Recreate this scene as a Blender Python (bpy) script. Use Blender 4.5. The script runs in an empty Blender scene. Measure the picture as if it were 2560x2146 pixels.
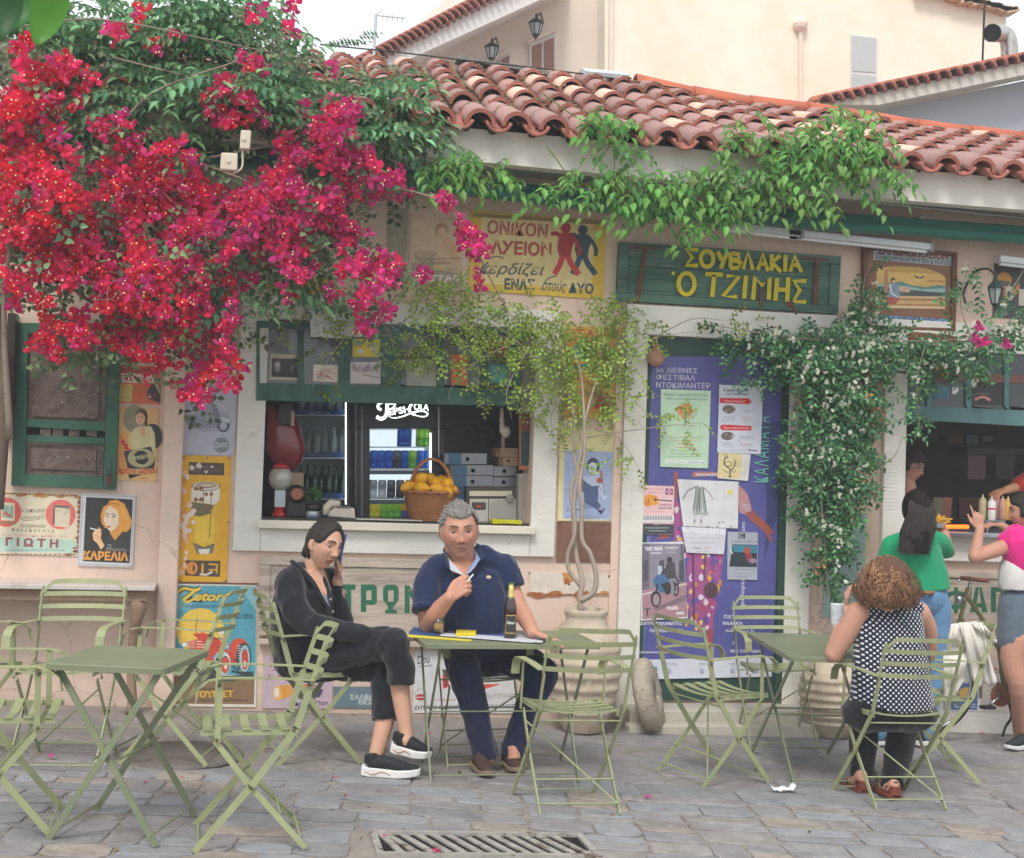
import bpy,bmesh,math,random
import numpy as np
from mathutils import Vector,Matrix,noise as mnoise
from mathutils.geometry import tessellate_polygon
R=math.radians
rnd=random.Random(7)
sc=bpy.context.scene
COL=sc.collection
#camera, light, exposure
PW,PH,FPX=2560.0,2146.0,3413.0
YAW,PITCH,ROLL=.19,.03,.0325
CAM=Vector((0,-8.75,1.55))
_f=Vector((math.sin(YAW)*math.cos(PITCH),math.cos(YAW)*math.cos(PITCH),math.sin(PITCH)))
_r=Vector((math.cos(YAW),-math.sin(YAW),0));_u=_r.cross(_f)
_r2=_r*math.cos(ROLL)+_u*math.sin(ROLL);_u2=-_r*math.sin(ROLL)+_u*math.cos(ROLL)
cam=bpy.data.cameras.new('camera');camo=bpy.data.objects.new('camera',cam);COL.objects.link(camo)
cam.sensor_width=36;cam.lens=FPX/PW*36;cam.clip_end=500;cam.clip_start=.05
camo.matrix_world=Matrix(((_r2.x,_u2.x,-_f.x,CAM.x),(_r2.y,_u2.y,-_f.y,CAM.y),(_r2.z,_u2.z,-_f.z,CAM.z),(0,0,0,1)))
sc.camera=camo
sc.view_settings.view_transform='Standard';sc.view_settings.look='None'
sc.view_settings.exposure=.54;sc.view_settings.gamma=1;sc.view_settings.use_curve_mapping=False
SUN_EL,SUN_AZ=R(52),R(205)
w=bpy.data.worlds.new('World');sc.world=w;w.use_nodes=True
nt=w.node_tree;bg=nt.nodes['Background']
sky=nt.nodes.new('ShaderNodeTexSky');sky.sky_type='NISHITA';sky.sun_disc=False
sky.sun_elevation=SUN_EL;sky.sun_rotation=SUN_AZ;sky.air_density=.7;sky.dust_density=4.5;sky.ozone_density=1.0
hsv=nt.nodes.new('ShaderNodeHueSaturation');hsv.inputs['Saturation'].default_value=.25;hsv.inputs['Value'].default_value=1.0
nt.links.new(sky.outputs[0],hsv.inputs['Color'])
cmix=nt.nodes.new('ShaderNodeMix');cmix.data_type='RGBA';cn=nt.nodes.new('ShaderNodeTexNoise');cn.inputs['Scale'].default_value=2.2;cn.inputs['Detail'].default_value=5
cr=nt.nodes.new('ShaderNodeMapRange');cr.inputs[1].default_value=.3;cr.inputs[2].default_value=.7;cr.inputs[3].default_value=.72;cr.inputs[4].default_value=.92
nt.links.new(cn.outputs[0],cr.inputs[0]);nt.links.new(cr.outputs[0],cmix.inputs[0]);nt.links.new(hsv.outputs[0],cmix.inputs[6]);cmix.inputs[7].default_value=(6.0,6.25,6.5,1)
nt.links.new(cmix.outputs[2],bg.inputs[0]);bg.inputs[1].default_value=.15
sl=bpy.data.lights.new('sun','SUN');so=bpy.data.objects.new('sun',sl);COL.objects.link(so)
sl.energy=1.5;sl.angle=R(14);sl.color=(1,.95,.88)
_sd=Vector((math.sin(SUN_AZ)*math.cos(SUN_EL),math.cos(SUN_AZ)*math.cos(SUN_EL),math.sin(SUN_EL)))
so.rotation_euler=_sd.to_track_quat('Z','Y').to_euler()
so.location=(0,0,12)
#photo pixel -> point of the place
def ray(x,y):return _f*FPX+_r2*(x-PW/2)+_u2*(PH/2-y)
def W(x,y,Y=0.0):
 "point on the vertical plane y=Y seen at source pixel x,y"
 d=ray(x,y);return CAM+d*((Y-CAM.y)/d.y)
GA,GZ=.0314,.002
def gz(x):return GZ-GA*x
def G(x,y,up=0.0):
 "point on the pavement (or `up` metres above it) seen at source pixel"
 d=ray(x,y);t=(GZ+up-GA*CAM.x-CAM.z)/(d.z+GA*d.x);return CAM+d*t
def prj(p):
 v=Vector(p)-CAM;q=v.dot(_f);return PW/2+FPX*v.dot(_r2)/q,PH/2-FPX*v.dot(_u2)/q
K=PW/2100.0
def D(x,y,Y=0.0):return W(x*K,y*K,Y)
def GD(x,y,up=0.0):return G(x*K,y*K,up)
def FR(ox,oy,s):return lambda x,y:(ox+x*s,oy+y*s)
#colours and materials
def lin(h):
 if not isinstance(h,str):return tuple(h)
 o=[]
 for i in(0,2,4):
  v=int(h[i:i+2],16)/255
  o.append(v/12.92 if v<=.04045 else((v+.055)/1.055)**2.4)
 return tuple(o)
MATS={}
def _n(nt,t,**k):
 n=nt.nodes.new(t)
 for a,b in k.items():setattr(n,a,b)
 return n
def M(name,col='808080',rough=.7,metal=0.0,var=.12,vs=6.0,bump=.15,bs=60.0,vcol=False,wear=None,spec=.4,emit=0.0,trans=0.0,coat=0.0,stretch=(1,1,1),subsurf=0.0,sheen=0.0,alpha=1.0,per=0.0,wear2=None,ior=1.45,bdist=.004):
 if name in MATS:return MATS[name]
 m=bpy.data.materials.new(name);m.use_nodes=True;MATS[name]=m
 nt=m.node_tree;L=nt.links.new;b=nt.nodes['Principled BSDF']
 c=lin(col)
 tc=_n(nt,'ShaderNodeTexCoord');mp=_n(nt,'ShaderNodeMapping');L(tc.outputs['Object'],mp.inputs[0]);mp.inputs['Scale'].default_value=stretch
 if vcol:
  at=_n(nt,'ShaderNodeAttribute',attribute_name='Col');src=at.outputs['Color']
  fd=_n(nt,'ShaderNodeMix',data_type='RGBA');fd.inputs[0].default_value=.07;L(src,fd.inputs[6]);fd.inputs[7].default_value=(.42,.40,.38,1);src=fd.outputs[2]
 else:
  rg=_n(nt,'ShaderNodeRGB');rg.outputs[0].default_value=(*c,1);src=rg.outputs[0]
 def mul(src,fac_out,lo,hi):
  mr=_n(nt,'ShaderNodeMapRange');L(fac_out,mr.inputs[0]);mr.inputs[1].default_value=.25;mr.inputs[2].default_value=.75
  mr.inputs[3].default_value=lo;mr.inputs[4].default_value=hi
  mx=_n(nt,'ShaderNodeVectorMath',operation='SCALE');L(src,mx.inputs[0]);L(mr.outputs[0],mx.inputs['Scale']);return mx.outputs[0]
 if var:
  n1=_n(nt,'ShaderNodeTexNoise');n1.inputs['Scale'].default_value=vs;n1.inputs['Detail'].default_value=6;n1.inputs['Roughness'].default_value=.65
  L(mp.outputs[0],n1.inputs[0]);src=mul(src,n1.outputs[0],1-var,1+var)
 if per:
  oi=_n(nt,'ShaderNodeObjectInfo');mr=_n(nt,'ShaderNodeMapRange');L(oi.outputs['Random'],mr.inputs[0]);mr.inputs[3].default_value=1-per;mr.inputs[4].default_value=1+per
  mx=_n(nt,'ShaderNodeVectorMath',operation='SCALE');L(src,mx.inputs[0]);L(mr.outputs[0],mx.inputs['Scale']);src=mx.outputs[0]
 for wv in(wear,wear2):
  if wv:
   wc,th,wsc=wv[:3];soft=wv[3]if len(wv)>3 else .06
   mp2=_n(nt,'ShaderNodeMapping');L(tc.outputs['Object'],mp2.inputs[0]);mp2.inputs['Scale'].default_value=wv[4]if len(wv)>4 else(1,1,1)
   n2=_n(nt,'ShaderNodeTexNoise');n2.inputs['Scale'].default_value=wsc;n2.inputs['Detail'].default_value=8;n2.inputs['Roughness'].default_value=.7
   L(mp2.outputs[0],n2.inputs[0])
   mr=_n(nt,'ShaderNodeMapRange');L(n2.outputs[0],mr.inputs[0]);mr.inputs[1].default_value=th-soft;mr.inputs[2].default_value=th+soft
   mx=_n(nt,'ShaderNodeMix',data_type='RGBA');L(mr.outputs[0],mx.inputs[0]);L(src,mx.inputs[6]);mx.inputs[7].default_value=(*lin(wc),1);src=mx.outputs[2]
 L(src,b.inputs['Base Color'])
 b.inputs['Roughness'].default_value=rough;b.inputs['Metallic'].default_value=metal
 b.inputs['Specular IOR Level'].default_value=spec;b.inputs['Coat Weight'].default_value=coat
 b.inputs['Transmission Weight'].default_value=trans;b.inputs['IOR'].default_value=ior
 b.inputs['Alpha'].default_value=alpha;b.inputs['Sheen Weight'].default_value=sheen
 if subsurf:b.inputs['Subsurface Weight'].default_value=subsurf;b.inputs['Subsurface Radius'].default_value=(.012,.004,.002);b.inputs['Subsurface Scale'].default_value=1
 if emit:L(src,b.inputs['Emission Color']);b.inputs['Emission Strength'].default_value=emit
 if bump:
  n3=_n(nt,'ShaderNodeTexNoise');n3.inputs['Scale'].default_value=bs;n3.inputs['Detail'].default_value=5;L(mp.outputs[0],n3.inputs[0])
  bp=_n(nt,'ShaderNodeBump');bp.inputs['Strength'].default_value=bump;bp.inputs['Distance'].default_value=bdist;L(n3.outputs[0],bp.inputs['Height']);L(bp.outputs[0],b.inputs['Normal'])
 return m
def leafmat(name,col,tr=.35,rough=.45,per=.35,hue=0.04):
 "thin leaf: diffuse + translucent, colour varies leaf by leaf through the vertex colour and the object"
 if name in MATS:return MATS[name]
 m=bpy.data.materials.new(name);m.use_nodes=True;MATS[name]=m
 nt=m.node_tree;L=nt.links.new;b=nt.nodes['Principled BSDF'];out=nt.nodes['Material Output']
 at=_n(nt,'ShaderNodeAttribute',attribute_name='Col')
 oi=_n(nt,'ShaderNodeObjectInfo')
 hs=_n(nt,'ShaderNodeHueSaturation');L(at.outputs['Color'],hs.inputs['Color'])
 m1=_n(nt,'ShaderNodeMapRange');L(oi.outputs['Random'],m1.inputs[0]);m1.inputs[3].default_value=.5-hue;m1.inputs[4].default_value=.5+hue;L(m1.outputs[0],hs.inputs['Hue'])
 m2=_n(nt,'ShaderNodeMapRange');L(oi.outputs['Random'],m2.inputs[0]);m2.inputs[3].default_value=1-per;m2.inputs[4].default_value=1+per;L(m2.outputs[0],hs.inputs['Value'])
 L(hs.outputs[0],b.inputs['Base Color']);b.inputs['Roughness'].default_value=rough;b.inputs['Specular IOR Level'].default_value=.35
 t=_n(nt,'ShaderNodeBsdfTranslucent');L(hs.outputs[0],t.inputs[0])
 mx=_n(nt,'ShaderNodeMixShader');mx.inputs[0].default_value=tr;L(b.outputs[0],mx.inputs[1]);L(t.outputs[0],mx.inputs[2]);L(mx.outputs[0],out.inputs[0])
 return m
#objects
def wloc(o):
 p=Vector((0,0,0))
 while o:p+=o.location;o=o.parent
 return p
def tag(o,label=None,cat=None,group=None,kind=None):
 if label:o['label']=label
 if cat:o['category']=cat
 if group:o['group']=group
 if kind:o['kind']=kind
 return o
def thing(name,label,cat,loc=(0,0,0),group=None):
 o=bpy.data.objects.new(name,None);COL.objects.link(o);o.location=loc;o.empty_display_size=.1
 return tag(o,label,cat,group)
class MB:
 def __init__(s):s.v=[];s.f=[];s.m=[];s.c=[];s.hascol=False
 def add(s,vs,fs,mi=0,col=None):
  n=len(s.v);s.v+=[tuple(v)for v in vs];s.f+=[tuple(i+n for i in f)for f in fs]
  s.m+=[mi]*len(fs)
  if col is not None:s.hascol=True
  s.c+=[lin(col)if col is not None else(.5,.5,.5)]*len(fs)
  return s
 def box(s,c,size,rot=None,mi=0,col=None,taper=1.0):
  c=Vector(c);h=Vector(size)/2;vs=[]
  for z in(-1,1):
   k=taper if z>0 else 1
   for x,y in((-1,-1),(1,-1),(1,1),(-1,1)):
    v=Vector((x*h.x*k,y*h.y*k,z*h.z));vs.append(c+(rot@v if rot else v))
  return s.add(vs,[(3,2,1,0),(4,5,6,7),(0,1,5,4),(1,2,6,5),(2,3,7,6),(3,0,4,7)],mi,col)
 def bx(s,x0,x1,y0,y1,z0,z1,mi=0,col=None):
  return s.box(((x0+x1)/2,(y0+y1)/2,(z0+z1)/2),(abs(x1-x0),abs(y1-y0),abs(z1-z0)),None,mi,col)
 def beam(s,a,b,w,h,up=(0,0,1),mi=0,col=None):
  a=Vector(a);b=Vector(b);d=b-a;L=d.length
  if L<1e-6:return s
  d.normalize();up=Vector(up);x=d.cross(up)
  if x.length<1e-4:x=d.cross(Vector((0,1,0)))
  x.normalize();z=x.cross(d)
  return s.box((a+b)/2,(w,L,h),Matrix((x,d,z)).transposed(),mi,col)
 def ring(s,pts,frames,rad,seg,mi,col,caps=True):
  vs=[]
  for p,(x,y),r in zip(pts,frames,rad):
   ra,rb=r if isinstance(r,(tuple,list))else(r,r)
   for k in range(seg):
    a=2*math.pi*k/seg;vs.append(p+x*(math.cos(a)*ra)+y*(math.sin(a)*rb))
  fs=[];n=len(pts)
  for i in range(n-1):
   for k in range(seg):
    k2=(k+1)%seg;fs.append((i*seg+k,i*seg+k2,(i+1)*seg+k2,(i+1)*seg+k))
  if caps:fs.append(tuple(range(seg-1,-1,-1)));fs.append(tuple((n-1)*seg+k for k in range(seg)))
  return s.add(vs,fs,mi,col)
 def tube(s,pts,rad,seg=8,mi=0,col=None,up=None,caps=True):
  pts=[Vector(p)for p in pts];n=len(pts)
  if not isinstance(rad,list):rad=[rad]*n
  if len(rad)!=n and not isinstance(rad[0],tuple):rad=[float(q)for q in np.interp(np.linspace(0,1,n),np.linspace(0,1,len(rad)),rad)]
  fr=[];px=None
  for i in range(n):
   t=(pts[min(i+1,n-1)]-pts[max(i-1,0)]).normalized()
   if px is None:
    u=Vector(up)if up else(Vector((0,0,1))if abs(t.z)<.9 else Vector((0,1,0)))
    px=t.cross(u).normalized()
   else:
    px=(px-t*px.dot(t));px=px.normalized()if px.length>1e-5 else t.orthogonal().normalized()
   fr.append((px,t.cross(px)))
  return s.ring(pts,fr,rad,seg,mi,col,caps)
 def lathe(s,prof,seg=24,c=(0,0,0),mi=0,col=None,axis=None,ell=(1,1)):
  "prof: (radius, height) list"
  c=Vector(c);Rm=axis if axis else Matrix.Identity(3);vs=[]
  for r,z in prof:
   for k in range(seg):
    a=2*math.pi*k/seg;vs.append(c+Rm@Vector((math.cos(a)*r*ell[0],math.sin(a)*r*ell[1],z)))
  fs=[]
  for i in range(len(prof)-1):
   for k in range(seg):
    k2=(k+1)%seg;fs.append((i*seg+k,i*seg+k2,(i+1)*seg+k2,(i+1)*seg+k))
  if prof[0][0]>1e-4:fs.append(tuple(range(seg-1,-1,-1)))
  if prof[-1][0]>1e-4:fs.append(tuple((len(prof)-1)*seg+k for k in range(seg)))
  return s.add(vs,fs,mi,col)
 def ball(s,c,r,seg=12,rings=8,mi=0,col=None,rot=None):
  if not isinstance(r,(tuple,list,Vector)):r=(r,r,r)
  vs=[];c=Vector(c)
  for i in range(rings+1):
   t=math.pi*i/rings
   for k in range(seg):
    a=2*math.pi*k/seg;v=Vector((math.sin(t)*math.cos(a)*r[0],math.sin(t)*math.sin(a)*r[1],-math.cos(t)*r[2]));vs.append(c+(rot@v if rot else v))
  fs=[]
  for i in range(rings):
   for k in range(seg):
    k2=(k+1)%seg;fs.append((i*seg+k,i*seg+k2,(i+1)*seg+k2,(i+1)*seg+k))
  return s.add(vs,fs,mi,col)
 def slab(s,quad,n,t,mi=0,col=None):
  "polygon of world points extruded by t along n"
  q=[Vector(p)for p in quad];n=Vector(n).normalized()*t;k=len(q)
  vs=q+[p+n for p in q]
  return s.add(vs,[tuple(range(k-1,-1,-1)),tuple(range(k,2*k))]+[(i,(i+1)%k,(i+1)%k+k,i+k)for i in range(k)],mi,col)
 def mesh(s,name,mats,smooth=False,off=(0,0,0)):
  me=bpy.data.meshes.new(name);off=Vector(off)
  V=np.array(s.v,dtype=np.float64).reshape(-1,3)-np.array(off)
  me.from_pydata(V.tolist(),[],s.f)
  for m in(mats if isinstance(mats,(list,tuple))else[mats]):me.materials.append(m)
  if any(s.m):me.polygons.foreach_set('material_index',s.m)
  if smooth:me.polygons.foreach_set('use_smooth',[True]*len(s.f))
  if s.hascol:
   ca=me.color_attributes.new('Col','FLOAT_COLOR','CORNER')
   cs=np.ones((len(me.loops),4));ln=np.array([len(f)for f in s.f]);cs[:,:3]=np.repeat(np.array(s.c),ln,axis=0)
   ca.data.foreach_set('color',cs.ravel())
  bm=bmesh.new();bm.from_mesh(me);bmesh.ops.recalc_face_normals(bm,faces=bm.faces);bm.to_mesh(me);bm.free()
  me.update();return me
 def build(s,name,mats,parent=None,smooth=False,bevel=0.0,kind=None,label=None,cat=None,group=None,angle=None):
  if not s.v:return None
  if parent is None:
   V=np.array(s.v);lo,hi=V.min(0),V.max(0);loc=Vector(((lo[0]+hi[0])/2,(lo[1]+hi[1])/2,lo[2]));off=loc
  else:loc=Vector((0,0,0));off=wloc(parent)
  me=s.mesh(name,mats,smooth,off)
  o=bpy.data.objects.new(name,me);COL.objects.link(o);o.location=loc
  if parent:o.parent=parent
  if bevel:
   b=o.modifiers.new('bevel','BEVEL');b.width=bevel;b.segments=2;b.limit_method='ANGLE';b.angle_limit=R(40)
  return tag(o,label,cat,group,kind)
def copy_tree(o,parent=None):
 c=o.copy();COL.objects.link(c);c.parent=parent
 for ch in list(o.children):copy_tree(ch,c)
 return c
def inst(name,me,parent,loc,rot=None,scale=1.0):
 "one piece sharing a mesh; rot: 3x3 matrix"
 o=bpy.data.objects.new(name,me);COL.objects.link(o);o.parent=parent
 m=(rot.to_4x4()if rot else Matrix.Identity(4));m=m@(Matrix.Diagonal((*scale,1))if isinstance(scale,(tuple,Vector))else Matrix.Scale(scale,4))
 m.translation=Vector(loc)-wloc(parent);o.matrix_local=m;return o
def bez(pts,n=24):
 "Catmull-Rom through points"
 P=[Vector(p)for p in pts];P=[P[0]*2-P[1]]+P+[P[-1]*2-P[-2]];out=[]
 segs=len(P)-3;per=max(1,n//segs)
 for i in range(segs):
  a,b,c,d=P[i:i+4]
  for k in range(per):
   t=k/per;out.append(.5*((2*b)+(-a+c)*t+(2*a-5*b+4*c-d)*t*t+(-a+3*b-3*c+d)*t**3))
 out.append(P[-2]);return out
#flat print (signs, posters): shapes and lettering drawn on a
_TC={}
def text_mesh(s,bold=0.0,shear=0.0,space=1.0):
 k=(s,bold,shear,space)
 if k in _TC:return _TC[k]
 cu=bpy.data.curves.new('t','FONT');cu.body=s;cu.offset=bold;cu.shear=shear;cu.space_character=space;cu.resolution_u=3;cu.size=1
 o=bpy.data.objects.new('t',cu);COL.objects.link(o)
 dg=bpy.context.evaluated_depsgraph_get();me=o.evaluated_get(dg).to_mesh()
 vs=[v.co.copy()for v in me.vertices];fs=[tuple(p.vertices)for p in me.polygons]
 o.to_mesh_clear()if hasattr(o,'to_mesh_clear')else None
 bpy.data.objects.remove(o);bpy.data.curves.remove(cu)
 if vs:
  x0=min(v.x for v in vs);x1=max(v.x for v in vs)
  cap=.72
  vs=[((v.x-x0)/max(1e-6,x1-x0),v.y/cap)for v in vs]
 _TC[k]=(vs,fs);return _TC[k]
class Art:
 "print collected in pixel coordinates of a frame, then laid on the plane by `put` (pixel->world point) with a tiny step per layer"
 def __init__(s,fr,Y=0.0,step=.00004,put=None):
  s.fr=fr;s.Y=Y;s.step=step;s.mb=MB();s.k=1;s.pt=put or(lambda x,y,off:W(x,y,s.Y-off))
 def _w(s,x,y,off):return s.pt(*s.fr(x,y),off)
 def poly(s,pts,col,adv=True):
  off=s.k*s.step
  vs=[s._w(x,y,off)for x,y in pts]
  tr=tessellate_polygon([[Vector((x,y,0))for x,y in pts]])
  s.mb.add(vs,[tuple(t)for t in tr],0,col)
  if adv:s.k+=1
  return s
 def rect(s,x0,y0,x1,y1,col):return s.poly([(x0,y0),(x1,y0),(x1,y1),(x0,y1)],col)
 def ell(s,cx,cy,rx,ry,col,n=24,a0=0,a1=360,rot=0):
  c,d=math.cos(R(rot)),math.sin(R(rot));P=[]
  full=(a1-a0)>=360
  for i in range(n if full else n+1):
   a=R(a0+(a1-a0)*i/n);x,y=rx*math.cos(a),ry*math.sin(a);P.append((cx+x*c-y*d,cy+x*d+y*c))
  return s.poly(P,col)
 def arc(s,cx,cy,rx,ry,wd,col,a0=0,a1=360,n=28):
  return s.line([(cx+rx*math.cos(R(a0+(a1-a0)*i/n)),cy+ry*math.sin(R(a0+(a1-a0)*i/n)))for i in range(n+1)],wd,col)
 def line(s,pts,wd,col,smooth=False,adv=True,taper=False):
  if smooth:pts=[(p.x,p.y)for p in bez([Vector((x,y,0))for x,y in pts],8*len(pts))]
  off=s.k*s.step;n=len(pts);L=[];Rr=[]
  for i in range(n):
   a=Vector(pts[max(i-1,0)]);b=Vector(pts[min(i+1,n-1)]);d=(b-a)
   d=d.normalized()if d.length>1e-6 else Vector((1,0));q=Vector((-d.y,d.x))*wd/2
   if taper:q*=.25+.75*math.sin(math.pi*(i+.5)/n)
   p=Vector(pts[i]);L.append(p+q);Rr.append(p-q)
  vs=[s._w(p.x,p.y,off)for p in L+Rr]
  s.mb.add(vs,[(i,i+1,n+i+1,n+i)for i in range(n-1)],0,col)
  if adv:s.k+=1
  return s
 def text(s,t,p0,p1,h,col,bold=0.02,shear=0.0,space=1.0,outline=None):
  p0=Vector(p0);p1=Vector(p1);d=p1-p0;up=Vector((d.y,-d.x)).normalized()*h
  for cc,bb in(((outline,bold+.045),(col,bold))if outline else((col,bold),)):
   vs,fs=text_mesh(t,bb,shear,space);off=s.k*s.step
   w_=[]
   for u,v in vs:
    p=p0+d*u+up*v;w_.append(s._w(p.x,p.y,off))
   s.mb.add(w_,fs,0,cc);s.k+=1
  return s
 def scribble(s,x0,y0,x1,y1,rows,col,wd=3,seed=0,fill=.9):
  "unreadable small print: broken strokes"
  r=random.Random(seed+int(x0)*7+int(y0));off=s.k*s.step
  for i in range(rows):
   y=y0+(y1-y0)*(i+.5)/rows;x=x0+(x1-x0)*r.uniform(0,.06)
   while x<x1-(x1-x0)*r.uniform(0,.12):
    l=wd*r.uniform(1.5,4.5)
    q=[(x,y-wd*.5),(min(x+l,x1),y-wd*.5),(min(x+l,x1),y+wd*.5),(x,y+wd*.5)]
    s.mb.add([s._w(a,b,off)for a,b in q],[(0,1,2,3)],0,col);x+=l+wd*r.uniform(.5,1.2)
  s.k+=1;return s
 def blotch(s,cx,cy,r0,col,n=14,seed=0,sy=1.0):
  r=random.Random(seed);return s.poly([(cx+r0*r.uniform(.55,1.15)*math.cos(2*math.pi*i/n),cy+sy*r0*r.uniform(.55,1.15)*math.sin(2*math.pi*i/n))for i in range(n)],col)
PRINT=M('print',vcol=True,rough=.55,var=.13,vs=16,bump=.1,bs=30,spec=.3,wear=('b9ad9c',.70,60,.05))
PRINTW=M('print_worn',vcol=True,rough=.6,var=.14,vs=14,bump=.12,wear=('c9b9a0',.68,22,.05),wear2=('8a5a35',.74,11,.03),spec=.3)
def sign(name,label,cat,fr,quad,col,draw=None,th=.006,Y=0.0,mat=None,lift=.003,edge=None,group=None,parent=None,dname='printed_design',bev=.0008):
 "a board or sheet hung at its real place: quad in frame pixels (tl,tr,br,bl)"
 Pf=[W(*fr(x,y),Y-lift-th)for x,y in quad]
 loc=sum((Vector(p)for p in Pf),Vector())/4
 if parent is None:t=thing(name,label,cat,(loc.x,Y,min(p.z for p in Pf)),group)
 else:
  t=parent
 b=MB();b.slab(Pf,(0,1,0),th,0,edge or col)
 nm='board' if parent is None else name
 bo=b.build(nm,mat or PRINT,t)
 if draw:
  a=Art(fr,Y-lift-th);draw(a)
  a.mb.build(dname,mat or PRINT,t if parent is None else bo)
 return t
#pavement: one big bed sheet and stone slabs
def struct(mb,name,mat,**k):return tag(mb.build(name,mat,**k),kind='structure')
M('joint','8a837c',rough=.95,var=.25,vs=9,bump=.5,bs=120)
b=MB()
xs=[-60,-12,-6,-3,0,3,6,9,14,60];ys=[-60,-20,-9,-4,0,4,60]
vs=[(x,y,gz(max(-14,min(16,x)))-.009)for y in ys for x in xs]
nx=len(xs);b.add(vs,[(j*nx+i,j*nx+i+1,(j+1)*nx+i+1,(j+1)*nx+i)for j in range(len(ys)-1)for i in range(nx-1)])
pave=struct(b,'pavement',MATS['joint'])
slabm=[]
for i,(c_,wr)in enumerate((('8d8a8b','7f7b7b'),('888a8e','949294'),('8f8a87','7f7a76'),('828184','8d898a'),('958c84','867e78'))):
 slabm.append(M('paving_slab_%d'%i,c_,rough=.66,var=.26,vs=11,bump=.8,bs=70,wear=(wr,.55,5,.08),wear2=('b4aea4',.66,16,.04),bdist=.006,spec=.45,per=.10))
DR=[GD(765,1712),GD(1180,1712),GD(1240,1752),GD(800,1757)]
drx0,drx1=DR[3].x-.02,DR[2].x-.05
dry0,dry1=DR[2].y-.01,DR[0].y+.03
slabs=[]
ang=R(-8);ca,sa=math.cos(ang),math.sin(ang)
rs=random.Random(3)
def split_(x0,y0,x1,y1,out,dep=0):
 "irregular ashlar: split courses at random until the stones have their size"
 cy=(y0+y1)/2;big=1.0 if cy<-1.9 else 1.5 if cy<-1.0 else 1.9
 w_,h_=x1-x0,y1-y0
 if(w_<.40*big and h_<.24*big)or(w_*h_<.055*big*big and rs.random()<.75 and w_<.5*big and h_<.3*big):out.append((x0,y0,x1,y1));return
 if w_/h_>rs.uniform(1.2,2.4):
  t=x0+w_*rs.uniform(.36,.64);split_(x0,y0,t,y1,out,dep+1);split_(t,y0,x1,y1,out,dep+1)
 else:
  t=y0+h_*rs.uniform(.36,.64);split_(x0,y0,x1,t,out,dep+1);split_(x0,t,x1,y1,out,dep+1)
cells_=[];split_(-4.6,-6.4,9.8,2.4,cells_)
for(x0,y0,x1,y1)in cells_:
 g=.0065 if(y0+y1)/2<-1.9 else .003
 j=lambda a=.012:rs.uniform(-a,a)
 P=[(x0+g+j(),y0+g+j()),(x1-g+j(),y0+g+j()),(x1-g+j(),y1-g+j()),(x0+g+j(),y1-g+j())]
 P=[(a*ca-c*sa,a*sa+c*ca+.10*math.sin(a*.9+1.2)+.03*math.sin(a*2.3))for a,c in P]
 cx=sum(p[0]for p in P)/4;cy=sum(p[1]for p in P)/4
 if-5.6<cy<-.02 and not(drx0-.1<cx<drx1+.1 and dry0-.1<cy<dry1+.1)and all(p[1]<-.01 for p in P):
  q=prj((cx,cy,gz(cx)))
  if-250<q[0]<PW+250 and q[1]<PH+260:slabs.append(((x1-x0)*(y1-y0)/(Vector((cx,cy,0))-CAM).length**3,P,cx,cy,x1-x0))
slabs.sort(key=lambda s:-s[0])
def slab_geo(b,P,cx,cy,mi=0,tilt=None):
 z0=[gz(p[0])+((tilt or 0)if cy<-1.8 else-.006)+rs.uniform(-.002,.002)for p in P]
 n=4;out=[];inn=[]
 pts=[]
 for i in range(4):
  a,c=Vector(P[i]),Vector(P[(i+1)%4]);z=z0[i];z2=z0[(i+1)%4]
  t=rs.uniform(.12,.2)
  pts.append((*(a.lerp(c,t)),z*(1-t)+z2*t));t=1-rs.uniform(.12,.2);pts.append((*(a.lerp(c,t)),z*(1-t)+z2*t))
 k=8;C=Vector((cx,cy))
 top=[(*(C+(Vector(p[:2])-C)*.93),p[2])for p in pts];mid=[(*p[:2],p[2]-.003)for p in pts];bot=[(*p[:2],p[2]-.03)for p in pts]
 b.add(top+mid+bot,[tuple(range(k))]+[(i,(i+1)%k,(i+1)%k+k,i+k)for i in range(k)]+[(i+k,(i+1)%k+k,(i+1)%k+2*k,i+2*k)for i in range(k)],mi)
rest=MB()
for n,(s_,P,cx,cy,wd)in enumerate(slabs):
 ti=rs.uniform(-.003,.003)
 mi=rs.choice([0,0,1,1,2,3,3,4]if cy<-1.8 else[0,2,2,3,0,0])
 if n<300:
  b=MB();slab_geo(b,P,cx,cy,0,ti);b.build('paving_slab',slabm[mi],pave,smooth=False)
 else:slab_geo(rest,P,cx,cy,mi,ti)
r_=rest.build('paving_slabs',slabm,pave)
if r_:tag(r_,kind='stuff')
M('drain_iron','a09d97',rough=.6,metal=.1,var=.3,vs=20,bump=.4,wear=('5b4636',.6,14),wear2=('9b9486',.62,30))
M('drain_dark','15130f',rough=.9,var=0,bump=0)
zc=lambda x:gz(x)
dr=thing('drain_grate','long iron drain grate with slanting slots set in the paving','drain',((drx0+drx1)/2,dry0,gz(0)))
b=MB();b.slab([(drx0,dry0,gz(drx0)-.03),(drx1,dry0,gz(drx1)-.03),(drx1,dry1,gz(drx1)-.03),(drx0,dry1,gz(drx0)-.03)],(0,0,1),.022);b.build('pit_shade',MATS['drain_dark'],dr)  # shallow near-black sheet, its colour standing in for the shaded depth
b=MB();
for(x0,x1,y0,y1)in((drx0-.03,drx1+.03,dry0-.03,dry0),(drx0-.03,drx1+.03,dry1,dry1+.03)):
 b.slab([(x0,y0,gz(x0)-.03),(x1,y0,gz(x1)-.03),(x1,y1,gz(x1)-.03),(x0,y1,gz(x0)-.03)],(0,0,1),.035)
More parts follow.
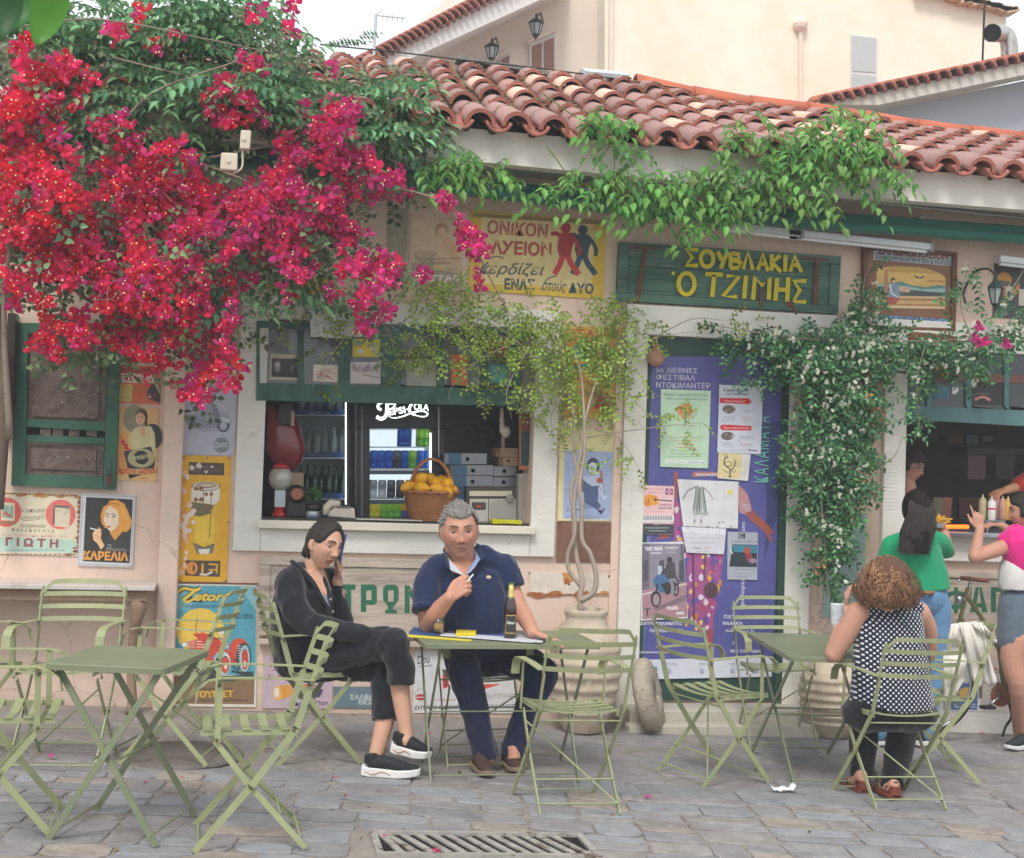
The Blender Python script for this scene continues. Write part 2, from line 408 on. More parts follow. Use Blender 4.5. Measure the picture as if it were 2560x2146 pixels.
for(x0,x1)in((drx0-.03,drx0),(drx1,drx1+.03)):b.slab([(x0,dry0+.001,gz(x0)-.03),(x1,dry0+.001,gz(x1)-.03),(x1,dry1-.001,gz(x1)-.03),(x0,dry1-.001,gz(x0)-.03)],(0,0,1),.034)
tag(b.build('frame',MATS['drain_iron'],dr),kind=None)
nb=12;
for i in range(nb+1):
 x=drx0+(drx1-drx0-.08)*i/nb+.06;s_=-.10;wv=.03
 b=MB();z=gz(x)
 x2=max(drx0,x+s_)
 b.slab([(x-.0,dry0+.002,z-.03),(min(x+wv,drx1-.002),dry0+.002,z-.03),(x2+wv,dry1-.002,z-.03),(x2,dry1-.002,z-.03)],(0,0,1),.031);b.build('bar',MATS['drain_iron'],dr)
M('manhole','6f6a64',rough=.7,var=.25,vs=12,bump=.8,bs=45)
mc=GD(365,1548);b=MB();b.lathe([(.0,.001),(.27,.001),(.28,-.003),(.3,-.003),(.3,.004),(.33,.004),(.335,-.01)],32,(mc.x,mc.y,gz(mc.x)+.004));tag(b.build('manhole_cover',MATS['manhole']),'round worn manhole cover in the paving behind the near left table','manhole cover')
#the tavern building
M('plaster_pink','dfc5b4',rough=.85,var=.07,vs=3,bump=.18,bs=30,wear=('cfbbae',.60,2.2,.12),wear2=('dccbbd',.64,5,.08))
M('white_paint','dedbd3',rough=.7,var=.05,vs=4,bump=.5,bs=18,stretch=(1,1,3),wear=('c3beb4',.66,9,.05),wear2=('a79f92',.78,22,.03),bdist=.006)
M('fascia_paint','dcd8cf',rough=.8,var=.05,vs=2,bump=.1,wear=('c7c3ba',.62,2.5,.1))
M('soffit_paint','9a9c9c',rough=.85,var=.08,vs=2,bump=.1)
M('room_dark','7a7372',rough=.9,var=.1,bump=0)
M('white_sill','ddd5c6',rough=.5,var=.06,bump=.1)
M('green_wood','45685c',rough=.65,var=.18,vs=7,bump=.5,bs=30,stretch=(1,1,.35),wear=('31524a',.56,6,.08),wear2=('8b8f7e',.72,16,.03),bdist=.005)
M('stone_step','b5b0a4',rough=.85,var=.12,vs=5,bump=.5,bs=25)
def splash(m,z0,z1,col):
 "rain splash dirt that fades upwards from the foot of the wall"
 nt_=m.node_tree;L=nt_.links.new;b_=nt_.nodes['Principled BSDF'];src=b_.inputs['Base Color'].links[0].from_socket;tc=_n(nt_,'ShaderNodeTexCoord');sx=_n(nt_,'ShaderNodeSeparateXYZ');L(tc.outputs['Object'],sx.inputs[0]);n=_n(nt_,'ShaderNodeTexNoise');n.inputs['Scale'].default_value=7;n.inputs['Detail'].default_value=8;L(tc.outputs['Object'],n.inputs[0])
 a=_n(nt_,'ShaderNodeMath',operation='MULTIPLY_ADD');L(n.outputs[0],a.inputs[0]);a.inputs[1].default_value=.5;L(sx.outputs[2],a.inputs[2]);mr=_n(nt_,'ShaderNodeMapRange');L(a.outputs[0],mr.inputs[0]);mr.inputs[1].default_value=z0+.2;mr.inputs[2].default_value=z1+.25;mr.inputs[3].default_value=.6;mr.inputs[4].default_value=0
 mx=_n(nt_,'ShaderNodeMix',data_type='RGBA');L(mr.outputs[0],mx.inputs[0]);L(src,mx.inputs[6]);mx.inputs[7].default_value=(*lin(col),1)
 v=_n(nt_,'ShaderNodeTexVoronoi',feature='DISTANCE_TO_EDGE');v.inputs['Scale'].default_value=1.3;dn=_n(nt_,'ShaderNodeMix',data_type='RGBA');dn.inputs[0].default_value=.12;L(tc.outputs['Object'],dn.inputs[6]);L(n.outputs[1],dn.inputs[7]);L(dn.outputs[2],v.inputs[0])
 cr_=_n(nt_,'ShaderNodeMapRange');L(v.outputs[0],cr_.inputs[0]);cr_.inputs[1].default_value=.001;cr_.inputs[2].default_value=.005;cr_.inputs[3].default_value=.45;cr_.inputs[4].default_value=0
 m2=_n(nt_,'ShaderNodeMix',data_type='RGBA');L(cr_.outputs[0],m2.inputs[0]);L(mx.outputs[2],m2.inputs[6]);m2.inputs[7].default_value=(*lin('8a7466'),1);L(m2.outputs[2],b_.inputs['Base Color'])
splash(MATS['plaster_pink'],-.15,.28,'8f7f72')
tav=thing('tavern_building','low tavern with pink plaster walls, white window surrounds and red tiled roof','building',(2,0,0))
def xw(px,py):return D(px,py).x
def zw(px,py):return D(px,py).z
O1=(.095,1.822,1.188,zw(800,668))
O2=(xw(1853,900),7.0,1.19,zw(2000,735))
DO=(2.63,3.56,.058,2.47)
TOPZ=3.50
b=MB()
def wallcols(b,x0,x1,y0,y1,z0,z1,holes):
 xs=sorted({x0,x1,*[h[0]for h in holes],*[h[1]for h in holes]})
 for a,c in zip(xs,xs[1:]):
  hs=[h for h in holes if h[0]<=a+1e-6 and h[1]>=c-1e-6]
  z=z0
  if hs:
   h=hs[0];b.bx(a,c,y0,y1,z0,h[2]);b.bx(a,c,y0,y1,h[3],z1)
  else:b.bx(a,c,y0,y1,z0,z1)
wallcols(b,-4.5,8.5,0,.28,-.6,TOPZ,[O1,O2])
b.build('wall',MATS['plaster_pink'],tav)
b=MB();b.bx(-4.5,-4.2,.281,3.5,-.4,3.4);b.bx(8.2,8.5,.281,3.5,-.6,3.4);b.bx(-4.5,8.5,3.5,3.8,-.6,4.2);b.build('outer_wall',MATS['plaster_pink'],tav)
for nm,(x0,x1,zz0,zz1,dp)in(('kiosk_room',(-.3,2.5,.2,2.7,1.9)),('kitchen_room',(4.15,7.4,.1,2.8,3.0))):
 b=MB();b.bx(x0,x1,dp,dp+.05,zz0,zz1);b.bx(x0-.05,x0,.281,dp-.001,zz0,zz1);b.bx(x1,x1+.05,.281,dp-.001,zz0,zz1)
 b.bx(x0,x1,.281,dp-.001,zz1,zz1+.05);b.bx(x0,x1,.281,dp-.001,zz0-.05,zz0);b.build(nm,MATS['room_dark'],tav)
def pil(name,xa,xb,pro,z0,z1,m,y=0,bev=.006):
 b=MB();b.bx(xa,xb,y-pro,y-.0005,z0,z1);return b.build(name,MATS[m],tav,bevel=bev)
pil('pilaster',xw(333,1000),xw(373,1000),.09,-.2,3.36,'plaster_pink',bev=.012)
fx0,fx1=-.075,1.985
pil('window_surround',fx0,O1[0],.035,0.989,2.60,'white_paint');pil('window_surround',O1[1],fx1,.035,0.9895,2.60,'white_paint')
pil('window_surround',O1[0]+.001,O1[1]-.001,.035,0.989,1.134,'white_paint');pil('window_surround',O1[0]+.001,O1[1]-.001,.0352,O1[3],2.60,'white_paint')
b=MB();b.bx(O1[0]-.02,O1[1]+.02,-.09,.27,1.136,1.188);b.build('window_sill',MATS['white_sill'],tav,bevel=.006)
jx=[xw(1275,900),xw(1320,900),xw(1612,900),xw(1657,900),xw(1806,950),xw(1852,950)]
pil('pilaster',jx[0],jx[1],.05,-.05,2.475,'white_paint');pil('pilaster',jx[2],jx[3]+.02,.05,-.1,2.475,'white_paint');pil('pilaster',jx[4],jx[5]-.004,.05,-.15,2.475,'white_paint')
pil('lintel',jx[0],8.4,.052,2.4755,2.674,'white_paint')
pil('pilaster',xw(1258,900),jx[0]-.001,.02,-.1,2.475,'plaster_pink')
pil('wall_board',O2[0],8.4,.05,1.019,1.191,'white_paint')
b=MB();b.bx(O2[0]-.02,8.4,-.14,.28,1.192,1.222);b.build('counter_top',M('steel','b9bcc0',rough=.28,metal=.9,var=.05),tav,bevel=.004)
pil('base_board',xw(1862,1420),8.4,.03,-.3,.07,'white_paint')
b=MB();b.bx(DO[0],DO[1],-.022,-.001,DO[2],DO[3]);b.build('door_panel',M('door_green','2f4a42',rough=.6,var=.15,bump=.3),tav)
pil('door_post',jx[1]+.001,jx[1]+.03,.04,.03,2.47,'door_green');pil('door_post',jx[2]-.05,jx[2]-.001,.045,.03,2.47,'door_green')
b=MB();b.bx(2.46,3.62,-.28,-.002,-.3,.04);b.build('door_step',MATS['stone_step'],tav,bevel=.012)
b=MB();b.bx(2.42,3.7,-.40,-.281,-.3,-.035);b.build('door_step',MATS['stone_step'],tav,bevel=.012)
def eav(x):return 3.62-.0125*(x+.6)
b=MB()
XE=[-4.5,-1,1,2.4,3.4,4.5,8.5]
def strip(b,f0,f1,xs):
 vs=[f0(x)for x in xs]+[f1(x)for x in xs];n=len(xs);b.add(vs,[(i,i+1,n+i+1,n+i)for i in range(n-1)])
FY=-.52
fb=lambda x:3.474-.0206*(x+.6)if x<3 else 3.4-.006*(x-3)
for x0,x1 in zip(XE,XE[1:]):
 b.add([(x0,FY,fb(x0)),(x1,FY,fb(x1)),(x1,FY,eav(x1)+.04),(x0,FY,eav(x0)+.04),(x0,FY+.1,fb(x0)),(x1,FY+.1,fb(x1)),(x1,FY+.1,eav(x1)+.04),(x0,FY+.1,eav(x0)+.04)],[(0,1,2,3),(4,7,6,5),(0,4,5,1),(3,2,6,7)])
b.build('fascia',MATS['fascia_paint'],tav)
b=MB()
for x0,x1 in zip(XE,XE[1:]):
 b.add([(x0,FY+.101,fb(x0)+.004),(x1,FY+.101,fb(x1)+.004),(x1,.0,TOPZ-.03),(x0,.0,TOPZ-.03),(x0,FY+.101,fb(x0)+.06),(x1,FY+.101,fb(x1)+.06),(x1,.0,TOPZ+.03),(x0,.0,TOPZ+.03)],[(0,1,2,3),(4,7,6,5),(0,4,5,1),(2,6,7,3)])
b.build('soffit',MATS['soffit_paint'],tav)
RZ=[(-5,4.60),(.4,4.60),(2.66,4.61),(3.61,4.495),(4.475,4.48),(5.25,4.42),(6.12,4.395),(9,4.385)]
def rz(x):
 for(a,za),(c,zc_)in zip(RZ,RZ[1:]):
  if a<=x<=c:return za+(zc_-za)*(x-a)/(c-a)
 return RZ[-1][1]
EY,RY=-.60,1.6
def roofp(x,t):return Vector((x,EY+(RY-EY)*t,eav(x)+.0+(rz(x)-eav(x))*t))
b=MB();xs=[-4.5+.5*i for i in range(27)]
n=len(xs);b.add([roofp(x,0)+Vector((0,.1,.0))for x in xs]+[roofp(x,1)-Vector((0,0,.04))for x in xs]+[(x,3.6,3.9)for x in xs],[(i,i+1,n+i+1,n+i)for i in range(n-1)]+[(n+i,n+i+1,2*n+i+1,2*n+i)for i in range(n-1)])
roof=b.build('roof',M('roof_bed','5b4a42',rough=.95,var=.3,vs=15,bump=.6),tav)
M('tile_top','a5807a',rough=.8,var=.16,vs=14,bump=.35,bs=50,wear=('a0807a',.56,7,.1),wear2=('c0a890',.64,22,.04),per=.24,spec=.4,bdist=.004)
M('tile_edge','a8685a',rough=.75,var=.22,vs=30,bump=.4,wear=('8c7a5e',.62,34,.03),per=.14)
M('tile_moss','8d7d63',rough=.95,var=.35,vs=40,bump=.9,bs=60,bdist=.01)
M('tile_pale','d9b8a4',rough=.8,var=.16,vs=14,bump=.4,wear=('a9705c',.64,18,.05),per=.1)
M('ridge_tile','b9664a',rough=.7,var=.15,vs=12,bump=.3,wear=('94705a',.66,20,.04),per=.08)
def halfpipe(r0,r1,L,th,seg=9,arc=180,flip=1,mats=(0,1),rough_end=0,rr=None):
 "runs along +y from r0 (lower, front end) to r1; crown towards +z*flip"
 b=MB();vs=[];A=[R(90-arc/2+arc*i/seg)for i in range(seg+1)]
 for y,r in((0,r0),(L*.5,(r0+r1)/2),(L,r1)):
  for k,rad in((0,r),(1,r-th)):
   for a in A:vs.append((math.cos(a)*rad,y,math.sin(a)*rad*flip))
 m=seg+1;idx=lambda s_,k,i:(s_*2+k)*m+i
 F0=[];F1=[]
 for s_ in(0,1):
  for i in range(seg):F0.append((idx(s_,0,i),idx(s_,0,i+1),idx(s_+1,0,i+1),idx(s_+1,0,i)));F1.append((idx(s_,1,i),idx(s_+1,1,i),idx(s_+1,1,i+1),idx(s_,1,i+1)))
 for i in range(seg):
  F1.append((idx(0,0,i),idx(0,1,i),idx(0,1,i+1),idx(0,0,i+1)));F1.append((idx(2,0,i),idx(2,0,i+1),idx(2,1,i+1),idx(2,1,i)))
 for s_ in(0,1):
  for i in(0,seg):F1.append((idx(s_,0,i),idx(s_+1,0,i),idx(s_+1,1,i),idx(s_,1,i)))
 b.add(vs,F0,mats[0]);n=len(b.v);b.f+=F1;b.m+=[mats[1]]*len(F1);b.c+=[(.5,)*3]*len(F1)
 if rough_end:
  rr=rr or rs
  for i in range(rough_end):
   a=R(rr.uniform(25,155));r=r0+.002;b.ball((math.cos(a)*r,rr.uniform(-.003,.03),math.sin(a)*r),(rr.uniform(.008,.018),rr.uniform(.008,.016),rr.uniform(.004,.008)),5,3,2)
 return b
T_TOP=[halfpipe(.089,.076,.43,.022,rough_end=k,rr=random.Random(k)).mesh('roof_tile',[MATS['tile_top'],MATS['tile_edge'],MATS['tile_moss']],True)for k in(3,9,14)]
T_EAVE=halfpipe(.097,.084,.45,.025).mesh('roof_tile',[MATS['tile_top'],MATS['tile_edge']],True)
T_PALE=halfpipe(.091,.078,.43,.02).mesh('roof_tile',[MATS['tile_pale'],MATS['tile_edge']],True)
for me in T_TOP+[T_EAVE,T_PALE]:
 for p in me.polygons:
  if p.material_index==1:p.use_smooth=False
SP=.236;ntile=0
pans=MB()
rt=random.Random(11)
rows=7
cells=[]
x=-1.3
while x<7.4:
 for r_ in range(rows):cells.append((x,r_))
 x+=SP
pale={(4,5),(5,5),(5,4),(6,4),(9,4),(9,3),(13,2),(13,3),(12,2),(14,3),(12,3),(14,1),(2,4),(3,3)}
for i,(x,r_)in enumerate(cells):
 col_i=int(round((x-1.15)/SP))
 t0=r_/rows;P=roofp(x,t0);P1=roofp(x,min(1,t0+1/rows));d=(P1-P).normalized()
 pitch=math.atan2(d.z,d.y)-R(4.6 if r_ else 3.5)
 rot=Matrix.Rotation(R(rt.uniform(-2.5,2.5)),3,'Z')@Matrix.Rotation(pitch,3,'X')@Matrix.Rotation(R(rt.uniform(-4,4)),3,'Y')
 off=Vector((rt.uniform(-.008,.008),rt.uniform(-.02,.02)-(.05 if r_==0 else 0),rt.uniform(-.004,.006)+.030))
 if r_==0:me=T_EAVE;sc_=1.0
 else:
  me=T_PALE if(col_i,r_)in pale or rt.random()<.06 else rt.choice(T_TOP);sc_=rt.uniform(.97,1.04)
 inst('roof_tile',me,roof,P+off,rot,sc_);ntile+=1
 Pp=roofp(x+SP/2,t0)+Vector((0,-.085 if r_==0 else 0,.07))
 rp=Matrix.Rotation(pitch+R(.5),3,'X')
 if r_==0 and x>.3:
  pm=bpy.data.meshes.get('pan_tile')or halfpipe(.086,.075,.43,.018,arc=150,flip=-1,mats=(0,1)).mesh('pan_tile',[MATS['tile_edge'],MATS['tile_edge']],True)
  inst('pan_tile',pm,roof,Pp,rp)
 else:
  h=halfpipe(.086,.075,.43,.016,seg=5,arc=150,flip=-1,mats=(0,1));pans.add([Pp+rp@Vector(v)for v in h.v],h.f)
tag(pans.build('pan_tiles',MATS['tile_moss'],roof,smooth=True),kind='stuff')
b=MB()
for i,(x,r_)in enumerate(cells):
 if r_==0:
  P=roofp(x+SP/2,.02)+Vector((0,.0,.015))
  for k in range(6):b.ball(P+Vector((rt.uniform(-.05,.05),rt.uniform(-.02,.12),rt.uniform(-.01,.04))),(rt.uniform(.012,.03),.02,rt.uniform(.01,.03)),6,4)
tag(b.build('moss',M('moss_dark','3c3830',rough=1,var=.5,vs=60,bump=1,bs=80,bdist=.01),roof),kind='stuff')
RT=halfpipe(.10,.092,.52,.016).mesh('ridge_tile',[MATS['ridge_tile'],MATS['tile_edge']],True)
x=2.88
while x<7.6:
 P=roofp(x,1);P2=roofp(x+.48,1);d=(P2-P).normalized()
 rot=Matrix((Vector((0,1,0)).cross(d).cross(d).normalized()*0+Vector((0,-1,0)),d,Vector((0,-1,0)).cross(d).normalized())).transposed()
 inst('ridge_tile',RT,roof,P+Vector((0,0,.03)),rot@Matrix.Rotation(R(rt.uniform(-4,4)),3,'Y'));x+=.48
b=MB()
M('grey_board','7e7c76',rough=.85,var=.2,vs=9,bump=.4)
for(xa,xb,dz,wd)in((1.45,2.0,.10,.16),(1.87,2.3,.07,.14)):
 b.beam(roofp(xa,.98)+Vector((0,0,dz)),roofp(xb,.98)+Vector((0,0,dz-.05)),wd,.03)
b.build('ridge_board',MATS['grey_board'],roof)
b=MB();b.box(roofp(2.6,.93)+Vector((0,0,.11)),(.34,.26,.03),Matrix.Rotation(R(22),3,'X'));b.build('roof_patch',M('pale_slate','b9c0c4',rough=.5,var=.15),roof)
cb=MB();cb.tube(bez([W(800,112,1.45),W(1000,132,1.45),W(1150,150,1.45),W(1400,178,1.45),W(1700,222,1.45)],40),.006,5)
tag(cb.build('roof_cable',M('cable_black','26262a',rough=.6,var=0,bump=0)),'thin black cable sagging along the top of the tavern roof','cable')
#awning, lights under the eaves
M('awning_cloth','1f6a5c',rough=.75,var=.12,vs=10,bump=.25,bs=25,stretch=(.3,1,1),sheen=.2)
M('awning_bar','a5a7a3',rough=.4,metal=.5,var=.1)
def AW(xd,yd,Y):return D(xd,yd,Y)
aw=thing('rolled_awning','rolled up dark green awning hung along the wall under the eaves','awning',(2.5,-.2,3.4))
def awz(x):return 3.347-.047*(x-1.26)if x<2.6 else 3.284
xs=[-3.4+.35*i for i in range(31)]
b=MB()
ra=random.Random(5)
prof=[(-.20,.0),(-.285,-.012),(-.30,-.04),(-.27,-.062),(-.22,-.068),(-.16,-.05),(-.13,.0),(-.13,.06),(-.20,.065),(-.215,.03)]
vs=[]
for x in xs:
 k=ra.uniform(-.006,.006)
 for(y,z)in prof:vs.append((x,y,awz(x)+z+k*(1 if z<0 else .3)))
m=len(prof);b.add(vs,[(i*m+j,i*m+(j+1)%m,(i+1)*m+(j+1)%m,(i+1)*m+j)for i in range(len(xs)-1)for j in range(m)])
b.build('cloth_roll',MATS['awning_cloth'],aw,smooth=True)
b=MB();b.tube([(x,-.16,awz(x)+.078)for x in(-3.4,7.1)],.012,8);b.build('support_bar',MATS['awning_bar'],aw)
for x in(.2,2.1,4.45,6.2):
 b=MB();b.box((x,-.1,awz(x)+.05),(.05,.17,.08));b.build('bracket',MATS['awning_bar'],aw,bevel=.004)
M('fitting_white','ccd0d4',rough=.45,var=.04,bump=0)
for k,(a,c_)in enumerate((((1490,464),(1640,481)),((1612,478),(1905,508)),((2045,532),(2130,542)))):
 p,q=D(*a,-.14),D(*c_,-.14);t=thing('tube_light',('white fluorescent tube fitting under the awning, half hidden by hanging vine leaves','long white fluorescent tube fitting under the awning, above the framed soap sign','white tube fitting cut by the right edge of the view under the awning')[k],'light fitting',p,'tube lights under the awning')
 b=MB();b.beam(p,q,.09,.045);b.build('housing',MATS['fitting_white'],t,bevel=.006)
 b=MB();b.beam(p-Vector((-.02,.0,.03)),q-Vector((.02,0,.03)),.03,.02);b.build('tube',M('tube_glass','e6eaee',rough=.3,var=0,bump=0),t)
 b=MB();
 b.box(q,(.02,.1,.07));
 b.build('end_cap',M('cap_grey','8f9496',rough=.6,var=0,bump=0),t)
#houses behind
M('cream_wall','ece5d3',rough=.9,var=.05,vs=1.2,bump=.15,bs=10,wear=('dccfb2',.6,.8,.15),wear2=('c9b894',.74,2.5,.05))
M('cream_wall_shade','e2d3c6',rough=.9,var=.04,vs=1,bump=.1)  # shaded copy of the cream wall, the shade put into its colour
M('barge_white','d9d4d2',rough=.8,var=.03,bump=0)
hb=thing('cream_house','tall cream rendered house rising behind the tavern roof','building',(6,9,0))
YB=9.0
def Q(x,y,Y):return D(x,y,Y)
b=MB();b.slab([Q(1240,700,YB),Q(2066,700,YB),Q(2063,30,YB),Q(2010,17,YB),Q(1935,-3,YB),Q(1850,-30,YB),Q(1240,-160,YB)],(0,1,0),.4);b.build('wall',MATS['cream_wall'],hb)
b=MB();r5=random.Random(9)
for i in range(46):
 t=i/45;p=Q(1880+(2064-1880)*t,-15+(33+12-2)*t**1.05,YB);b.box(p+Vector((0,-.03,.0)),(r5.uniform(.12,.26),.3,r5.uniform(.03,.08)),Matrix.Rotation(r5.uniform(-.3,.3),3,'Y'))
b.build('coping',M('coping_clay','c2a184',rough=.9,var=.2),hb)
b=MB();b.slab([Q(1232,700,YB+.35),Q(1240,700,YB+.35),Q(1243,-100,YB+.35),Q(1235,-100,YB+.35)],(0,-1,0),.4);b.build('corner_pilaster',MATS['cream_wall_shade'],hb)
b=MB();b.slab([Q(560,700,YB+.6),Q(1238,700,YB+.6),Q(1240,-200,YB+.6),Q(1150,-200,YB+.6),Q(700,180,YB+.6)],(0,1,0),.4);b.build('gable_wall',MATS['cream_wall_shade'],hb)
def band(b,p0,p1,q0,q1,th):b.slab([p0,p1,q1,q0],(0,1,0),th)
e0,e1=(640,200),(1120,-70)
b=MB();ya=YB-.6
f=lambda x:100+(800-x)*.5+0
L0,L1=700,1130
up=lambda x:97-(x-805)*.515
b.slab([Q(L0,up(L0)+8,ya),Q(L1,up(L1)+8,ya),Q(L1,up(L1)+60,ya),Q(L0,up(L0)+34,ya)],(0,1,0),.15);b.build('barge_board',MATS['barge_white'],hb)
b=MB();b.add([Q(L0,up(L0)+33,ya+.151),Q(L1,up(L1)+58,ya+.151),Q(L1+40,up(L1+40)+76,YB+.6),Q(L0+20,up(L0+20)+60,YB+.6),Q(L0,up(L0)+8,ya+.15),Q(L1,up(L1)+8,ya+.15),Q(L1+40,up(L1+40)+2,YB+.6),Q(L0+20,up(L0+20)+2,YB+.6)],[(0,1,2,3),(4,5,6,7),(0,4,7,3),(1,5,6,2)]);b.build('eave_soffit',MATS['barge_white'],hb)
n=34
vt=halfpipe(.13,.11,.55,.03,seg=5).mesh('verge_tile',[MATS['tile_edge'],MATS['tile_edge']],True)
for i in range(n):
 x=L0+(L1-L0)*i/n;inst('verge_tile',vt,hb,Q(x,up(x)+4,ya-.1),Matrix.Rotation(R(12),3,'X')@Matrix.Rotation(R(r5.uniform(-5,5)),3,'Y'))
b=MB();b.slab([Q(1160*0+948,-40,YB+4),Q(1000,-40,YB+4),Q(1000,30,YB+4),Q(948,30,YB+4)],(0,1,0),.3);b.build('chimney',MATS['cream_wall'],hb)
M('shutter_brown','9a6f62',rough=.7,var=.08,bump=.2)
M('win_white','d5d3d4',rough=.5,var=.03,bump=0)
def backwin(P,label=None):
 y=YB+.56
 b=MB();b.slab([Q(*p,y)for p in P],(0,1,0),.05);fr_=b.build('window',MATS['win_white'],hb)
 (a,b_,c,d)=P
 for k in(0,1):
  u0,u1=(.10,.46)if k==0 else(.54,.92)
  L=lambda u,v:((a[0]+(b_[0]-a[0])*u)*(1-v)+(d[0]+(c[0]-d[0])*u)*v,(a[1]+(b_[1]-a[1])*u)*(1-v)+(d[1]+(c[1]-d[1])*u)*v)
  m=MB();m.slab([Q(*L(u0,.12),y-.012),Q(*L(u1,.12),y-.012),Q(*L(u1,1),y-.012),Q(*L(u0,1),y-.012)],(0,1,0),.01)
  for s_ in range(9):
   v=.16+s_*.09;m.slab([Q(*L(u0+.02,v),y-.018),Q(*L(u1-.02,v),y-.018),Q(*L(u1-.02,v+.05),y-.018),Q(*L(u0+.02,v+.05),y-.018)],(0,1,0),.005)
  tag(m.build('shutter',MATS['shutter_brown'],fr_),kind='stuff')
 m=MB();m.slab([Q(P[0][0]-4,P[0][1]-4,y-.1),Q(P[1][0]+2,P[1][1]-5,y-.1),Q(P[1][0]+2,P[1][1],y-.1),Q(P[0][0]-4,P[0][1]+2,y-.1)],(0,1,0),.1);m.build('window_head',MATS['cream_wall_shade'],fr_)
backwin([(1086,88),(1141,62),(1141,170),(1086,170)]);backwin([(1005,128),(1048,104),(1048,170),(1005,170)])
y=YB-.02;b=MB();b.slab([Q(1745,70,y),Q(1801,77,y),Q(1799,200,y),Q(1744,200,y)],(0,1,0),.03);wn=b.build('window',MATS['win_white'],hb)
M('frosted_pane','b3bab9',rough=.25,var=.06,vs=3,bump=0,spec=.6)
for(p0,p1)in((74,146),(151,199)):
 b=MB();b.slab([Q(1748,p0,y-.012),Q(1797,p0+5,y-.012),Q(1796,p1+3,y-.012),Q(1748,p1,y-.012)],(0,1,0),.01);b.build('pane',MATS['frosted_pane'],wn)
b=MB();b.tube([Q(1642,60,YB-.04),Q(1643,230,YB-.04)],.03,8);b.ball(Q(1641,50,YB-.04),.11,10,6);b.build('conduit',MATS['cream_wall_shade'],hb)
def walllamp(px,py,Y,s,label):
 c=Q(px,py,Y);t=thing('wall_lantern',label,'lantern',c,'black lanterns on the house behind');m=M('lamp_black','22252a',rough=.5,var=.1)
 b=MB();b.lathe([(.0,.30*s),(.02*s,.28*s),(.03*s,.2*s),(.16*s,.1*s),(.17*s,.06*s)],8,c);b.tube([c+Vector((0,0,.2*s)),c+Vector((.1*s,.02,.32*s)),c+Vector((.22*s,.2,.22*s)),c+Vector((.22*s,.4,.1*s))],.02*s,6)
 for k in range(6):
  a=R(60*k);b.beam(c+Vector((math.cos(a)*.15*s,math.sin(a)*.15*s,.06*s)),c+Vector((math.cos(a)*.08*s,math.sin(a)*.08*s,-.18*s)),.016*s,.016*s)
 b.lathe([(.09*s,-.18*s),(.05*s,-.22*s),(.0,-.3*s)],8,c);b.build('frame',m,t)
 b=MB();b.lathe([(.14*s,.055*s),(.078*s,-.17*s)],8,c);b.build('glass',M('lamp_glass','b8c0c6',rough=.15,var=0,bump=0),t)
walllamp(1099,55,YB+.1,.62,'black wall lantern beside the larger shuttered window of the house behind');walllamp(1008,104,YB+.1,.58,'black wall lantern peeping just above the tavern roof, left of the other')
gh=thing('grey_house','grey rendered house with low tiled gable behind the right end of the tavern roof','building',(6,5,0))
YG=5.5
b=MB();b.slab([Q(1740,400,YG),Q(2400,400,YG),Q(2400,110,YG),Q(2100,166,YG),Q(1900,208,YG),Q(1740,240,YG)],(0,1,0),.3);b.build('gable_wall',M('grey_render','a9acb4',rough=.9,var=.04,vs=1.5,bump=.1),gh)
vy=lambda x:207-(x-1690)*.212
b=MB();b.slab([Q(1690,212,YG-.35),Q(2400,vy(2400)+8,YG-.35),Q(2400,vy(2400)+36,YG-.35),Q(1800,vy(1800)+32,YG-.35),Q(1700,214,YG-.35)],(0,1,0),.34);b.build('barge_board',M('barge_cream','c9c4ba',rough=.8,var=.04,bump=0),gh)
vt2=halfpipe(.1,.085,.5,.03,seg=7).mesh('verge_tile',[MATS['ridge_tile'],MATS['tile_edge']],True)
for i in range(30):
 x=1694+21.0*i*(1+.004*i);
 if x>2380:break
 inst('verge_tile',vt2,gh,Q(x,vy(x)+5,YG-.42),Matrix.Rotation(R(14),3,'X')@Matrix.Rotation(R(-8),3,'Z'))
b=MB();b.add([Q(1690,209,YG-.4),Q(2400,vy(2400)+2,YG-.4),Q(2400,vy(2400)+2,YG-.4)+Vector((0,4,.6)),Q(1690,209,YG-.4)+Vector((0,4,.6))],[(0,1,2,3)]);b.build('roof',MATS['tile_edge'],gh)
M('zinc','b4b2ac',rough=.35,metal=.8,var=.2,vs=8,bump=.2,wear=('7a5138',.62,9,.05,(1,1,.3)))
fl=thing('flue_pipe','shiny metal elbow flue pipe with rust streaks above the grey house roof','flue',Q(2068,130,5.2))
fp=bez([Q(2070,150,5.6),Q(2070,100,5.6),Q(2066,78,5.6),Q(2055,70,5.6),Q(2035,68,5.3)],20)
b=MB();b.tube(fp,.098,16,caps=False);b.build('elbow',MATS['zinc'],fl,smooth=True)
b=MB();d_=(fp[-1]-fp[-2]).normalized();b.tube([fp[-1]-d_*.09,fp[-1]+d_*.01],.103,18,caps=False);b.build('collar',MATS['zinc'],fl,smooth=True)
b=MB();b.tube([fp[-1]-d_*.05,fp[-1]-d_*.04],.096,18);b.build('opening',MATS['drain_dark'],fl)
b=MB();b.tube([Q(2021,-40,6),Q(2014,150,6)],.014,6);tag(b.build('aerial_mast',MATS['cable_black']),'thin dark aerial mast standing beside the metal flue','mast')
an=thing('tv_aerial','pale roof aerial on a thin pole against the white sky','aerial',Q(768,95,8));m_=M('aerial_grey','b9c2c8',rough=.5,metal=.3,var=0,bump=0)
b=MB();b.tube([Q(766,130,8),Q(771,30,8)],.018,6);b.build('pole',m_,an)
b=MB();b.tube([Q(771,32,8),Q(830,38,8)],.009,5)
for k in range(5):b.tube([Q(785+k*10,28+k,8),Q(785+k*10,42+k,8)],.005,4)
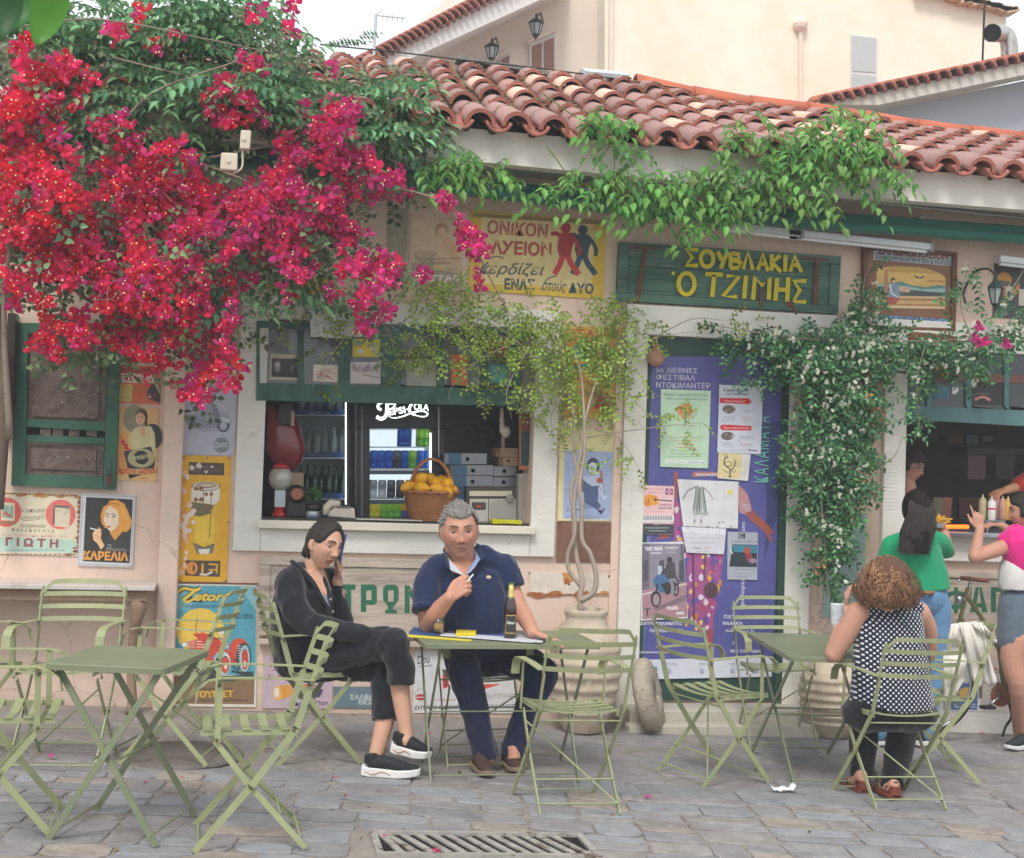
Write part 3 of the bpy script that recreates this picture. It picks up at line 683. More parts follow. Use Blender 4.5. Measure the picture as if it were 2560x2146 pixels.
b.tube([Q(771,32,8),Q(784,20,8)],.006,4);b.build('arms',m_,an)
#signs, posters and painted boards
k=.20476
K1,K2,K3,K4=FR(0,740,k),FR(0,1080,k),FR(420,900,.31818),FR(420,1440,k)
K5,K6,K7,K8=FR(640,720,k),FR(640,960,k),FR(960,960,k),FR(960,480,.27619)
L1,L2,L3=FR(1500,560,.30476),FR(2130,590,k),FR(1370,760,.42071)
L4,L5,L6,L7,L8=FR(1580,850,.22162),FR(1580,1180,.31808),FR(2180,920,.27279),FR(640,1260,k),FR(1000,1230,.22154)
Q1,Q2,Q3_,QB,QC=FR(0,700,.40952),FR(850,700,.40952),FR(1700,700,.40952),FR(850,1420,.41247),FR(1700,1420,.41247)
QA,QBB,QCC=FR(0,0,.40952),FR(850,0,.40952),FR(1700,0,.40952)
SK,SK2='f0cdb0','d9a07c'
def face(a,cx,cy,r,skin='eec9a8',hair='3a2a20',lip='c23a2c',tilt=0):
 a.ell(cx,cy,r*.78,r,skin)
 for sx in(-1,1):
  a.line([(cx+sx*r*.48,cy-r*.28),(cx+sx*r*.3,cy-r*.36),(cx+sx*r*.12,cy-r*.28)],r*.07,hair)
  a.ell(cx+sx*r*.3,cy-r*.1,r*.13,r*.07,'4a5560',8)
 a.line([(cx,cy-r*.05),(cx+r*.07,cy+r*.25),(cx-r*.05,cy+r*.28)],r*.05,'c98f6e')
 a.ell(cx,cy+r*.52,r*.24,r*.09,lip,10)
def nails(a,pts,col='5a4030',r=7):
 for x,y in pts:a.ell(x,y,r,r,col,8)
def d(a):
 a.poly([(1052,797),(1622,826),(1582,1604),(1012,1580)],'2f2f31')
 a.poly([(1335,1260),(1500,1210),(1600,1190),(1588,1470),(1250,1440),(1280,1330)],'3a3b3d')
 a.poly([(1310,885),(1340,840),(1430,830),(1520,880),(1570,990),(1608,1090),(1590,1180),(1540,1225),(1480,1215),(1380,1200),(1280,1170),(1240,1110),(1228,1010),(1260,920)],'eda545')
 a.poly([(1330,1130),(1460,1160),(1490,1230),(1400,1325),(1345,1240)],'e8a14e')
 a.poly([(1285,960),(1340,905),(1420,950),(1450,1040),(1445,1130),(1400,1190),(1345,1215),(1300,1170),(1268,1080)],'f3dcc3')
 a.line([(1300,900),(1350,870),(1430,880),(1500,940)],14,'c27a2c');a.line([(1460,900),(1520,980),(1560,1080)],14,'f2bd66');a.line([(1250,950),(1245,1040),(1265,1100)],12,'c9842f')
 a.line([(1280,1010),(1305,992),(1330,1010)],10,'5b4a3a');a.line([(1355,1010),(1390,1002),(1420,1030)],10,'5b4a3a')
 a.ell(1308,1032,16,9,'51606a',10);a.ell(1385,1038,18,10,'51606a',10)
 a.poly([(1290,1135),(1330,1145),(1362,1135),(1335,1175),(1305,1168)],'d9572f');a.line([(1300,1142),(1350,1142)],8,'ffffff');a.line([(1320,1050),(1308,1100),(1325,1108)],6,'dca06e')
 a.poly([(1165,1195),(1215,1185),(1240,1240),(1230,1300),(1275,1390),(1230,1440),(1195,1370),(1140,1320),(1130,1240)],'f0c391')
 a.line([(1150,1260),(1220,1280)],6,'c98450');a.line([(1160,1300),(1225,1310)],6,'c98450');a.line([(1200,1170),(1240,1210)],18,'f0c391');a.poly([(1098,1168),(1200,1195),(1195,1212),(1100,1182)],'e9e9e9')
 a.line([(1310,1390),(1345,1375),(1350,1410),(1300,1425)],8,'b8b6b2',True);a.text('Σιγαρέττα...',(1290,1448),(1560,1456),34,'b8b6b2',0,.4)
 a.text('ΚΑΡΕΛΙΑ',(1018,1556),(1568,1572),98,'f0a64a',.045)
 for i in range(34):
  t=i/33;a.rect(1010+625*t-4,770+21*t-4,1010+625*t+4,770+21*t+4,'6c7078');a.rect(968+628*t-4,1617+22*t-4,968+628*t+4,1617+22*t+4,'6c7078')
 for i in range(42):
  t=i/41;a.rect(1008-42*t-4,780+835*t-4,1008-42*t+4,780+835*t+4,'6c7078');a.rect(1640-40*t-4,800+835*t-4,1640-40*t+4,800+835*t+4,'6c7078')
sign('framed_poster','framed black poster of a blond woman smoking, orange lettering ΚΑΡΕΛΙΑ below','poster',K2,[(992,750),(1658,775),(1620,1657),(945,1635)],'cfd0d3',d,th=.012)
def d(a):
 a.poly([(0,1285),(900,1318),(940,1370),(880,1480),(0,1462)],'b5d0c0')
 a.ell(75,980,185,182,'dc5f58');a.poly([(15,860),(180,870),(178,1090),(15,1080)],'dcd6bf');a.poly([(20,890),(165,905),(160,1060),(22,1045)],'8fae98');a.line([(50,980),(90,1010),(130,1040)],30,'c9573f');a.line([(120,900),(110,1000)],8,'e9e6d8');a.rect(10,1095,190,1130,'a97a4e')
 a.ell(740,1010,185,182,'de7068');a.poly([(665,885),(860,915),(845,1170),(655,1150)],'d9cdb4');a.poly([(660,890),(855,912),(850,942),(670,925)],'5e544b');a.poly([(650,920),(672,930),(668,1150),(640,1110)],'6a5f55');a.text('ΣΑΜΙΖΟΛ',(690,940),(840,948),22,'d9cdb4',.02)
 for x,y in((715,970),(800,1000),(825,970)):a.arc(x,y,12,10,4,'9a8f80')
 a.text('Ἡ ταπεινότη',(255,985),(545,985),50,'6b6558',0.0,.35);a.text('κατανάλωσις',(255,1075),(545,1050),44,'6b6558',0.0,.35)
 a.line([(270,1085),(400,1078),(500,1062)],5,'6b6558')
 a.text('ΕΞΑΣΦΑΛΙΖΕΙ',(248,1165),(552,1170),34,'6f6a5c',.01);a.text('ΦΡΕΣΚΟΤΗΤΑ',(140,1215),(660,1232),36,'6f6a5c',.01,0,1.7)
 a.text('ΣΤΑ ΠΟΙΟΤΙΚΑ ΚΑΦΕ ΤΗΣ',(20,1270),(830,1296),26,'cf9a8c',.0)
 a.text('ΓΙΩΤΗ',(65,1385),(710,1412),92,'94555a',.05,0,1.6);a.scribble(60,1425,800,1462,1,'7fa0a0',10)
 for i,(x,y,r,c)in enumerate(((260,770,80,'b07a3a'),(500,775,110,'c08c4c'),(740,790,70,'b4824a'),(955,1460,70,'6d3f26'),(940,1300,40,'8a5a35'),(945,800,50,'b07f48'),(960,900,30,'bf8c50'),(915,1420,40,'7c4a2c'),(840,1500,60,'8b6a48'),(60,750,50,'c79a60'))):a.blotch(x,y,r,c,seed=i,sy=.35)
 for i in range(18):a.blotch(60+50*i,752+i*1.6,34,('a87240','c08b50','91582e')[i%3],seed=i+20,sy=.4);
 for i in range(12):a.blotch(965-i*1.5,800+60*i,22,('a87240','7e4a2a')[i%2],seed=i+60,sy=1.2)
 for i in range(16):a.blotch(30+58*i,1496,24,('8f6f4e','6a4a30')[i%2],seed=i+90,sy=.3)
sign('tin_sign','rusty cream tin sign with two red discs and faded ΓΙΩΤΗ on a pale green band','sign',K2,[(-120,715),(978,765),(945,1520),(-120,1485)],'ddd2b8',d)
def d(a):
 a.ell(1640,1500,140,170,'8f8a70');a.ell(1860,1720,120,160,'2c2f36');a.poly([(1440,1700),(1560,1690),(1560,2150),(1438,2150)],'e39a52')
 a.poly([(1620,1640),(1700,1590),(1840,1590),(1890,1680),(1900,1900),(1850,1920),(1640,1900),(1580,1760)],'d8cf9b');a.poly([(1690,1610),(1780,1600),(1760,1740),(1720,1720)],'e3b184')
 a.ell(1730,1470,75,95,'5a3d33');a.poly([(1760,1420),(1800,1450),(1800,1600),(1770,1590)],'4c3b33');face(a,1712,1500,74,'e9b78d','4a2c20')
 for i in range(14):a.ell(1500+(i*37)%110,1770+(i*53)%150,24,20,('d33a3a','c22a34','e25a4a')[i%3],9)
 a.poly([(1510,1900),(1840,1840),(1900,1980),(1880,2110),(1560,2110)],'2b3338');a.ell(1725,1980,168,118,'b5ad80')
 a.poly([(1640,1930),(1690,1890),(1760,1895),(1800,1930),(1815,2010),(1760,2060),(1690,2050),(1645,2010)],'22282c');a.text('ΜΥΡΟΒΑΤΑ',(1635,2010),(1815,1978),44,'d8cfa0',.03)
 a.line([(1440,2080),(1500,2190)],12,'cf3f22');a.text('Χατζηγεωργίου',(1440,2170),(1915,2165),66,'c8401f',.03);a.poly([(1565,2180),(1740,2180),(1580,2235)],'2b2d30');a.scribble(1690,2215,1810,2240,1,'b06a3a',8)
sign('poster','orange soap poster of a dark haired lady leaning over a round soap box','poster',K1,[(1457,1368),(1932,1378),(1915,2268),(1432,2248)],'e2b878',d)
def d(a):
 a.poly([(1470,875),(1895,880),(1890,1045),(1465,1035)],'b43a36');a.text('ΕΤΟΙΜΑ',(1480,1030),(1880,1038),78,'efe5d2',.05);a.rect(1462,1042,1960,1060,'e6dcc4')
 a.poly([(1462,1060),(1955,1075),(1950,1322),(1452,1305)],'d96a3e');a.poly([(1462,1080),(1618,1086),(1608,1295),(1455,1288)],'dfc66c');a.scribble(1472,1092,1600,1285,7,'7a5a30',7)
 a.poly([(1850,1075),(1960,1080),(1955,1310),(1800,1260),(1790,1180)],'3a3f48');a.poly([(1880,960),(1920,1000),(1960,1180),(1950,1200),(1890,1090)],'b3a878')
 for i in range(9):a.ell(1800+(i*29)%90,1200+(i*31)%90,18,15,('c93a34','d8c8a8','b03040')[i%3],8)
sign('poster','orange and red poster with a yellow text panel, hung above the soap poster','poster',K1,[(1466,850),(1965,860),(1952,1326),(1450,1308)],'d96a3e',d)
def d(a):a.line([(2010,740),(1990,1060)],8,'b8b29a')
sign('paper_notice','narrow olive paper edge hanging beside the left pilaster under the blossoms','poster',K1,[(1870,560),(1985,560),(1975,860),(1880,850)],'b9ad86',None,th=.003)
def d(a):
 a.ell(330,480,170,90,'a3a7b8');a.ell(190,470,55,40,'8890a0');a.ell(200,480,34,30,'5f6874')
 a.poly([(240,470),(270,380),(350,330),(380,400),(370,480),(300,500)],'9aa1ae');a.poly([(340,330),(380,360),(410,440),(380,490),(365,480)],'7f8894');a.poly([(150,440),(240,460),(370,490),(400,540),(260,530)],'8f96a5')
 a.ell(435,515,50,55,'59616c');a.ell(435,520,28,32,'b5b9c6');a.poly([(380,490),(430,448),(490,470),(480,500),(420,480)],'c6c9d4');a.line([(350,330),(370,290),(410,300)],8,'6c7480')
 a.ell(420,672,62,62,'7f8a90');a.text('ζωσα',(368,690),(475,680),40,'d0d4dc',.02,.3)
sign('tin_sign','pale grey enamel sign showing a motor scooter, between the pilaster and the kiosk','sign',K3,[(122,200),(548,205),(520,752),(100,742)],'b9bac8',d)
def d(a):
 for i in range(4):a.line([(1160+70*i,400),(1155+70*i,640)],3,'b5a97c')
sign('paper_sheet','yellowed ruled paper sheet above the scooter sign, partly behind blossoms','poster',Q1,[(1135,330),(1455,335),(1450,640),(1130,636)],'d8cfa8',d,th=.003)
def d(a):
 a.poly([(1250,60),(1330,40),(1400,120),(1440,250),(1300,260),(1240,200)],'7fa3bd');a.line([(1300,60),(1380,250)],14,'4c7f9a');a.line([(1210,40),(1350,180),(1420,270)],10,'57879f');a.rect(1215,40,1235,110,'d9c84a')
sign('poster','pale blue poster mostly hidden behind the blossoms left of the kiosk','poster',Q1,[(1150,-40),(1470,-35),(1460,280),(1140,275)],'b3bccd',d,th=.003)
def d(a):
 a.poly([(165,803),(443,812),(440,908),(163,902)],'4e423c');a.text('ΜΠΥΡΑ',(180,885),(420,888),52,'6f5a50',.03,.3)
 for i,(x,y,r)in enumerate(((190,850,22),(245,830,28),(300,880,14),(345,840,12))):a.blotch(x,y,r,'d8d0bf',seed=i)
 a.poly([(185,990),(410,1010),(405,1100),(375,1440),(345,1525),(225,1520),(200,1440),(180,1100)],'e3b628')
 a.poly([(190,985),(215,965),(290,955),(370,975),(410,1005),(405,1100),(365,1140),(180,1110),(183,1040)],'e6dfcf');a.ell(300,985,100,28,'c9bfa8');a.arc(300,985,70,18,6,'7a4a30');a.arc(300,990,110,36,6,'6b4a35',-20,200)
 for x in(280,340):a.line([(x,1030),(x-2,1130)],6,'6b4a35')
 a.poly([(180,1115),(360,1140),(335,1205),(260,1232),(205,1222),(182,1190)],'75664c');
 for i in range(7):a.blotch(220+40*(i%4),1010+45*(i//2),20,'8a5b3c',seed=i+5)
 a.poly([(205,1240),(350,1210),(370,1250),(355,1440),(215,1440)],'ecc63c');a.line([(340,1180),(325,1400)],10,'a98a2c')
 a.poly([(195,1440),(280,1475),(368,1445),(350,1520),(225,1522)],'7d7560');a.poly([(235,1490),(330,1485),(320,1525),(250,1525)],'e9e3d4');a.line([(200,1440),(280,1475),(368,1445)],6,'4d4334')
 a.poly([(140,1575),(412,1580),(408,1705),(132,1695)],'4c4038');a.arc(188,1637,36,40,20,'e0902a');a.line([(188,1605),(186,1670)],14,'e0902a');a.line([(272,1600),(270,1680)],20,'d9a22c');a.line([(320,1605),(395,1610)],16,'d9a22c');a.line([(385,1612),(382,1680)],18,'d9a22c');a.line([(318,1650),(380,1650)],14,'d9a22c');a.line([(250,1685),(300,1690),(350,1665)],18,'d8ccba')
 for i in range(34):
  rr=random.Random(i);y=rr.uniform(800,1700);a.blotch(100+rr.expovariate(1/26),y,rr.uniform(6,26),rr.choice(['e0903c','e9c2b0','ecd9d0','d98a3a']),seed=i+100,sy=1.3)
 for i in range(10):rr=random.Random(i+50);a.blotch(120+rr.uniform(0,80),1180+rr.uniform(0,180),rr.uniform(12,30),'e6d6cc',seed=i+150)
 nails(a,[(124,764),(310,770),(482,772),(475,1280),(92,1735),(452,1738)])
sign('tin_sign','tall yellow enamel beer sign with a full glass and worn dark panels','sign',K3,[(112,750),(497,761),(462,1745),(78,1742)],'e3ab1e',d)
def d(a):
 a.poly([(66,115),(1078,130),(1070,1215),(45,1200)],'4fa0b4');a.poly([(40,1215),(1060,1220),(1050,1570),(32,1560)],'86694c');a.poly([(870,125),(1078,130),(1072,420)],'8cbfc4')
 a.poly([(90,130),(400,130),(260,420),(70,400)],'78b3bb');a.ell(395,680,292,285,'e8c64e',32)
 a.line([(110,205),(190,155),(330,175),(400,150)],64,'2d3a33',True);a.line([(330,175),(270,230),(185,295)],60,'2d3a33',True);a.line([(180,300),(300,290),(420,300)],60,'2d3a33',True)
 a.text('etor',(318,300),(680,305),112,'e6c84c',.035,.35,1.0,outline='2d3a33')
 a.line([(110,205),(190,155),(330,175),(400,150)],36,'e6c84c',True);a.line([(340,172),(270,230),(185,295)],38,'e6c84c',True);a.line([(180,300),(240,318),(330,275)],28,'e6c84c',True);a.line([(660,270),(740,215),(815,215)],30,'2d3a33',True);a.line([(660,268),(740,215),(808,215)],16,'e6c84c',True)
 a.text('ΤΣΕΧΟΣΛΟΒΑΚΙΑ',(165,388),(630,385),30,'3e6874',.02);a.text('ΤΟ ΚΑΛΛΙΤΕΡΑ ΤΡΑΚΤΕΡ',(675,488),(1035,490),22,'254a58',.03);a.text('ΤΟΥ ΚΟΣΜΟΥ ΖΕΤΟΡ',(675,524),(1035,524),24,'254a58',.04)
 a.poly([(110,1290),(220,1110),(560,1090),(600,1230),(1040,1200),(1055,1240),(700,1300)],'2f3d3c');a.poly([(30,1295),(1050,1280),(1050,1320),(34,1340)],'7c6a44')
 a.poly([(250,790),(460,760),(560,850),(470,1050),(260,1080)],'d04a33')
 for i in range(7):a.line([(345,800+34*i),(460,805+34*i)],10,'e6d2c8');a.line([(250,790+26*i),(330,795+26*i)],8,'e6d2c8')
 a.poly([(300,715),(430,690),(620,770),(700,870),(640,930),(500,1010),(470,1040),(455,830)],'cf4630');a.line([(520,830),(640,880)],14,'b03a28');a.line([(530,870),(520,960)],12,'b03a28')
 a.poly([(260,1010),(560,1000),(620,1040),(420,1080),(250,1080)],'c84331');a.line([(360,520),(340,640),(350,720)],14,'c2604a');a.ell(650,690,36,22,'e8e8e2');a.line([(650,700),(640,760),(700,800),(730,880)],22,'d9d6cc');a.line([(560,770),(650,760),(700,860)],12,'2f3d3c')
 a.ell(200,840,34,32,'e9ecee');a.arc(200,840,36,34,6,'34464c')
 a.ell(870,930,130,170,'cf4a36');a.ell(925,1000,92,185,'2c3c42');a.ell(938,1010,62,165,'9cc0cc');a.ell(938,1020,42,128,'c9452f');a.ell(938,1075,16,40,'e8d8cc')
 for i in range(11):a.line([(840+4*i,850+30*i),(890+3*i,862+30*i)],9,'bcd4da')
 a.poly([(590,930),(640,890),(720,900),(770,960),(775,1080),(740,1020),(700,940),(620,950)],'c94531')
 a.ell(640,1060,84,140,'9fbfcc');a.ell(690,1070,74,138,'c2d8de');a.ell(698,1085,54,108,'3a4a50');a.ell(700,1090,46,98,'cf4c34');a.ell(705,1105,18,34,'e6ded2')
 for i in range(8):a.line([(575+2*i,960+30*i),(640,955+30*i)],6,'5a7f90')
 a.line([(800,1020),(860,1060),(790,1110),(860,1150)],20,'26343a');a.line([(780,1160),(900,1190),(1040,1180)],26,'26343a')
 a.text('ΠΕΤΡΕΛΑΙΟΚΙΝΗΤΟΙ',(310,1395),(780,1390),24,'5f4a38',.02);a.text('ΤΟΥΡΙΣΤ',(310,1482),(800,1475),70,'e2ae3c',.05);a.text('ΕΡΓΟΣΤΑΣΙΑ ΜΟΤΟΡΚΑΡ ΠΡΑΓΑ ΤΣΕΧΟΣΛΟΒΑΚΙΑΣ',(90,1530),(980,1528),20,'4e3d30',.01)
sign('poster','blue poster of a red tractor under a yellow sun, lettered Zetor','poster',K4,[(55,92),(1085,112),(1075,1605),(18,1592)],'d9d5c8',d)
b=MB();b.slab([W(*K4(60,78),-.004),W(*K4(1100,90),-.004),W(*K4(1100,104),-.004),W(*K4(60,90),-.004)],(0,-1,0),.008);b.build('rusty_strip',M('rust','7d4c33',rough=.9,var=.3,vs=20,bump=.4),tav)
def d(a):
 for i in range(36):rr=random.Random(i+400);a.blotch(rr.uniform(1190,1480),rr.uniform(1010,1280),rr.uniform(4,16),rr.choice(['a04a62','8f3f5a','b86a80']),seed=i)
 a.text('γορ',(1320,1130),(1480,1125),80,'a8325a',.05);a.ell(1340,1430,60,90,'e3b05a');a.ell(1325,1425,34,60,'e9dccc');a.poly([(1360,1340),(1500,1330),(1540,1440),(1400,1510)],'d9953c')
 a.poly([(1600,1330),(1790,1310),(1800,1350),(1620,1400)],'d8902e');a.text('ΑΥΤΟΚΙΝ',(1610,1385),(1790,1340),40,'b43c2c',.04);a.poly([(1560,1430),(1800,1380),(1900,1390),(1850,1480),(1600,1500)],'3c4068');a.text('πρώτε Παν..',(1545,1590),(1990,1575),52,'5a4a78',.02)
sign('tin_sign','spotted lilac enamel sign under the bench board, behind the chair','sign',K4,[(1168,972),(2010,975),(2005,1622),(1152,1618)],'bfa9b4',d)
def d(a):a.text('ΣΑΛΒΑΤΩΡ και ΠΕΠΠΑΣ',(60,798),(560,790),28,'c7ccc8',.02);a.text('ΘΕΣΣΑΛΟΝΙΚΗ',(112,828),(420,822),28,'c7ccc8',.02)
sign('tin_sign','slate blue enamel sign low on the wall behind the legs of the seated woman','sign',QB,[(-40,720),(300,722),(300,852),(-40,848)],'5f7682',d)
def d(a):
 a.text('Dou',(468,585),(548,575),52,'3a3f48',.01,.35);a.line([(478,600),(560,592)],5,'3a3f48');a.ell(490,785,34,20,'b03a3c');a.line([(460,785),(525,783)],4,'eeeeee');a.arc(490,770,36,38,3,'888f98',180,360)
 a.scribble(548,790,700,812,1,'c26a70',6);a.text('ΖΗΤΑΤΕ ΟΔΟΝΤΟΚΡΕΜΑ ΚΟΛΥΝΟΣ',(450,860),(1060,850),22,'4b5058',.03)
 a.poly([(870,705),(975,705),(880,735)],'d0413f');a.text('Θυμηθήτε τά φώτα',(885,790),(1070,785),30,'8a8078',0,.3);a.poly([(620,650),(655,640),(660,720),(625,735)],'c43c44')
 for i in range(9):a.blotch(560+55*i,870,12,'9a8a78',seed=i,sy=.5)
sign('tin_sign','white enamel toothpaste sign low on the wall behind the seated man','sign',QB,[(455,500),(1075,505),(1068,882),(440,880)],'d0d0d2',d)
M('old_planks','bfb2a3',rough=.85,var=.14,vs=5,bump=.9,bs=14,stretch=(.4,1,3),wear=('9a8c84',.55,7,.09,(.35,1,2.4)),wear2=('cdbfae',.64,12,.05,(.4,1,2)),bdist=.008)
M('letter_green','2f6b50',rough=.8,var=.12,bump=.3,wear=('a09682',.66,26,.04))
t=thing('painted_board','weathered framed timber panel with big green letters ΣΤΡΩΜΑ behind the seated pair','board',W(*L7(1000,1900),0))
def pq(name,fr,q,Y,th,m,par):b=MB();b.slab([W(*fr(x,y),Y-th)for x,y in q],(0,1,0),th);return b.build(name,MATS[m],par,bevel=.003)
pq('rail',L7,[(45,640),(2700,690),(2700,810),(45,742)],-.004,.035,'old_planks',t);pq('panel',L7,[(45,744),(2660,812),(2640,1540),(30,1500)],-.004,.022,'old_planks',t)
pq('rail',L7,[(30,1502),(2640,1542),(2640,1650),(30,1610)],-.004,.036,'old_planks',t);pq('stile',L7,[(45,744),(175,748),(160,1500),(30,1498)],-.0262,.012,'old_planks',t);pq('stile',L7,[(2560,810),(2680,812),(2660,1538),(2545,1536)],-.0262,.012,'old_planks',t)
pq('shelf_rail',L7,[(30,1655),(2640,1700),(2640,1760),(30,1720)],-.004,.06,'old_planks',t)
b=MB();b.slab([W(*L7(1080,795),-.0268),W(*L7(1990,812),-.0268),W(*L7(1990,820),-.0268),W(*L7(1080,803),-.0268)],(0,-1,0),.003)
def letters(par,fr,Y,specs,m='letter_green'):
 for polys in specs:
  a=Art(fr,Y);
  for p in polys:a.k=1;a.poly(p,'2f6b50')
  mb=a.mb;vs=mb.v;b=MB();b.add(vs,mb.f);nb=len(vs);
  o=b.build('letter',MATS[m],par)
Tt=lambda x,y0=985:[[(x,y0),(x+170,y0),(x+170,y0+65),(x,y0+65)],[(x+55,y0+66),(x+118,y0+66),(x+118,y0+350),(x+55,y0+350)]]
Pp=[[(1280,985),(1345,985),(1345,1320),(1280,1320)],[(1346,985),(1445,985),(1476,1015),(1476,1050),(1346,1060)],[(1410,1060),(1476,1051),(1476,1200),(1410,1175)],[(1346,1175),(1409,1175),(1475,1202),(1440,1235),(1346,1232)]]
Om=[[(1552,1030),(1612,1058),(1612,1195),(1552,1170)],[(1552,1029),(1590,988),(1700,988),(1742,1030),(1680,1055),(1612,1056)],[(1681,1056),(1742,1031),(1742,1170),(1681,1195)],[(1552,1171),(1612,1196),(1681,1196),(1742,1171),(1690,1245),(1605,1245)],[(1612,1246),(1675,1246),(1675,1290),(1720,1300),(1720,1336),(1575,1336),(1575,1300),(1612,1290)]]
def MM(x,y=990):return[[(x,y),(x+60,y+10),(x+60,y+345),(x,y+340)],[(x+61,y+12),(x+120,y+120),(x+120,y+225),(x+61,y+130)],[(x+120,y+120),(x+179,y+12),(x+179,y+130),(x+120,y+225)],[(x+180,y+10),(x+240,y),(x+240,y+340),(x+180,y+345)]]
letters(t,L7,-.0274,[Tt(1045),Pp,Om,MM(1815),Tt(2300)])
t=thing('painted_board','weathered timber panel with green letters ΦΑΠΛΩΜΑ under the kitchen counter','board',W(*QC(1800,400),0))
pq('rail',QC,[(1595,20),(2300,40),(2300,78),(1595,58)],-.004,.035,'old_planks',t);pq('panel',QC,[(1595,60),(2300,80),(2300,330),(1595,310)],-.004,.022,'old_planks',t);pq('rail',QC,[(1595,312),(2300,332),(2300,380),(1595,360)],-.004,.036,'old_planks',t)
a_=lambda x:[[(x,270),(x+38,118),(x+58,118),(x+34,270)],[(x+59,118),(x+72,118),(x+110,270),(x+76,270)],[(x+38,215),(x+72,215),(x+78,240),(x+33,240)]]
l_=lambda x:a_(x)[:2]
p_=lambda x:[[(x,118),(x+88,118),(x+88,145),(x,145)],[(x,146),(x+30,146),(x+30,270),(x,270)],[(x+58,146),(x+88,146),(x+88,270),(x+58,270)]]
ph=[[(1660,118),(1685,118),(1685,275),(1660,275)],[(1610,150),(1659,140),(1659,165),(1635,175),(1635,215),(1659,225),(1659,250),(1610,235)],[(1686,140),(1735,150),(1735,235),(1686,250),(1686,225),(1710,215),(1710,175),(1686,165)]]
letters(t,QC,-.0274,[ph,a_(1755),p_(1885),l_(1990),[[(2120,140),(2150,120),(2190,140),(2190,230),(2165,270),(2135,270),(2120,230)]]])
def d(a):nails(a,[(60,1299),(372,1302),(366,1528),(54,1530)],'30241c',3)
sign('metal_plate','square of plain rust brown sheet metal behind the potted tree trunks','plate',L3,[(55,1293),(380,1300),(371,1537),(48,1535)],'7f5644',d,mat=M('rust_brown','84604e',rough=.6,var=.2,vs=4,bump=.2,wear=('6e4838',.55,5,.1),spec=.5))
def d(a):
 a.poly([(100,868),(388,880),(372,1283),(86,1277)],'a5b3d6');a.line([(118,950),(125,1040),(150,1100)],3,'7c86a8');
 a.poly([(200,1030),(300,1020),(330,1060),(350,1150),(335,1175),(290,1110),(300,1160),(320,1190),(200,1190)],'c3cbe4');a.poly([(195,1025),(225,1060),(265,1085),(300,1080),(296,1170),(315,1200),(300,1228),(215,1180),(212,1120)],'56658f')
 for i in range(7):a.line([(218+12*i,1175),(214+14*i,1215)],3,'3f4c78')
 a.ell(268,965,38,50,'39455f');a.ell(265,978,26,36,'cdd4ea');a.line([(300,1080),(340,1140),(322,1050)],5,'56658f');a.line([(316,990),(318,1035)],12,'b26a48');a.ell(308,1050,20,18,'a85a3e');a.line([(190,1130),(205,1215),(130,1205)],4,'dfe4f2')
 a.text('ai Nouveau',(110,1232),(215,1228),26,'3c4a78',0,.35);a.poly([(285,1215),(342,1215),(315,1255)],'2f3a68');a.text('ΤΕΧ',(298,1226),(332,1226),11,'d0d6ea',.03);a.scribble(95,1262,360,1272,1,'7c86a8',3)
sign('poster','pale yellow board with a blue drawing of a woman lifting a bottle','poster',L3,[(70,740),(425,750),(412,1290),(58,1290)],'e2d8a0',d)
def d(a):
 a.text('Η ζημιά...',(-60,1690),(60,1685),34,'c9bca8',0,.3)
 for i,(x,y,r,c)in enumerate(((120,1625,46,'c98a4a'),(110,1650,24,'a9602e'),(125,1668,8,'2c2018'),(40,1725,50,'b06a30'),(-60,1728,60,'a8642e'),(200,1726,70,'b4743a'),(330,1722,40,'c08a50'),(365,1620,10,'3a2c24'),(-110,1600,6,'5a4030'))):a.blotch(x,y,r,c,seed=i+7,sy=.4 if r>30 and y>1700 else 1)
 for i in range(22):a.blotch(-120+23*i,1727,14,('9a5426','b5703a','7c4522')[i%3],seed=i+200,sy=.4)
sign('tin_sign','worn white enamel strip with rust streaks beside the terracotta pot','sign',L3,[(-105,1592),(375,1612),(374,1735),(-112,1726)],'ddd3c4',d)
def d(a):
 a.text('ΤΕΛΧΙΣ',(130,205),(400,205),50,'b8642c',.04);a.rect(110,225,440,500,'dba24a');a.ell(215,270,60,60,'5a9aa0');a.poly([(175,250),(265,250),(240,280),(200,290)],'2f7f86');a.line([(215,240),(215,330)],20,'2c3038');a.line([(160,385),(230,370),(330,390)],30,'3c8a92')
 for i in range(6):a.line([(245+20*i,375),(255+20*i,395)],7,'c9584a' if i%2 else 'e8e4da')
 a.poly([(240,385),(365,385),(345,415),(255,412)],'5a5f66');a.poly([(275,528),(425,530),(425,630),(275,625)],'c4302c');a.scribble(330,545,410,615,6,'e9a09a',4);a.poly([(365,330),(440,340),(440,480),(355,450)],'e2dfd8')
sign('poster','orange and yellow poster with a small boat, mostly hidden by the potted tree','poster',L3,[(100,130),(448,140),(440,690),(95,680)],'dfa94e',d)
def d(a):
 a.poly([(262,235),(705,262),(698,650),(255,640)],'d8bf9c');a.ell(470,600,190,60,'b09a80');a.poly([(440,630),(500,480),(560,400),(650,500),(690,640)],'d6ab84');a.ell(520,350,62,70,'b98f70');a.ell(528,375,44,56,'deb893');a.poly([(470,520),(520,440),(560,520),(600,620),(520,620)],'e0bc98');a.ell(350,560,85,36,'c4a888');a.line([(270,590),(420,610),(690,600)],10,'8f8672');a.poly([(420,560),(440,620),(450,700),(425,700)],'8a8478')
 a.poly([(250,640),(697,652),(690,870),(238,850)],'a89684');a.poly([(440,660),(695,655),(692,740),(450,700)],'d2b488');a.text('Νέκταρ',(560,715),(660,722),44,'8f8068',0,.3);a.text('ΝΕΚΤΑΡ',(262,810),(688,825),62,'e6dccb',.05)
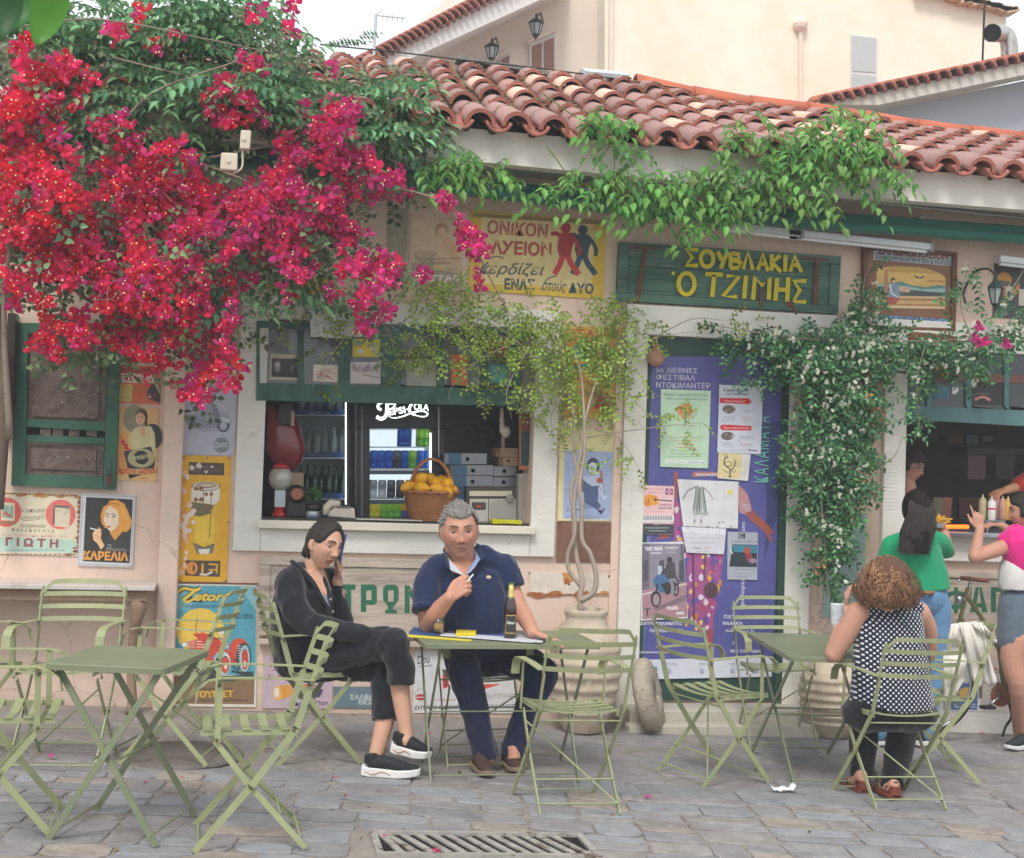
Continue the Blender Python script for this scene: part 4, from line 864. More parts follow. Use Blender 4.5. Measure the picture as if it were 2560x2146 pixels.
sign('tin_sign','faded peach sign with a bathing woman, lettered ΝΕΚΤΑΡ, left of the yellow sign','sign',K8,[(238,205),(722,245),(708,905),(215,860)],'d3b79c',d)
def d(a):
 a.poly([(880,225),(1900,290),(1880,880),(880,830)],'e5cf92')
 a.poly([(800,190),(2010,262),(2010,300),(800,225)],'9a8446')
 a.text('ΟΝΙΚΟΝ',(930,372),(1478,412),112,'b85a50',.035);a.text('ΑΧΕΙΟΝ',(962,556),(1515,580),112,'b84a40',.04);a.text('κερδίζει',(860,740),(1450,755),100,'4d5d62',.015,.35)
 a.line([(940,640),(850,730)],16,'4d5d62');a.line([(960,600),(1020,585),(1080,600)],12,'4d5d62',True)
 a.text('ΕΝΑΣ',(1088,880),(1362,890),92,'39525c',.045);a.text('στούς',(1430,892),(1650,905),92,'39525c',.01,.35);a.line([(1420,888),(1480,790),(1560,760)],10,'39525c',True);a.text('ΔΥΟ',(1668,912),(1895,920),84,'33505c',.04)
 def man(dx,dy,c,c2,s_=1):
  q=lambda L:[((x-1640)*s_+1640+dx,(y-300)*s_+300+dy)for x,y in L]
  a.ell(1645+dx,328+dy,47*s_,47*s_,c);a.poly(q([(1600,370),(1690,370),(1735,420),(1700,520),(1690,590),(1590,590),(1568,520),(1575,440)]),c)
  a.line(q([(1600,400),(1560,375),(1510,378)]),38,c);a.line(q([(1700,400),(1740,450),(1770,520),(1765,575)]),34,c,True)
  a.line(q([(1620,580),(1590,660),(1545,745)]),52,c2);a.line(q([(1660,580),(1700,660),(1765,750)]),52,c2)
 man(155,16,'2f4654','34505f',.96);man(0,0,'b02a30','cf3a3c')
sign('tin_sign','yellow enamel sign with a red and a blue walking figure above the kiosk','sign',K8,[(778,168),(2012,262),(1990,975),(768,890)],'dfb93c',d)
def d(a):
 for i in range(6):a.blotch(300+110*i,20+i*4,26,('c89a2a','b5812a')[i%2],seed=i)
sign('tin_sign','short bright yellow tin sign behind blossoms above the kiosk window','sign',K5,[(120,-130),(968,-110),(958,76),(130,35)],'e2b32a',d)
def d(a):
 for i in range(10):a.blotch(150+60*i%500,-330+40*i,30,('8d8878','a8a294')[i%2],seed=i)
sign('stone_plaque','mottled grey panel between the blossoms and the faded peach sign','plaque',K8,[(40,140),(222,155),(190,880),(20,850)],'9d9884',None,mat=M('mottled','9d9984',rough=.8,var=.3,vs=12,bump=.3))
def d(a):
 r=random.Random(4)
 for i in range(26):a.line([(r.uniform(690,1130),r.uniform(140,590))for _ in range(3)],r.uniform(5,16),r.choice(['6b7478','8f989c','4b5256','e4e4e0','7d9aa8']))
 a.rect(700,210,860,240,'7d9aa8');a.ell(960,430,90,60,'b9bdbd');a.line([(920,200),(1050,190)],14,'3c4246')
sign('comic_page','black and white comic page hanging over the kiosk shutter','poster',K5,[(650,110),(1180,130),(1165,620),(665,600)],'cfd0cc',d,th=.002,Y=-.09)
sign('paper_sheet','blank white sheet pinned beside the comic page over the kiosk','poster',K5,[(1062,180),(1345,190),(1338,600),(1185,595)],'e2e0da',None,th=.002,Y=-.07)
t=thing('shutter_sign','green wooden shutter hung as a sign, hand painted yellow ΣΟΥΒΛΑΚΙΑ Ο ΤΖΙΜΗΣ','sign',W(*L1(1000,700),0))
M('sign_green','587a6a',rough=.7,var=.12,vs=6,bump=.5,bs=20,stretch=(.35,1,2),wear=('3c5c50',.52,5,.09,(.3,1,1.6)),wear2=('a3a489',.67,10,.05,(.18,1,2.2)),bdist=.006)
def band_(f0,f1,t0,t1):
 TL,TR,BR,BL=(160,148),(1980,265),(1955,738),(137,630)
 P=lambda u,v:((TL[0]+(TR[0]-TL[0])*u)*(1-v)+(BL[0]+(BR[0]-BL[0])*u)*v,(TL[1]+(TR[1]-TL[1])*u)*(1-v)+(BL[1]+(BR[1]-BL[1])*u)*v)
 return[P(f0,t0),P(f1,t0),P(f1,t1),P(f0,t1)]
for(u0,u1,v0,v1,th)in((0,1,0,.15,.045),(0,1,.86,1,.045),(0,.045,.152,.858,.045),(.955,1,.152,.858,.045)):pq('frame_rail',L1,band_(u0,u1,v0,v1),-.004,th,'sign_green',t)
for v0,v1 in((.152,.235),(.238,.40),(.403,.60),(.603,.80),(.803,.858)):pq('plank',L1,band_(.0455,.9545,v0,v1),-.004,.03 if v0!=.403 else .031,'sign_green',t)
M('rust_iron','6b4636',rough=.85,var=.3,vs=18,bump=.6,wear=('8f8a80',.7,20))
pq('hinge',L1,[(352,205),(385,210),(325,648),(292,642)],-.05,.006,'rust_iron',t);pq('hinge',L1,[(1765,280),(1800,285),(1785,664),(1748,662)],-.05,.006,'rust_iron',t)
pq('hinge_arm',L1,[(1660,268),(1888,285),(1885,305),(1658,290)],-.05,.005,'rust_iron',t);pq('hinge_arm',L1,[(235,180),(470,190),(470,210),(232,205)],-.05,.005,'rust_iron',t);pq('latch',L1,[(1305,520),(1335,515),(1330,680),(1310,680)],-.05,.006,'rust_iron',t)
pq('latch',L1,[(1530,640),(1585,628),(1620,745),(1608,748),(1572,680),(1530,690)],-.05,.006,'rust_iron',t)
a=Art(L1,-.0498,.0003);yl='cdbd2c'
lw=34
S=[[[(808,212),(708,212),(758,275),(706,340),(806,342)]],[[(878+52*math.cos(R(q)),288+66*math.sin(R(q)))for q in range(0,361,24)]],[[(965,228),(1000,300)],[(1045,232),(990,366)]],[[(1075,235),(1070,360)],[(1075,240),(1140,250),(1140,290),(1078,298)],[(1078,298),(1160,318),(1130,362),(1070,364)]],[[(1175,372),(1215,235),(1255,378)]],[[(1295,380),(1335,245),(1378,388)],[(1305,325),(1360,332)]],[[(1410,250),(1408,384)],[(1478,258),(1415,318),(1485,395)]],[[(1523,255),(1518,392)]],[[(1560,392),(1598,262),(1652,396)],[(1580,335),(1630,342)]],[[(602,400),(600,412)]],[[(710+66*math.cos(R(q)),492+88*math.sin(R(q)))for q in range(0,361,24)]],[[(865,412),(1010,418)],[(938,418),(920,600)]],[[(1035,428),(1142,432),(1010,592),(1125,600)]],[[(1198,425),(1182,612)]],[[(1255,622),(1272,432),(1330,510),(1392,440),(1385,622)]],[[(1455,445),(1438,632)],[(1545,440),(1535,640)],[(1448,540),(1540,540)]],[[(1692,470),(1590,470),(1640,545),(1585,638),(1692,640)]]]
for st in S:
 a.mb=MB()
 for i_,ln in enumerate(st):
  if len(ln)==2 and ln==[(602,400),(600,412)]:a.ell(601,406,15,16,yl)
  else:a.line(ln,lw if ln[0][1]<400 else 36,yl)
  a.k=1+i_
 a.k=1;a.mb.hascol=False;a.mb.build('painted_letter',M('letter_yellow','d2c02a',rough=.6,var=.12,vs=10,bump=.2,wear=('a8962c',.68,30,.04)),t)
def d(a):
 a.poly([(258,152),(1215,215),(1222,370),(262,292)],'a9b6bf');a.text('ΣΑΠΩΝΟΠΟΙΕΙΟΝ',(310,215),(1175,292),78,'8e2b33',.05);a.text('ΕΛΑΙΟΥΡΓΕΙΟΝ ΨΥΓΕΙΑ & ΠΑΓΟΣ',(290,280),(1208,358),42,'3f444e',.025)
 a.poly([(300,400),(500,372),(850,385),(960,412),(1110,480),(1140,520),(1138,890),(330,855),(300,760)],'e2bb6c');a.poly([(440,375),(830,385),(960,412),(1090,465),(440,440)],'c79f52')
 a.poly([(310,590),(600,560),(720,600),(900,630),(1060,600),(1140,620),(1140,720),(312,690)],'5f8f8e');a.poly([(312,590),(520,598),(700,620),(860,655),(1140,640),(1140,690),(850,700),(600,640),(312,610)],'a4c7c2');a.poly([(312,620),(600,650),(1138,700),(1138,745),(330,740)],'4f5a56')
 for i in range(5):a.poly([(330,728+32*i),(1138,742+32*i),(1138,764+32*i),(330,752+32*i)],('e2bd94','a87c5c','d9b084','b78a66','e6c8a4')[i])
 a.poly([(740,482),(800,495),(825,515),(860,492),(895,488),(850,522),(800,522)],'333a3c');a.text('η ΚΑΛΛΟΝΗ',(925,560),(1120,572),26,'b5563a',.03)
 a.poly([(395,420),(440,400),(436,700),(390,720)],'c98a60');a.ell(500,545,28,34,'3a2c28');a.ell(508,560,20,26,'e2b48e');a.poly([(455,590),(560,590),(590,720),(560,790),(470,790),(440,700)],'8a9cb5');a.poly([(455,590),(480,590),(490,690),(560,740),(545,750),(470,700)],'e6e2da');a.poly([(420,740),(560,760),(590,770),(530,835),(420,830)],'b55a4a');a.ell(640,655,70,36,'d8a88a');a.ell(610,640,30,22,'e4bfa4');a.ell(680,668,30,22,'e4bfa4')
 a.poly([(310,965),(1155,1018),(1155,1140),(305,1085)],'6fa3d0');a.text('« Π.Λ.ΛΙΝΑΡΔΑΚΗΣ »',(335,1035),(1130,1080),62,'24384e',.045);a.scribble(340,1062,1120,1110,1,'3c5c80',9)
sign('framed_sign','brown framed soap factory sign with a girl by a lake, lettered ΣΑΠΩΝΟΠΟΙΕΙΟΝ','sign',L2,[(205,130),(1245,205),(1215,1140),(170,1110)],'8a5f45',d,th=.03)
M('frame_wood','6d4a33',rough=.55,var=.2,vs=10,bump=.4,stretch=(.5,1,1.5),wear=('8f6a42',.62,10))
ft=[o for o in bpy.data.objects if o.get('label','').startswith('brown framed soap')][0]
for q in([(145,110),(1290,200),(1290,245),(145,160)],[(140,1090),(1270,1128),(1270,1172),(135,1120)],[(145,161),(200,166),(185,1090),(140,1088)],[(1235,243),(1292,246),(1268,1127),(1210,1124)]):pq('frame_bar',L2,q,-.002,.052,'frame_wood',ft)
def d(a):
 a.ell(1855,540,95,95,'c9924a');a.poly([(1780,540),(1940,560),(1900,620),(1820,600)],'5e5a5c');a.ell(1920,700,62,90,'c9c2b2');a.ell(1920,710,24,34,'3e4046');a.line([(1960,640),(2100,420)],18,'b5ad9c');a.poly([(1850,640),(1880,660),(1890,830),(1840,820)],'c07a44');a.poly([(1970,680),(2040,560),(2050,650),(1990,740)],'c98a48');a.poly([(2040,650),(2180,655),(2180,860),(2035,850)],'cfc8b8');a.text('Γιατί',(1795,975),(1900,975),46,'c8c2bb',0,.3);a.scribble(1800,300,2150,380,2,'6a6468',8)
sign('poster','dark charcoal poster with a guitar behind the wall lantern at the right edge','poster',L2,[(1742,255),(2400,300),(2390,1045),(1718,995)],'4b484c',d,th=.003)
b=MB();q=[(700,1190),(760,1172),(1190,1205),(1290,1245),(1290,1700),(720,1660)];t=thing('board_sign','brown arched board sign half buried in jasmine under the framed soap sign','sign',W(*L2(1000,1700),0))
b.slab([W(*L2(x,y),-.08)for x,y in q],(0,1,0),.025);b.build('board',MATS['frame_wood'],t)
a=Art(L2,-.081);a.poly([(760,1270),(1270,1310),(1260,1690),(750,1650)],'4c403c');a.text('ΕΔΩΔΙΜΑ',(920,1325),(1240,1345),40,'d0c4ae',.02);a.text('Το',(920,1610),(1020,1612),60,'9fb0b8',.02,.3);a.mb.build('lettering',PRINT,t)
def d(a):
 a.poly([(47,1478),(1108,1452),(1095,1610),(32,1632)],'d6dae6')
 a.poly([(60,360),(150,380),(90,1470),(38,1476)],'6a6fae');a.poly([(1010,-400),(1160,-380),(1150,300),(1040,700),(1060,200)],'2e3a70')
 a.poly([(330,0),(360,0),(350,330),(300,520),(200,530),(330,250)],'a8524a');a.poly([(480,0),(670,0),(690,30),(470,40)],'b2694c');a.poly([(840,100),(910,180),(945,300),(900,340),(845,320),(830,200)],'c08a8c');a.poly([(890,330),(945,300),(1060,410),(1120,480),(1080,490),(1105,545),(1085,552),(1040,470),(930,380)],'a04c40')
 r=random.Random(8)
 a.poly([(330,200),(400,280),(420,640),(720,650),(690,860),(680,1000),(640,1150),(640,1240),(520,1260),(450,1120),(430,800),(440,640),(330,540),(330,300)],'a04a86')
 pal=['d9a03c','c2408c','7a4aa0','e0b860','b03a70','d8c8d8','5c4a98','c97a3a']
 for i in range(130):
  x=r.uniform(345,700);y=r.uniform(280,1240);lo=335+max(0,(y-550))*.12;hi=720-max(0,y-700)*.15
  if lo<x<hi and not(560<x<660 and 880<y<1000):a.blotch(x,y,r.uniform(10,26),r.choice(pal),7,seed=i,sy=1.5)
 a.ell(620,930,56,60,'4a2c3c');a.line([(480,640),(490,1200)],14,'46325c');a.line([(575,640),(565,860)],10,'46325c')
 for i in range(14):a.rect(500+14*i,12,509+14*i,34,'d8cfe0');
 for i in range(5):a.line([(860+8*i,250+14*i),(930,262+12*i)],5,'d8cfe0')
 a.poly([(600,1240),(640,1240),(630,1380),(560,1385)],'a03c48');a.ell(800,1345,20,16,'7f86bc')
 cw='dcdcec'
 a.text('ΚΕΝΤΡΟ ΚΑΛΑΜΑΤΑΣ',(52,1202),(395,1206),26,cw,.03);a.text('Αριστομένους 34',(135,1258),(398,1262),28,cw,.02);a.text('CULTURAL CENTER',(720,1150),(1012,1158),26,cw,.03);a.text('KALAMATA',(715,1202),(872,1206),26,cw,.03);a.text('Αristomenous 34',(735,1258),(960,1262),20,cw,.02)
 a.text('peloponnisosdocfestival',(70,1425),(340,1428),20,cw,.02);a.rect(44,1400,60,1428,'e6e6f2');a.text('2021 ΕΛΕΥΘΕΡΗ',(770,1418),(1030,1424),22,cw,.03)
 a.text('peloponnisosdoc.com',(880,1050),(890,395),36,cw,.0)
 a.text('ΚΑΛΑΜΑΤΑ',(1070,85),(1085,-440),110,'6fc0b0',-.005,0,1.1)
 for x in(260,520,760,950):a.scribble(x,1500,x+100,1515,1,'8f96b0',5);a.ell(x+30,1560,16,18,'aab4cc')
 a.ell(185,1550,14,20,'5a9a8c');a.text('Ο ΔΙΕΘΝΕΣ',(188,-790+0),(512,-775),1,cw)if 0 else None
ban=sign('festival_banner','tall violet festival banner with a dancer, filling the closed doorway','banner',L5,[(150,-905),(1185,-910),(1105,1610),(28,1635)],'4e4f98',d,th=.003,Y=-.028,mat=M('banner_print',vcol=True,rough=.35,var=.12,vs=3,bump=.35,bs=7,bdist=.03,spec=.5))
a=Art(L4,-.0408);cw='d8d4e4'
for s_,x0,x1,y,h in(('5ο ΔΙΕΘΝΕΣ',272,738,366,56),('ΦΕΣΤΙΒΑΛ',275,712,448,58),('ΝΤΟΚΙΜΑΝΤΕΡ',272,882,540,62)):a.text(s_,(x0,y),(x1,y+12),h,cw,.005)
tag(a.mb.build('lettering',PRINT,ban),kind='stuff')
def pale(name,label,fr,q,col,d,n,th=.0015,cat='poster'):return sign(name,label,cat,fr,q,col,d,th=th,Y=-.042-.002*n,lift=.0005)
def d(a):
 a.text('ΗΛΙΑΣ Ι. ΚΩΣΤΟΠΟΥΛΟΥ',(360,630),(848,642),26,'3c7a84',.02);a.text('ΠΑΙΔΙΚΟΣ ΚΑΛΛΙΤΕΧΝΙΚΟΣ ΔΙΑΓΩΝΙΣΜΟΣ',(375,672),(848,682),20,'3c7a84',.01)
 for i in range(7):a.ell(600+60*math.cos(R(i*51)),800+62*math.sin(R(i*51)),30,30,('e08a4a','e5a062')[i%2]);
 a.ell(605,800,40,40,'e8b878');a.line([(600,800),(600,965)],22,'5fa890');a.line([(600,870),(650,840)],8,'5fa890');a.line([(560,890),(600,910),(700,870)],6,'c98a6a');a.arc(605,800,104,104,7,'9ad0b8',200,340)
 a.line([(560,968),(735,972)],5,'d0605a');a.scribble(395,1085,820,1115,1,'c98a72',6);a.scribble(400,1120,810,1150,1,'d0a080',6);a.text('4ο Δημοτικό',(510,1182),(705,1186),24,'cc6a5c',.01,.2);a.line([(490,1212),(725,1218)],5,'d0605a')
 a.scribble(420,1235,780,1265,1,'5a9a98',6);a.scribble(420,1275,770,1300,1,'5a9a98',6);a.scribble(405,1305,790,1330,1,'5a9a98',6);a.poly([(370,1350),(815,1358),(812,1402),(368,1392)],'dfe4e0');a.scribble(380,1368,600,1385,1,'a8a8c8',5);a.text('27210 94138',(625,1392),(808,1396),22,'8a8ac0',.02)
pale('poster','pale green school art poster taped to the violet banner',L4,[(325,555),(890,575),(858,1450),(318,1432)],'bfd9bc',d,0)
def d(a):
 a.text('2',(1028,582),(1048,582),38,'39405a',.04);a.text('ΗΜΕΡΕΣ ΠΡΟΒΟΛΩΝ',(1058,582),(1318,584),22,'39405a',.04);a.text('ΣΤΟ ΠΑΝΟΠΤΙΚΟΝ',(1055,622),(1320,624),22,'39405a',.04)
 a.poly([(990,655),(1322,660),(1350,698),(1320,726),(988,712)],'d8222e');a.text('"Το όμμα του Ιερέα"',(1040,700),(1278,706),22,'f2dcdc',.02);a.poly([(988,985),(1015,955),(1348,972),(1346,1026),(1012,1018)],'d8222e');a.text('"Κείμενα σταθμού Σαντρέ"',(1030,1000),(1325,1008),20,'f2dcdc',.02)
 for cy,sd in((785,1),(1085,2)):
  a.ell(1092 if sd==1 else 1078,cy,74,48,'6f6660');r=random.Random(sd)
  for i in range(12):a.blotch((1092 if sd==1 else 1078)+r.uniform(-55,55),cy+r.uniform(-30,30),r.uniform(8,18),r.choice(['b5a296','3c3634','c9bcb0','8c5a4c']),8,seed=i)
 for(x0,y0,x1,y1,n,c)in((1215,790,1390,822,2,'8c8c9c'),(1020,860,1165,930,5,'b0b0bc'),(1230,868,1350,925,3,'d06a74'),(1212,1078,1380,1118,2,'8c8c9c'),(1005,1150,1140,1205,4,'b0b0bc'),(1210,1165,1360,1205,2,'d06a74'),(975,1238,1250,1256,1,'b4b8c8')):a.scribble(x0,y0,x1,y1,n,c,4)
 a.text('Πανοραμα',(1308,1252),(1418,1256),18,'333846',.04)
pale('poster','white film screening poster with two red arrows taped to the banner',L4,[(985,505),(1480,530),(1450,1290),(962,1270)],'d6d9e6',d,1)
def d(a):
 a.poly([(980,1275),(1248,1290),(1222,1565),(965,1555)],'e0cf9c');dk='4a4844'
 a.line([(1100,1545),(1110,1470),(1080,1440),(1040,1400),(1050,1340),(1085,1320)],14,dk,True);a.arc(1085,1400,36,28,8,dk);a.line([(1110,1480),(1150,1430),(1165,1380),(1150,1350)],10,dk,True);a.line([(1105,1490),(1060,1490),(1035,1460)],8,dk,True);a.arc(1175,1400,26,24,5,dk);a.arc(1060,1310,16,24,5,dk);a.arc(1150,1480,20,14,5,dk);a.line([(1090,1545),(1125,1545)],12,dk);a.scribble(1240,1470,1290,1530,4,'b8b8b8',3)
pale('card','cream and white card with a curly treble clef tree below the white poster',L4,[(978,1272),(1340,1290),(1308,1592),(962,1560)],'dddcd8',d,0)
def d(a):
 g='8a948c'
 r=random.Random(2)
 for i in range(40):x=r.uniform(500,560);a.line([(x,115+r.uniform(0,20)),(x+(x-530)*.9,330+r.uniform(-40,20))],4,r.choice(['7d8a82','98a69c','5f6a68','a9b2b8']))
 a.line([(520,110),(440,150),(400,215)],12,'9a9a98',True);a.line([(560,120),(610,170),(640,220)],8,'b59aa0',True);a.line([(480,330),(600,325)],10,'a9b2a8')
 for x in(492,545):a.line([(x,345),(x-2,410)],16,'d0c6cc');a.line([(x,375),(x,400)],12,'8f7f8c')
 a.ell(772,158,18,20,'e6d44a');a.line([(780,180),(830,240)],3,'e3dca8')
 for x,y in((685,400),(718,395),(780,432),(595,430),(672,430)):a.ell(x,y,7,5,'55585c',8)
pale('drawing','white child drawing of a figure in a striped dress taped to the banner',L5,[(356,58),(838,78),(832,446),(402,425)],'d9d9dc',d,3,cat='drawing')
def d(a):
 a.scribble(97,130,250,142,1,'c4487c',5);a.scribble(97,155,235,167,1,'c4487c',5);a.poly([(265,130),(322,135),(320,182),(262,178)],'8c2a70');a.poly([(292,134),(315,156),(292,178),(270,156)],'e6c8d4');a.ell(292,156,9,9,'8c2a70')
 a.ell(128,240,34,32,'e08c28');a.ell(135,205,38,30,'e39a34');a.ell(175,225,34,40,'e39a34');a.ell(182,218,11,11,'5a3a20');a.line([(190,220),(315,230)],9,'5a4238');a.line([(128,212),(128,250)],5,'5a3a20')
 a.text('ΣΥΝΑΥΛΙΑ',(212,266),(312,268),15,'6a3c50',.02);a.text('ΜΑΘΗΤΩΝ',(208,294),(312,295),17,'6a3c50',.02);a.scribble(145,308,262,320,1,'b8687c',4);a.rect(84,342,330,392,'dcdce0')
 for i in range(18):a.line([(96+12.6*i,345),(94+12.6*i,378)],5,'26262c')
 a.poly([(80,405),(326,412),(322,492),(76,488)],'3a3f46');a.scribble(165,412,215,420,1,'c8ccd0',4);a.scribble(100,436,300,446,1,'c8ccd0',5);a.scribble(130,458,270,470,1,'c8ccd0',5)
pale('poster','pink concert poster with a guitar and piano keys on the left of the banner',L5,[(98,105),(334,113),(322,495),(76,490)],'e6c0c2',d,0)
def d(a):
 a.text('Oleanna',(398,470),(728,492),62,'e6e6ee',.02);a.scribble(450,515,680,525,1,'9a9aa4',4);a.scribble(445,548,660,566,2,'a4a4ae',4);a.text('Ε theatro',(480,605),(548,606),14,'6c6c7a',.02);a.text('ΜΑΪΟΣ',(565,605),(612,606),12,'c86a74',.02);a.scribble(500,622,605,628,1,'a4a4ae',3)
pale('poster','white theatre sheet lettered Oleanna under the child drawing',L5,[(388,430),(742,440),(722,648),(428,635)],'cfd0da',d,1)
def d(a):
 a.poly([(838,480),(890,482),(888,525),(838,523)],'2c2c30');a.arc(862,502,14,14,5,'c8ccd4',30,330);a.scribble(775,540,985,555,1,'6a7080',5);a.poly([(790,570),(985,575),(980,750),(765,745)],'1c2a38');a.poly([(790,575),(985,580),(984,640),(800,630)],'2c8098');a.ell(905,620,26,30,'b04a40');a.poly([(885,650),(940,640),(950,720),(900,700)],'8c3040');a.ell(950,700,30,20,'9a7aa0');a.line([(770,600),(790,645)],10,'d0d4dc')
 a.scribble(785,762,965,776,1,'6a7080',5);a.scribble(810,798,930,808,1,'7c8090',4);a.scribble(820,820,925,828,1,'7c8090',4)
pale('poster','grey poster with a dark blue stage picture, right of the theatre sheet',L5,[(752,470),(990,478),(984,850),(748,846)],'a9aebb',d,0)
def d(a):
 a.poly([(78,562),(402,566),(425,900),(78,930)],'8a8494');a.poly([(78,562),(140,562),(135,920),(78,930)],'6c6676');a.poly([(380,566),(404,566),(418,860),(390,880)],'5f6272')
 for x in(90,215,370):a.poly([(x,700),(x+38,690),(x+36,850),(x,870)],'4c4a58')
 a.poly([(80,930),(424,870),(436,1140),(82,1160)],'a8808a');a.line([(80,965),(200,935),(424,880)],10,'d6ccd0');a.poly([(160,1080),(430,960),(428,1010),(200,1090)],'7a6a74')
 a.text('TEST RIDE',(102,620),(240,614),26,'e2e0e6',.05);a.text('13-20 Μαΐου',(140,646),(235,644),14,'e2e0e6',.04);a.text('ΚΑΛΑΜΑΤΑ',(262,606),(362,604),17,'e2e0e6',.05);a.scribble(265,615,345,640,2,'d0ced6',4)
 a.ell(188,1000,40,66,'26242c');a.ell(190,1005,26,46,'a08a92');a.ell(344,925,26,55,'26242c');a.ell(345,930,14,34,'8c8490')
 a.poly([(165,850),(200,810),(280,815),(290,880),(270,950),(220,950),(180,900)],'3c6c96');a.poly([(200,740),(235,740),(240,800),(205,810)],'b5c4d8');a.line([(200,880),(190,960)],14,'26242c');a.poly([(225,880),(330,860),(350,930),(270,970)],'2a2a34')
 a.ell(296,692,22,24,'2a2a30');a.poly([(275,715),(335,710),(348,830),(290,850),(250,800)],'46424c');a.line([(285,740),(230,800)],16,'3c3842');a.line([(300,840),(320,900),(315,970)],24,'8a8a96');a.line([(340,820),(370,880)],12,'2a2a30')
 a.line([(98,1078),(142,1078)],10,'2c4038');a.line([(120,1078),(120,1130)],12,'2c4038');a.text('TIGER',(272,1084),(368,1080),24,'e6e2e8',.05);a.text('900',(345,1122),(410,1120),20,'e6e2e8',.04)
pale('poster','motorcycle test ride poster in a white border low on the banner',L5,[(76,556),(404,548),(440,1150),(68,1170)],'dedce2',d,2)
sign('paper_sheet','tall yellowed parchment sheet on the strip of wall beside the jasmine','poster',Q3_,[(1075,1325),(1165,1328),(1150,1760),(1050,1755)],'cfc396',None,th=.002,mat=M('parchment','d2c69c',rough=.8,var=.12,vs=8,bump=.1,wear=('a88a5a',.66,20,.04)))
sign('glass_sign','pale turquoise panel low on the wall behind the polka dot woman','sign',QC,[(900,-330),(1130,-330),(1110,300),(860,300)],'9fb8b4',None,th=.004)
sign('tin_sign','blue and white tin sign peeping out from the dense jasmine','sign',Q3_,[(1010,330),(1190,335),(1185,560),(1100,560)],'5f7fa0',None,th=.004)
a=Art(L6,-.0508)
for i in range(16):a.scribble(105,780+34*i,235,800+34*i,1,'a9abb0',4,seed=i)
tag(a.mb.build('handwriting',PRINT,tav),kind='stuff')
def d(a):a.poly([(1640,700),(1805,700),(1800,860),(1640,860)],'4a6a9c');a.ell(1730,760,40,36,'d8b45a');a.scribble(1660,820,1790,850,2,'d8dce8',6)
sign('poster','small blue and yellow poster low on the wall behind the bicycle wheel','poster',QC,[(1620,560),(1815,565),(1808,870),(1610,868)],'c8ccd4',d,th=.002,Y=-.03)
def d(a):a.text('Γεύση',(1860,640),(2030,640),44,'a8423c',.02,.3);a.scribble(1860,700,2150,840,5,'a8a098',7)
sign('poster','cream poster with red script on the wall behind the bicycle frame','poster',QC,[(1835,560),(2250,570),(2250,880),(1830,870)],'d3ccc0',d,th=.002,Y=-.03)
for o in bpy.data.objects:
 if o.name.split('.')[0]in('printed_design','lettering'):o['kind']='stuff'
#kiosk window: sash, fridges and things on the counter
def box3(b,fr,x0,y0,x1,y1,Y,dy,mi=0,col=None):
 "upright box whose front face spans the frame rectangle at depth Y"
 a=W(*fr(x0,y0),Y);c=W(*fr(x1,y1),Y);d=W(*fr(x1,y0),Y);e=W(*fr(x0,y1),Y)
 return b.slab([a,d,c,e],(0,1,0),dy,mi,col)
def one(name,mat,par,fr,x0,y0,x1,y1,Y,dy,bev=.002):b=MB();box3(b,fr,x0,y0,x1,y1,Y,dy);return b.build(name,mat,par,bevel=bev)
def MPP(fr,Y,x=0,y=0):return(W(*fr(x+100,y),Y)-W(*fr(x,y),Y)).length/100
t=thing('glazed_sash','green glazed sash above the kiosk window, its panes filled with small pictures','window sash',D(800,830,-.03))
G_=MATS['green_wood']
def qd(name,m,par,fr,q,Y,dy,bev=.002):b=MB();b.slab([W(*fr(x,y),Y)for x,y in q],(0,1,0),dy);return b.build(name,m,par,bevel=bev)
YS=-.05
qd('bottom_rail',G_,t,Q2,[(-510,630),(1104,668),(1102,772),(-512,735)],YS,.05)
qd('top_rail',G_,t,Q2,[(-510,250),(1104,290),(1104,330),(-510,292)],YS+.003,.045)
b=MB()
for i,(x0,x1)in enumerate(((-510,-490),(-260,-222),(-10,62),(252,372),(592,634),(862,900),(1058,1103))):
 qd('stile',G_,t,Q2,[(x0,285),(x1,285),(x1,655),(x0,652)],YS+.002,.046)
M('pane_glass','595f60',rough=.12,var=.1,vs=2,bump=0,spec=.8)
for i,(x0,x1)in enumerate(((-490,-260),(-222,-10),(62,252),(372,592),(634,862),(900,1058))):qd('pane',MATS['pane_glass'],t,Q2,[(x0+1,290),(x1-1,290),(x1-1,655),(x0+1,640)],YS+.024,.004,0)
qd('side_jamb',M('jamb_grey','8e8780',rough=.8,var=.1),t,Q2,[(1104,330),(1188,335),(1186,815),(1102,812)],.0,.05)
def pic(label,q,col,d=None,fr=K5):sign('picture',label,'picture',fr,q,col,d,th=.002,Y=YS+.020,lift=.001)
pic('dark portrait photograph of a bearded man in the left pane of the kiosk sash',[(175,808),(575,820),(570,1135),(165,1122)],'bdb699',lambda a:(a.poly([(195,860),(545,868),(540,1098),(185,1085)],'3a3e48'),a.ell(262,940,36,42,'b5aa98'),a.poly([(225,960),(300,960),(290,1020),(240,1030)],'8f8a80'),a.line([(440,960),(420,1060)],14,'8f8a80'),a.poly([(190,1030),(400,1010),(500,1050),(538,1096),(186,1084)],'2c2f38')))
pic('small red and cream patterned picture in the second pane of the kiosk sash',[(700,935),(1003,945),(1000,1155),(695,1140)],'ddd0c2',lambda a:[a.line([(random.Random(i).uniform(715,985),random.Random(i+9).uniform(975,1120)),(random.Random(i+3).uniform(715,985),random.Random(i+5).uniform(975,1130))],10,('c9a08f','b56a5c','a9a698','d8b9a8')[i%4])for i in range(26)]and a.rect(1005,948,1055,1030,'c23c3c'))
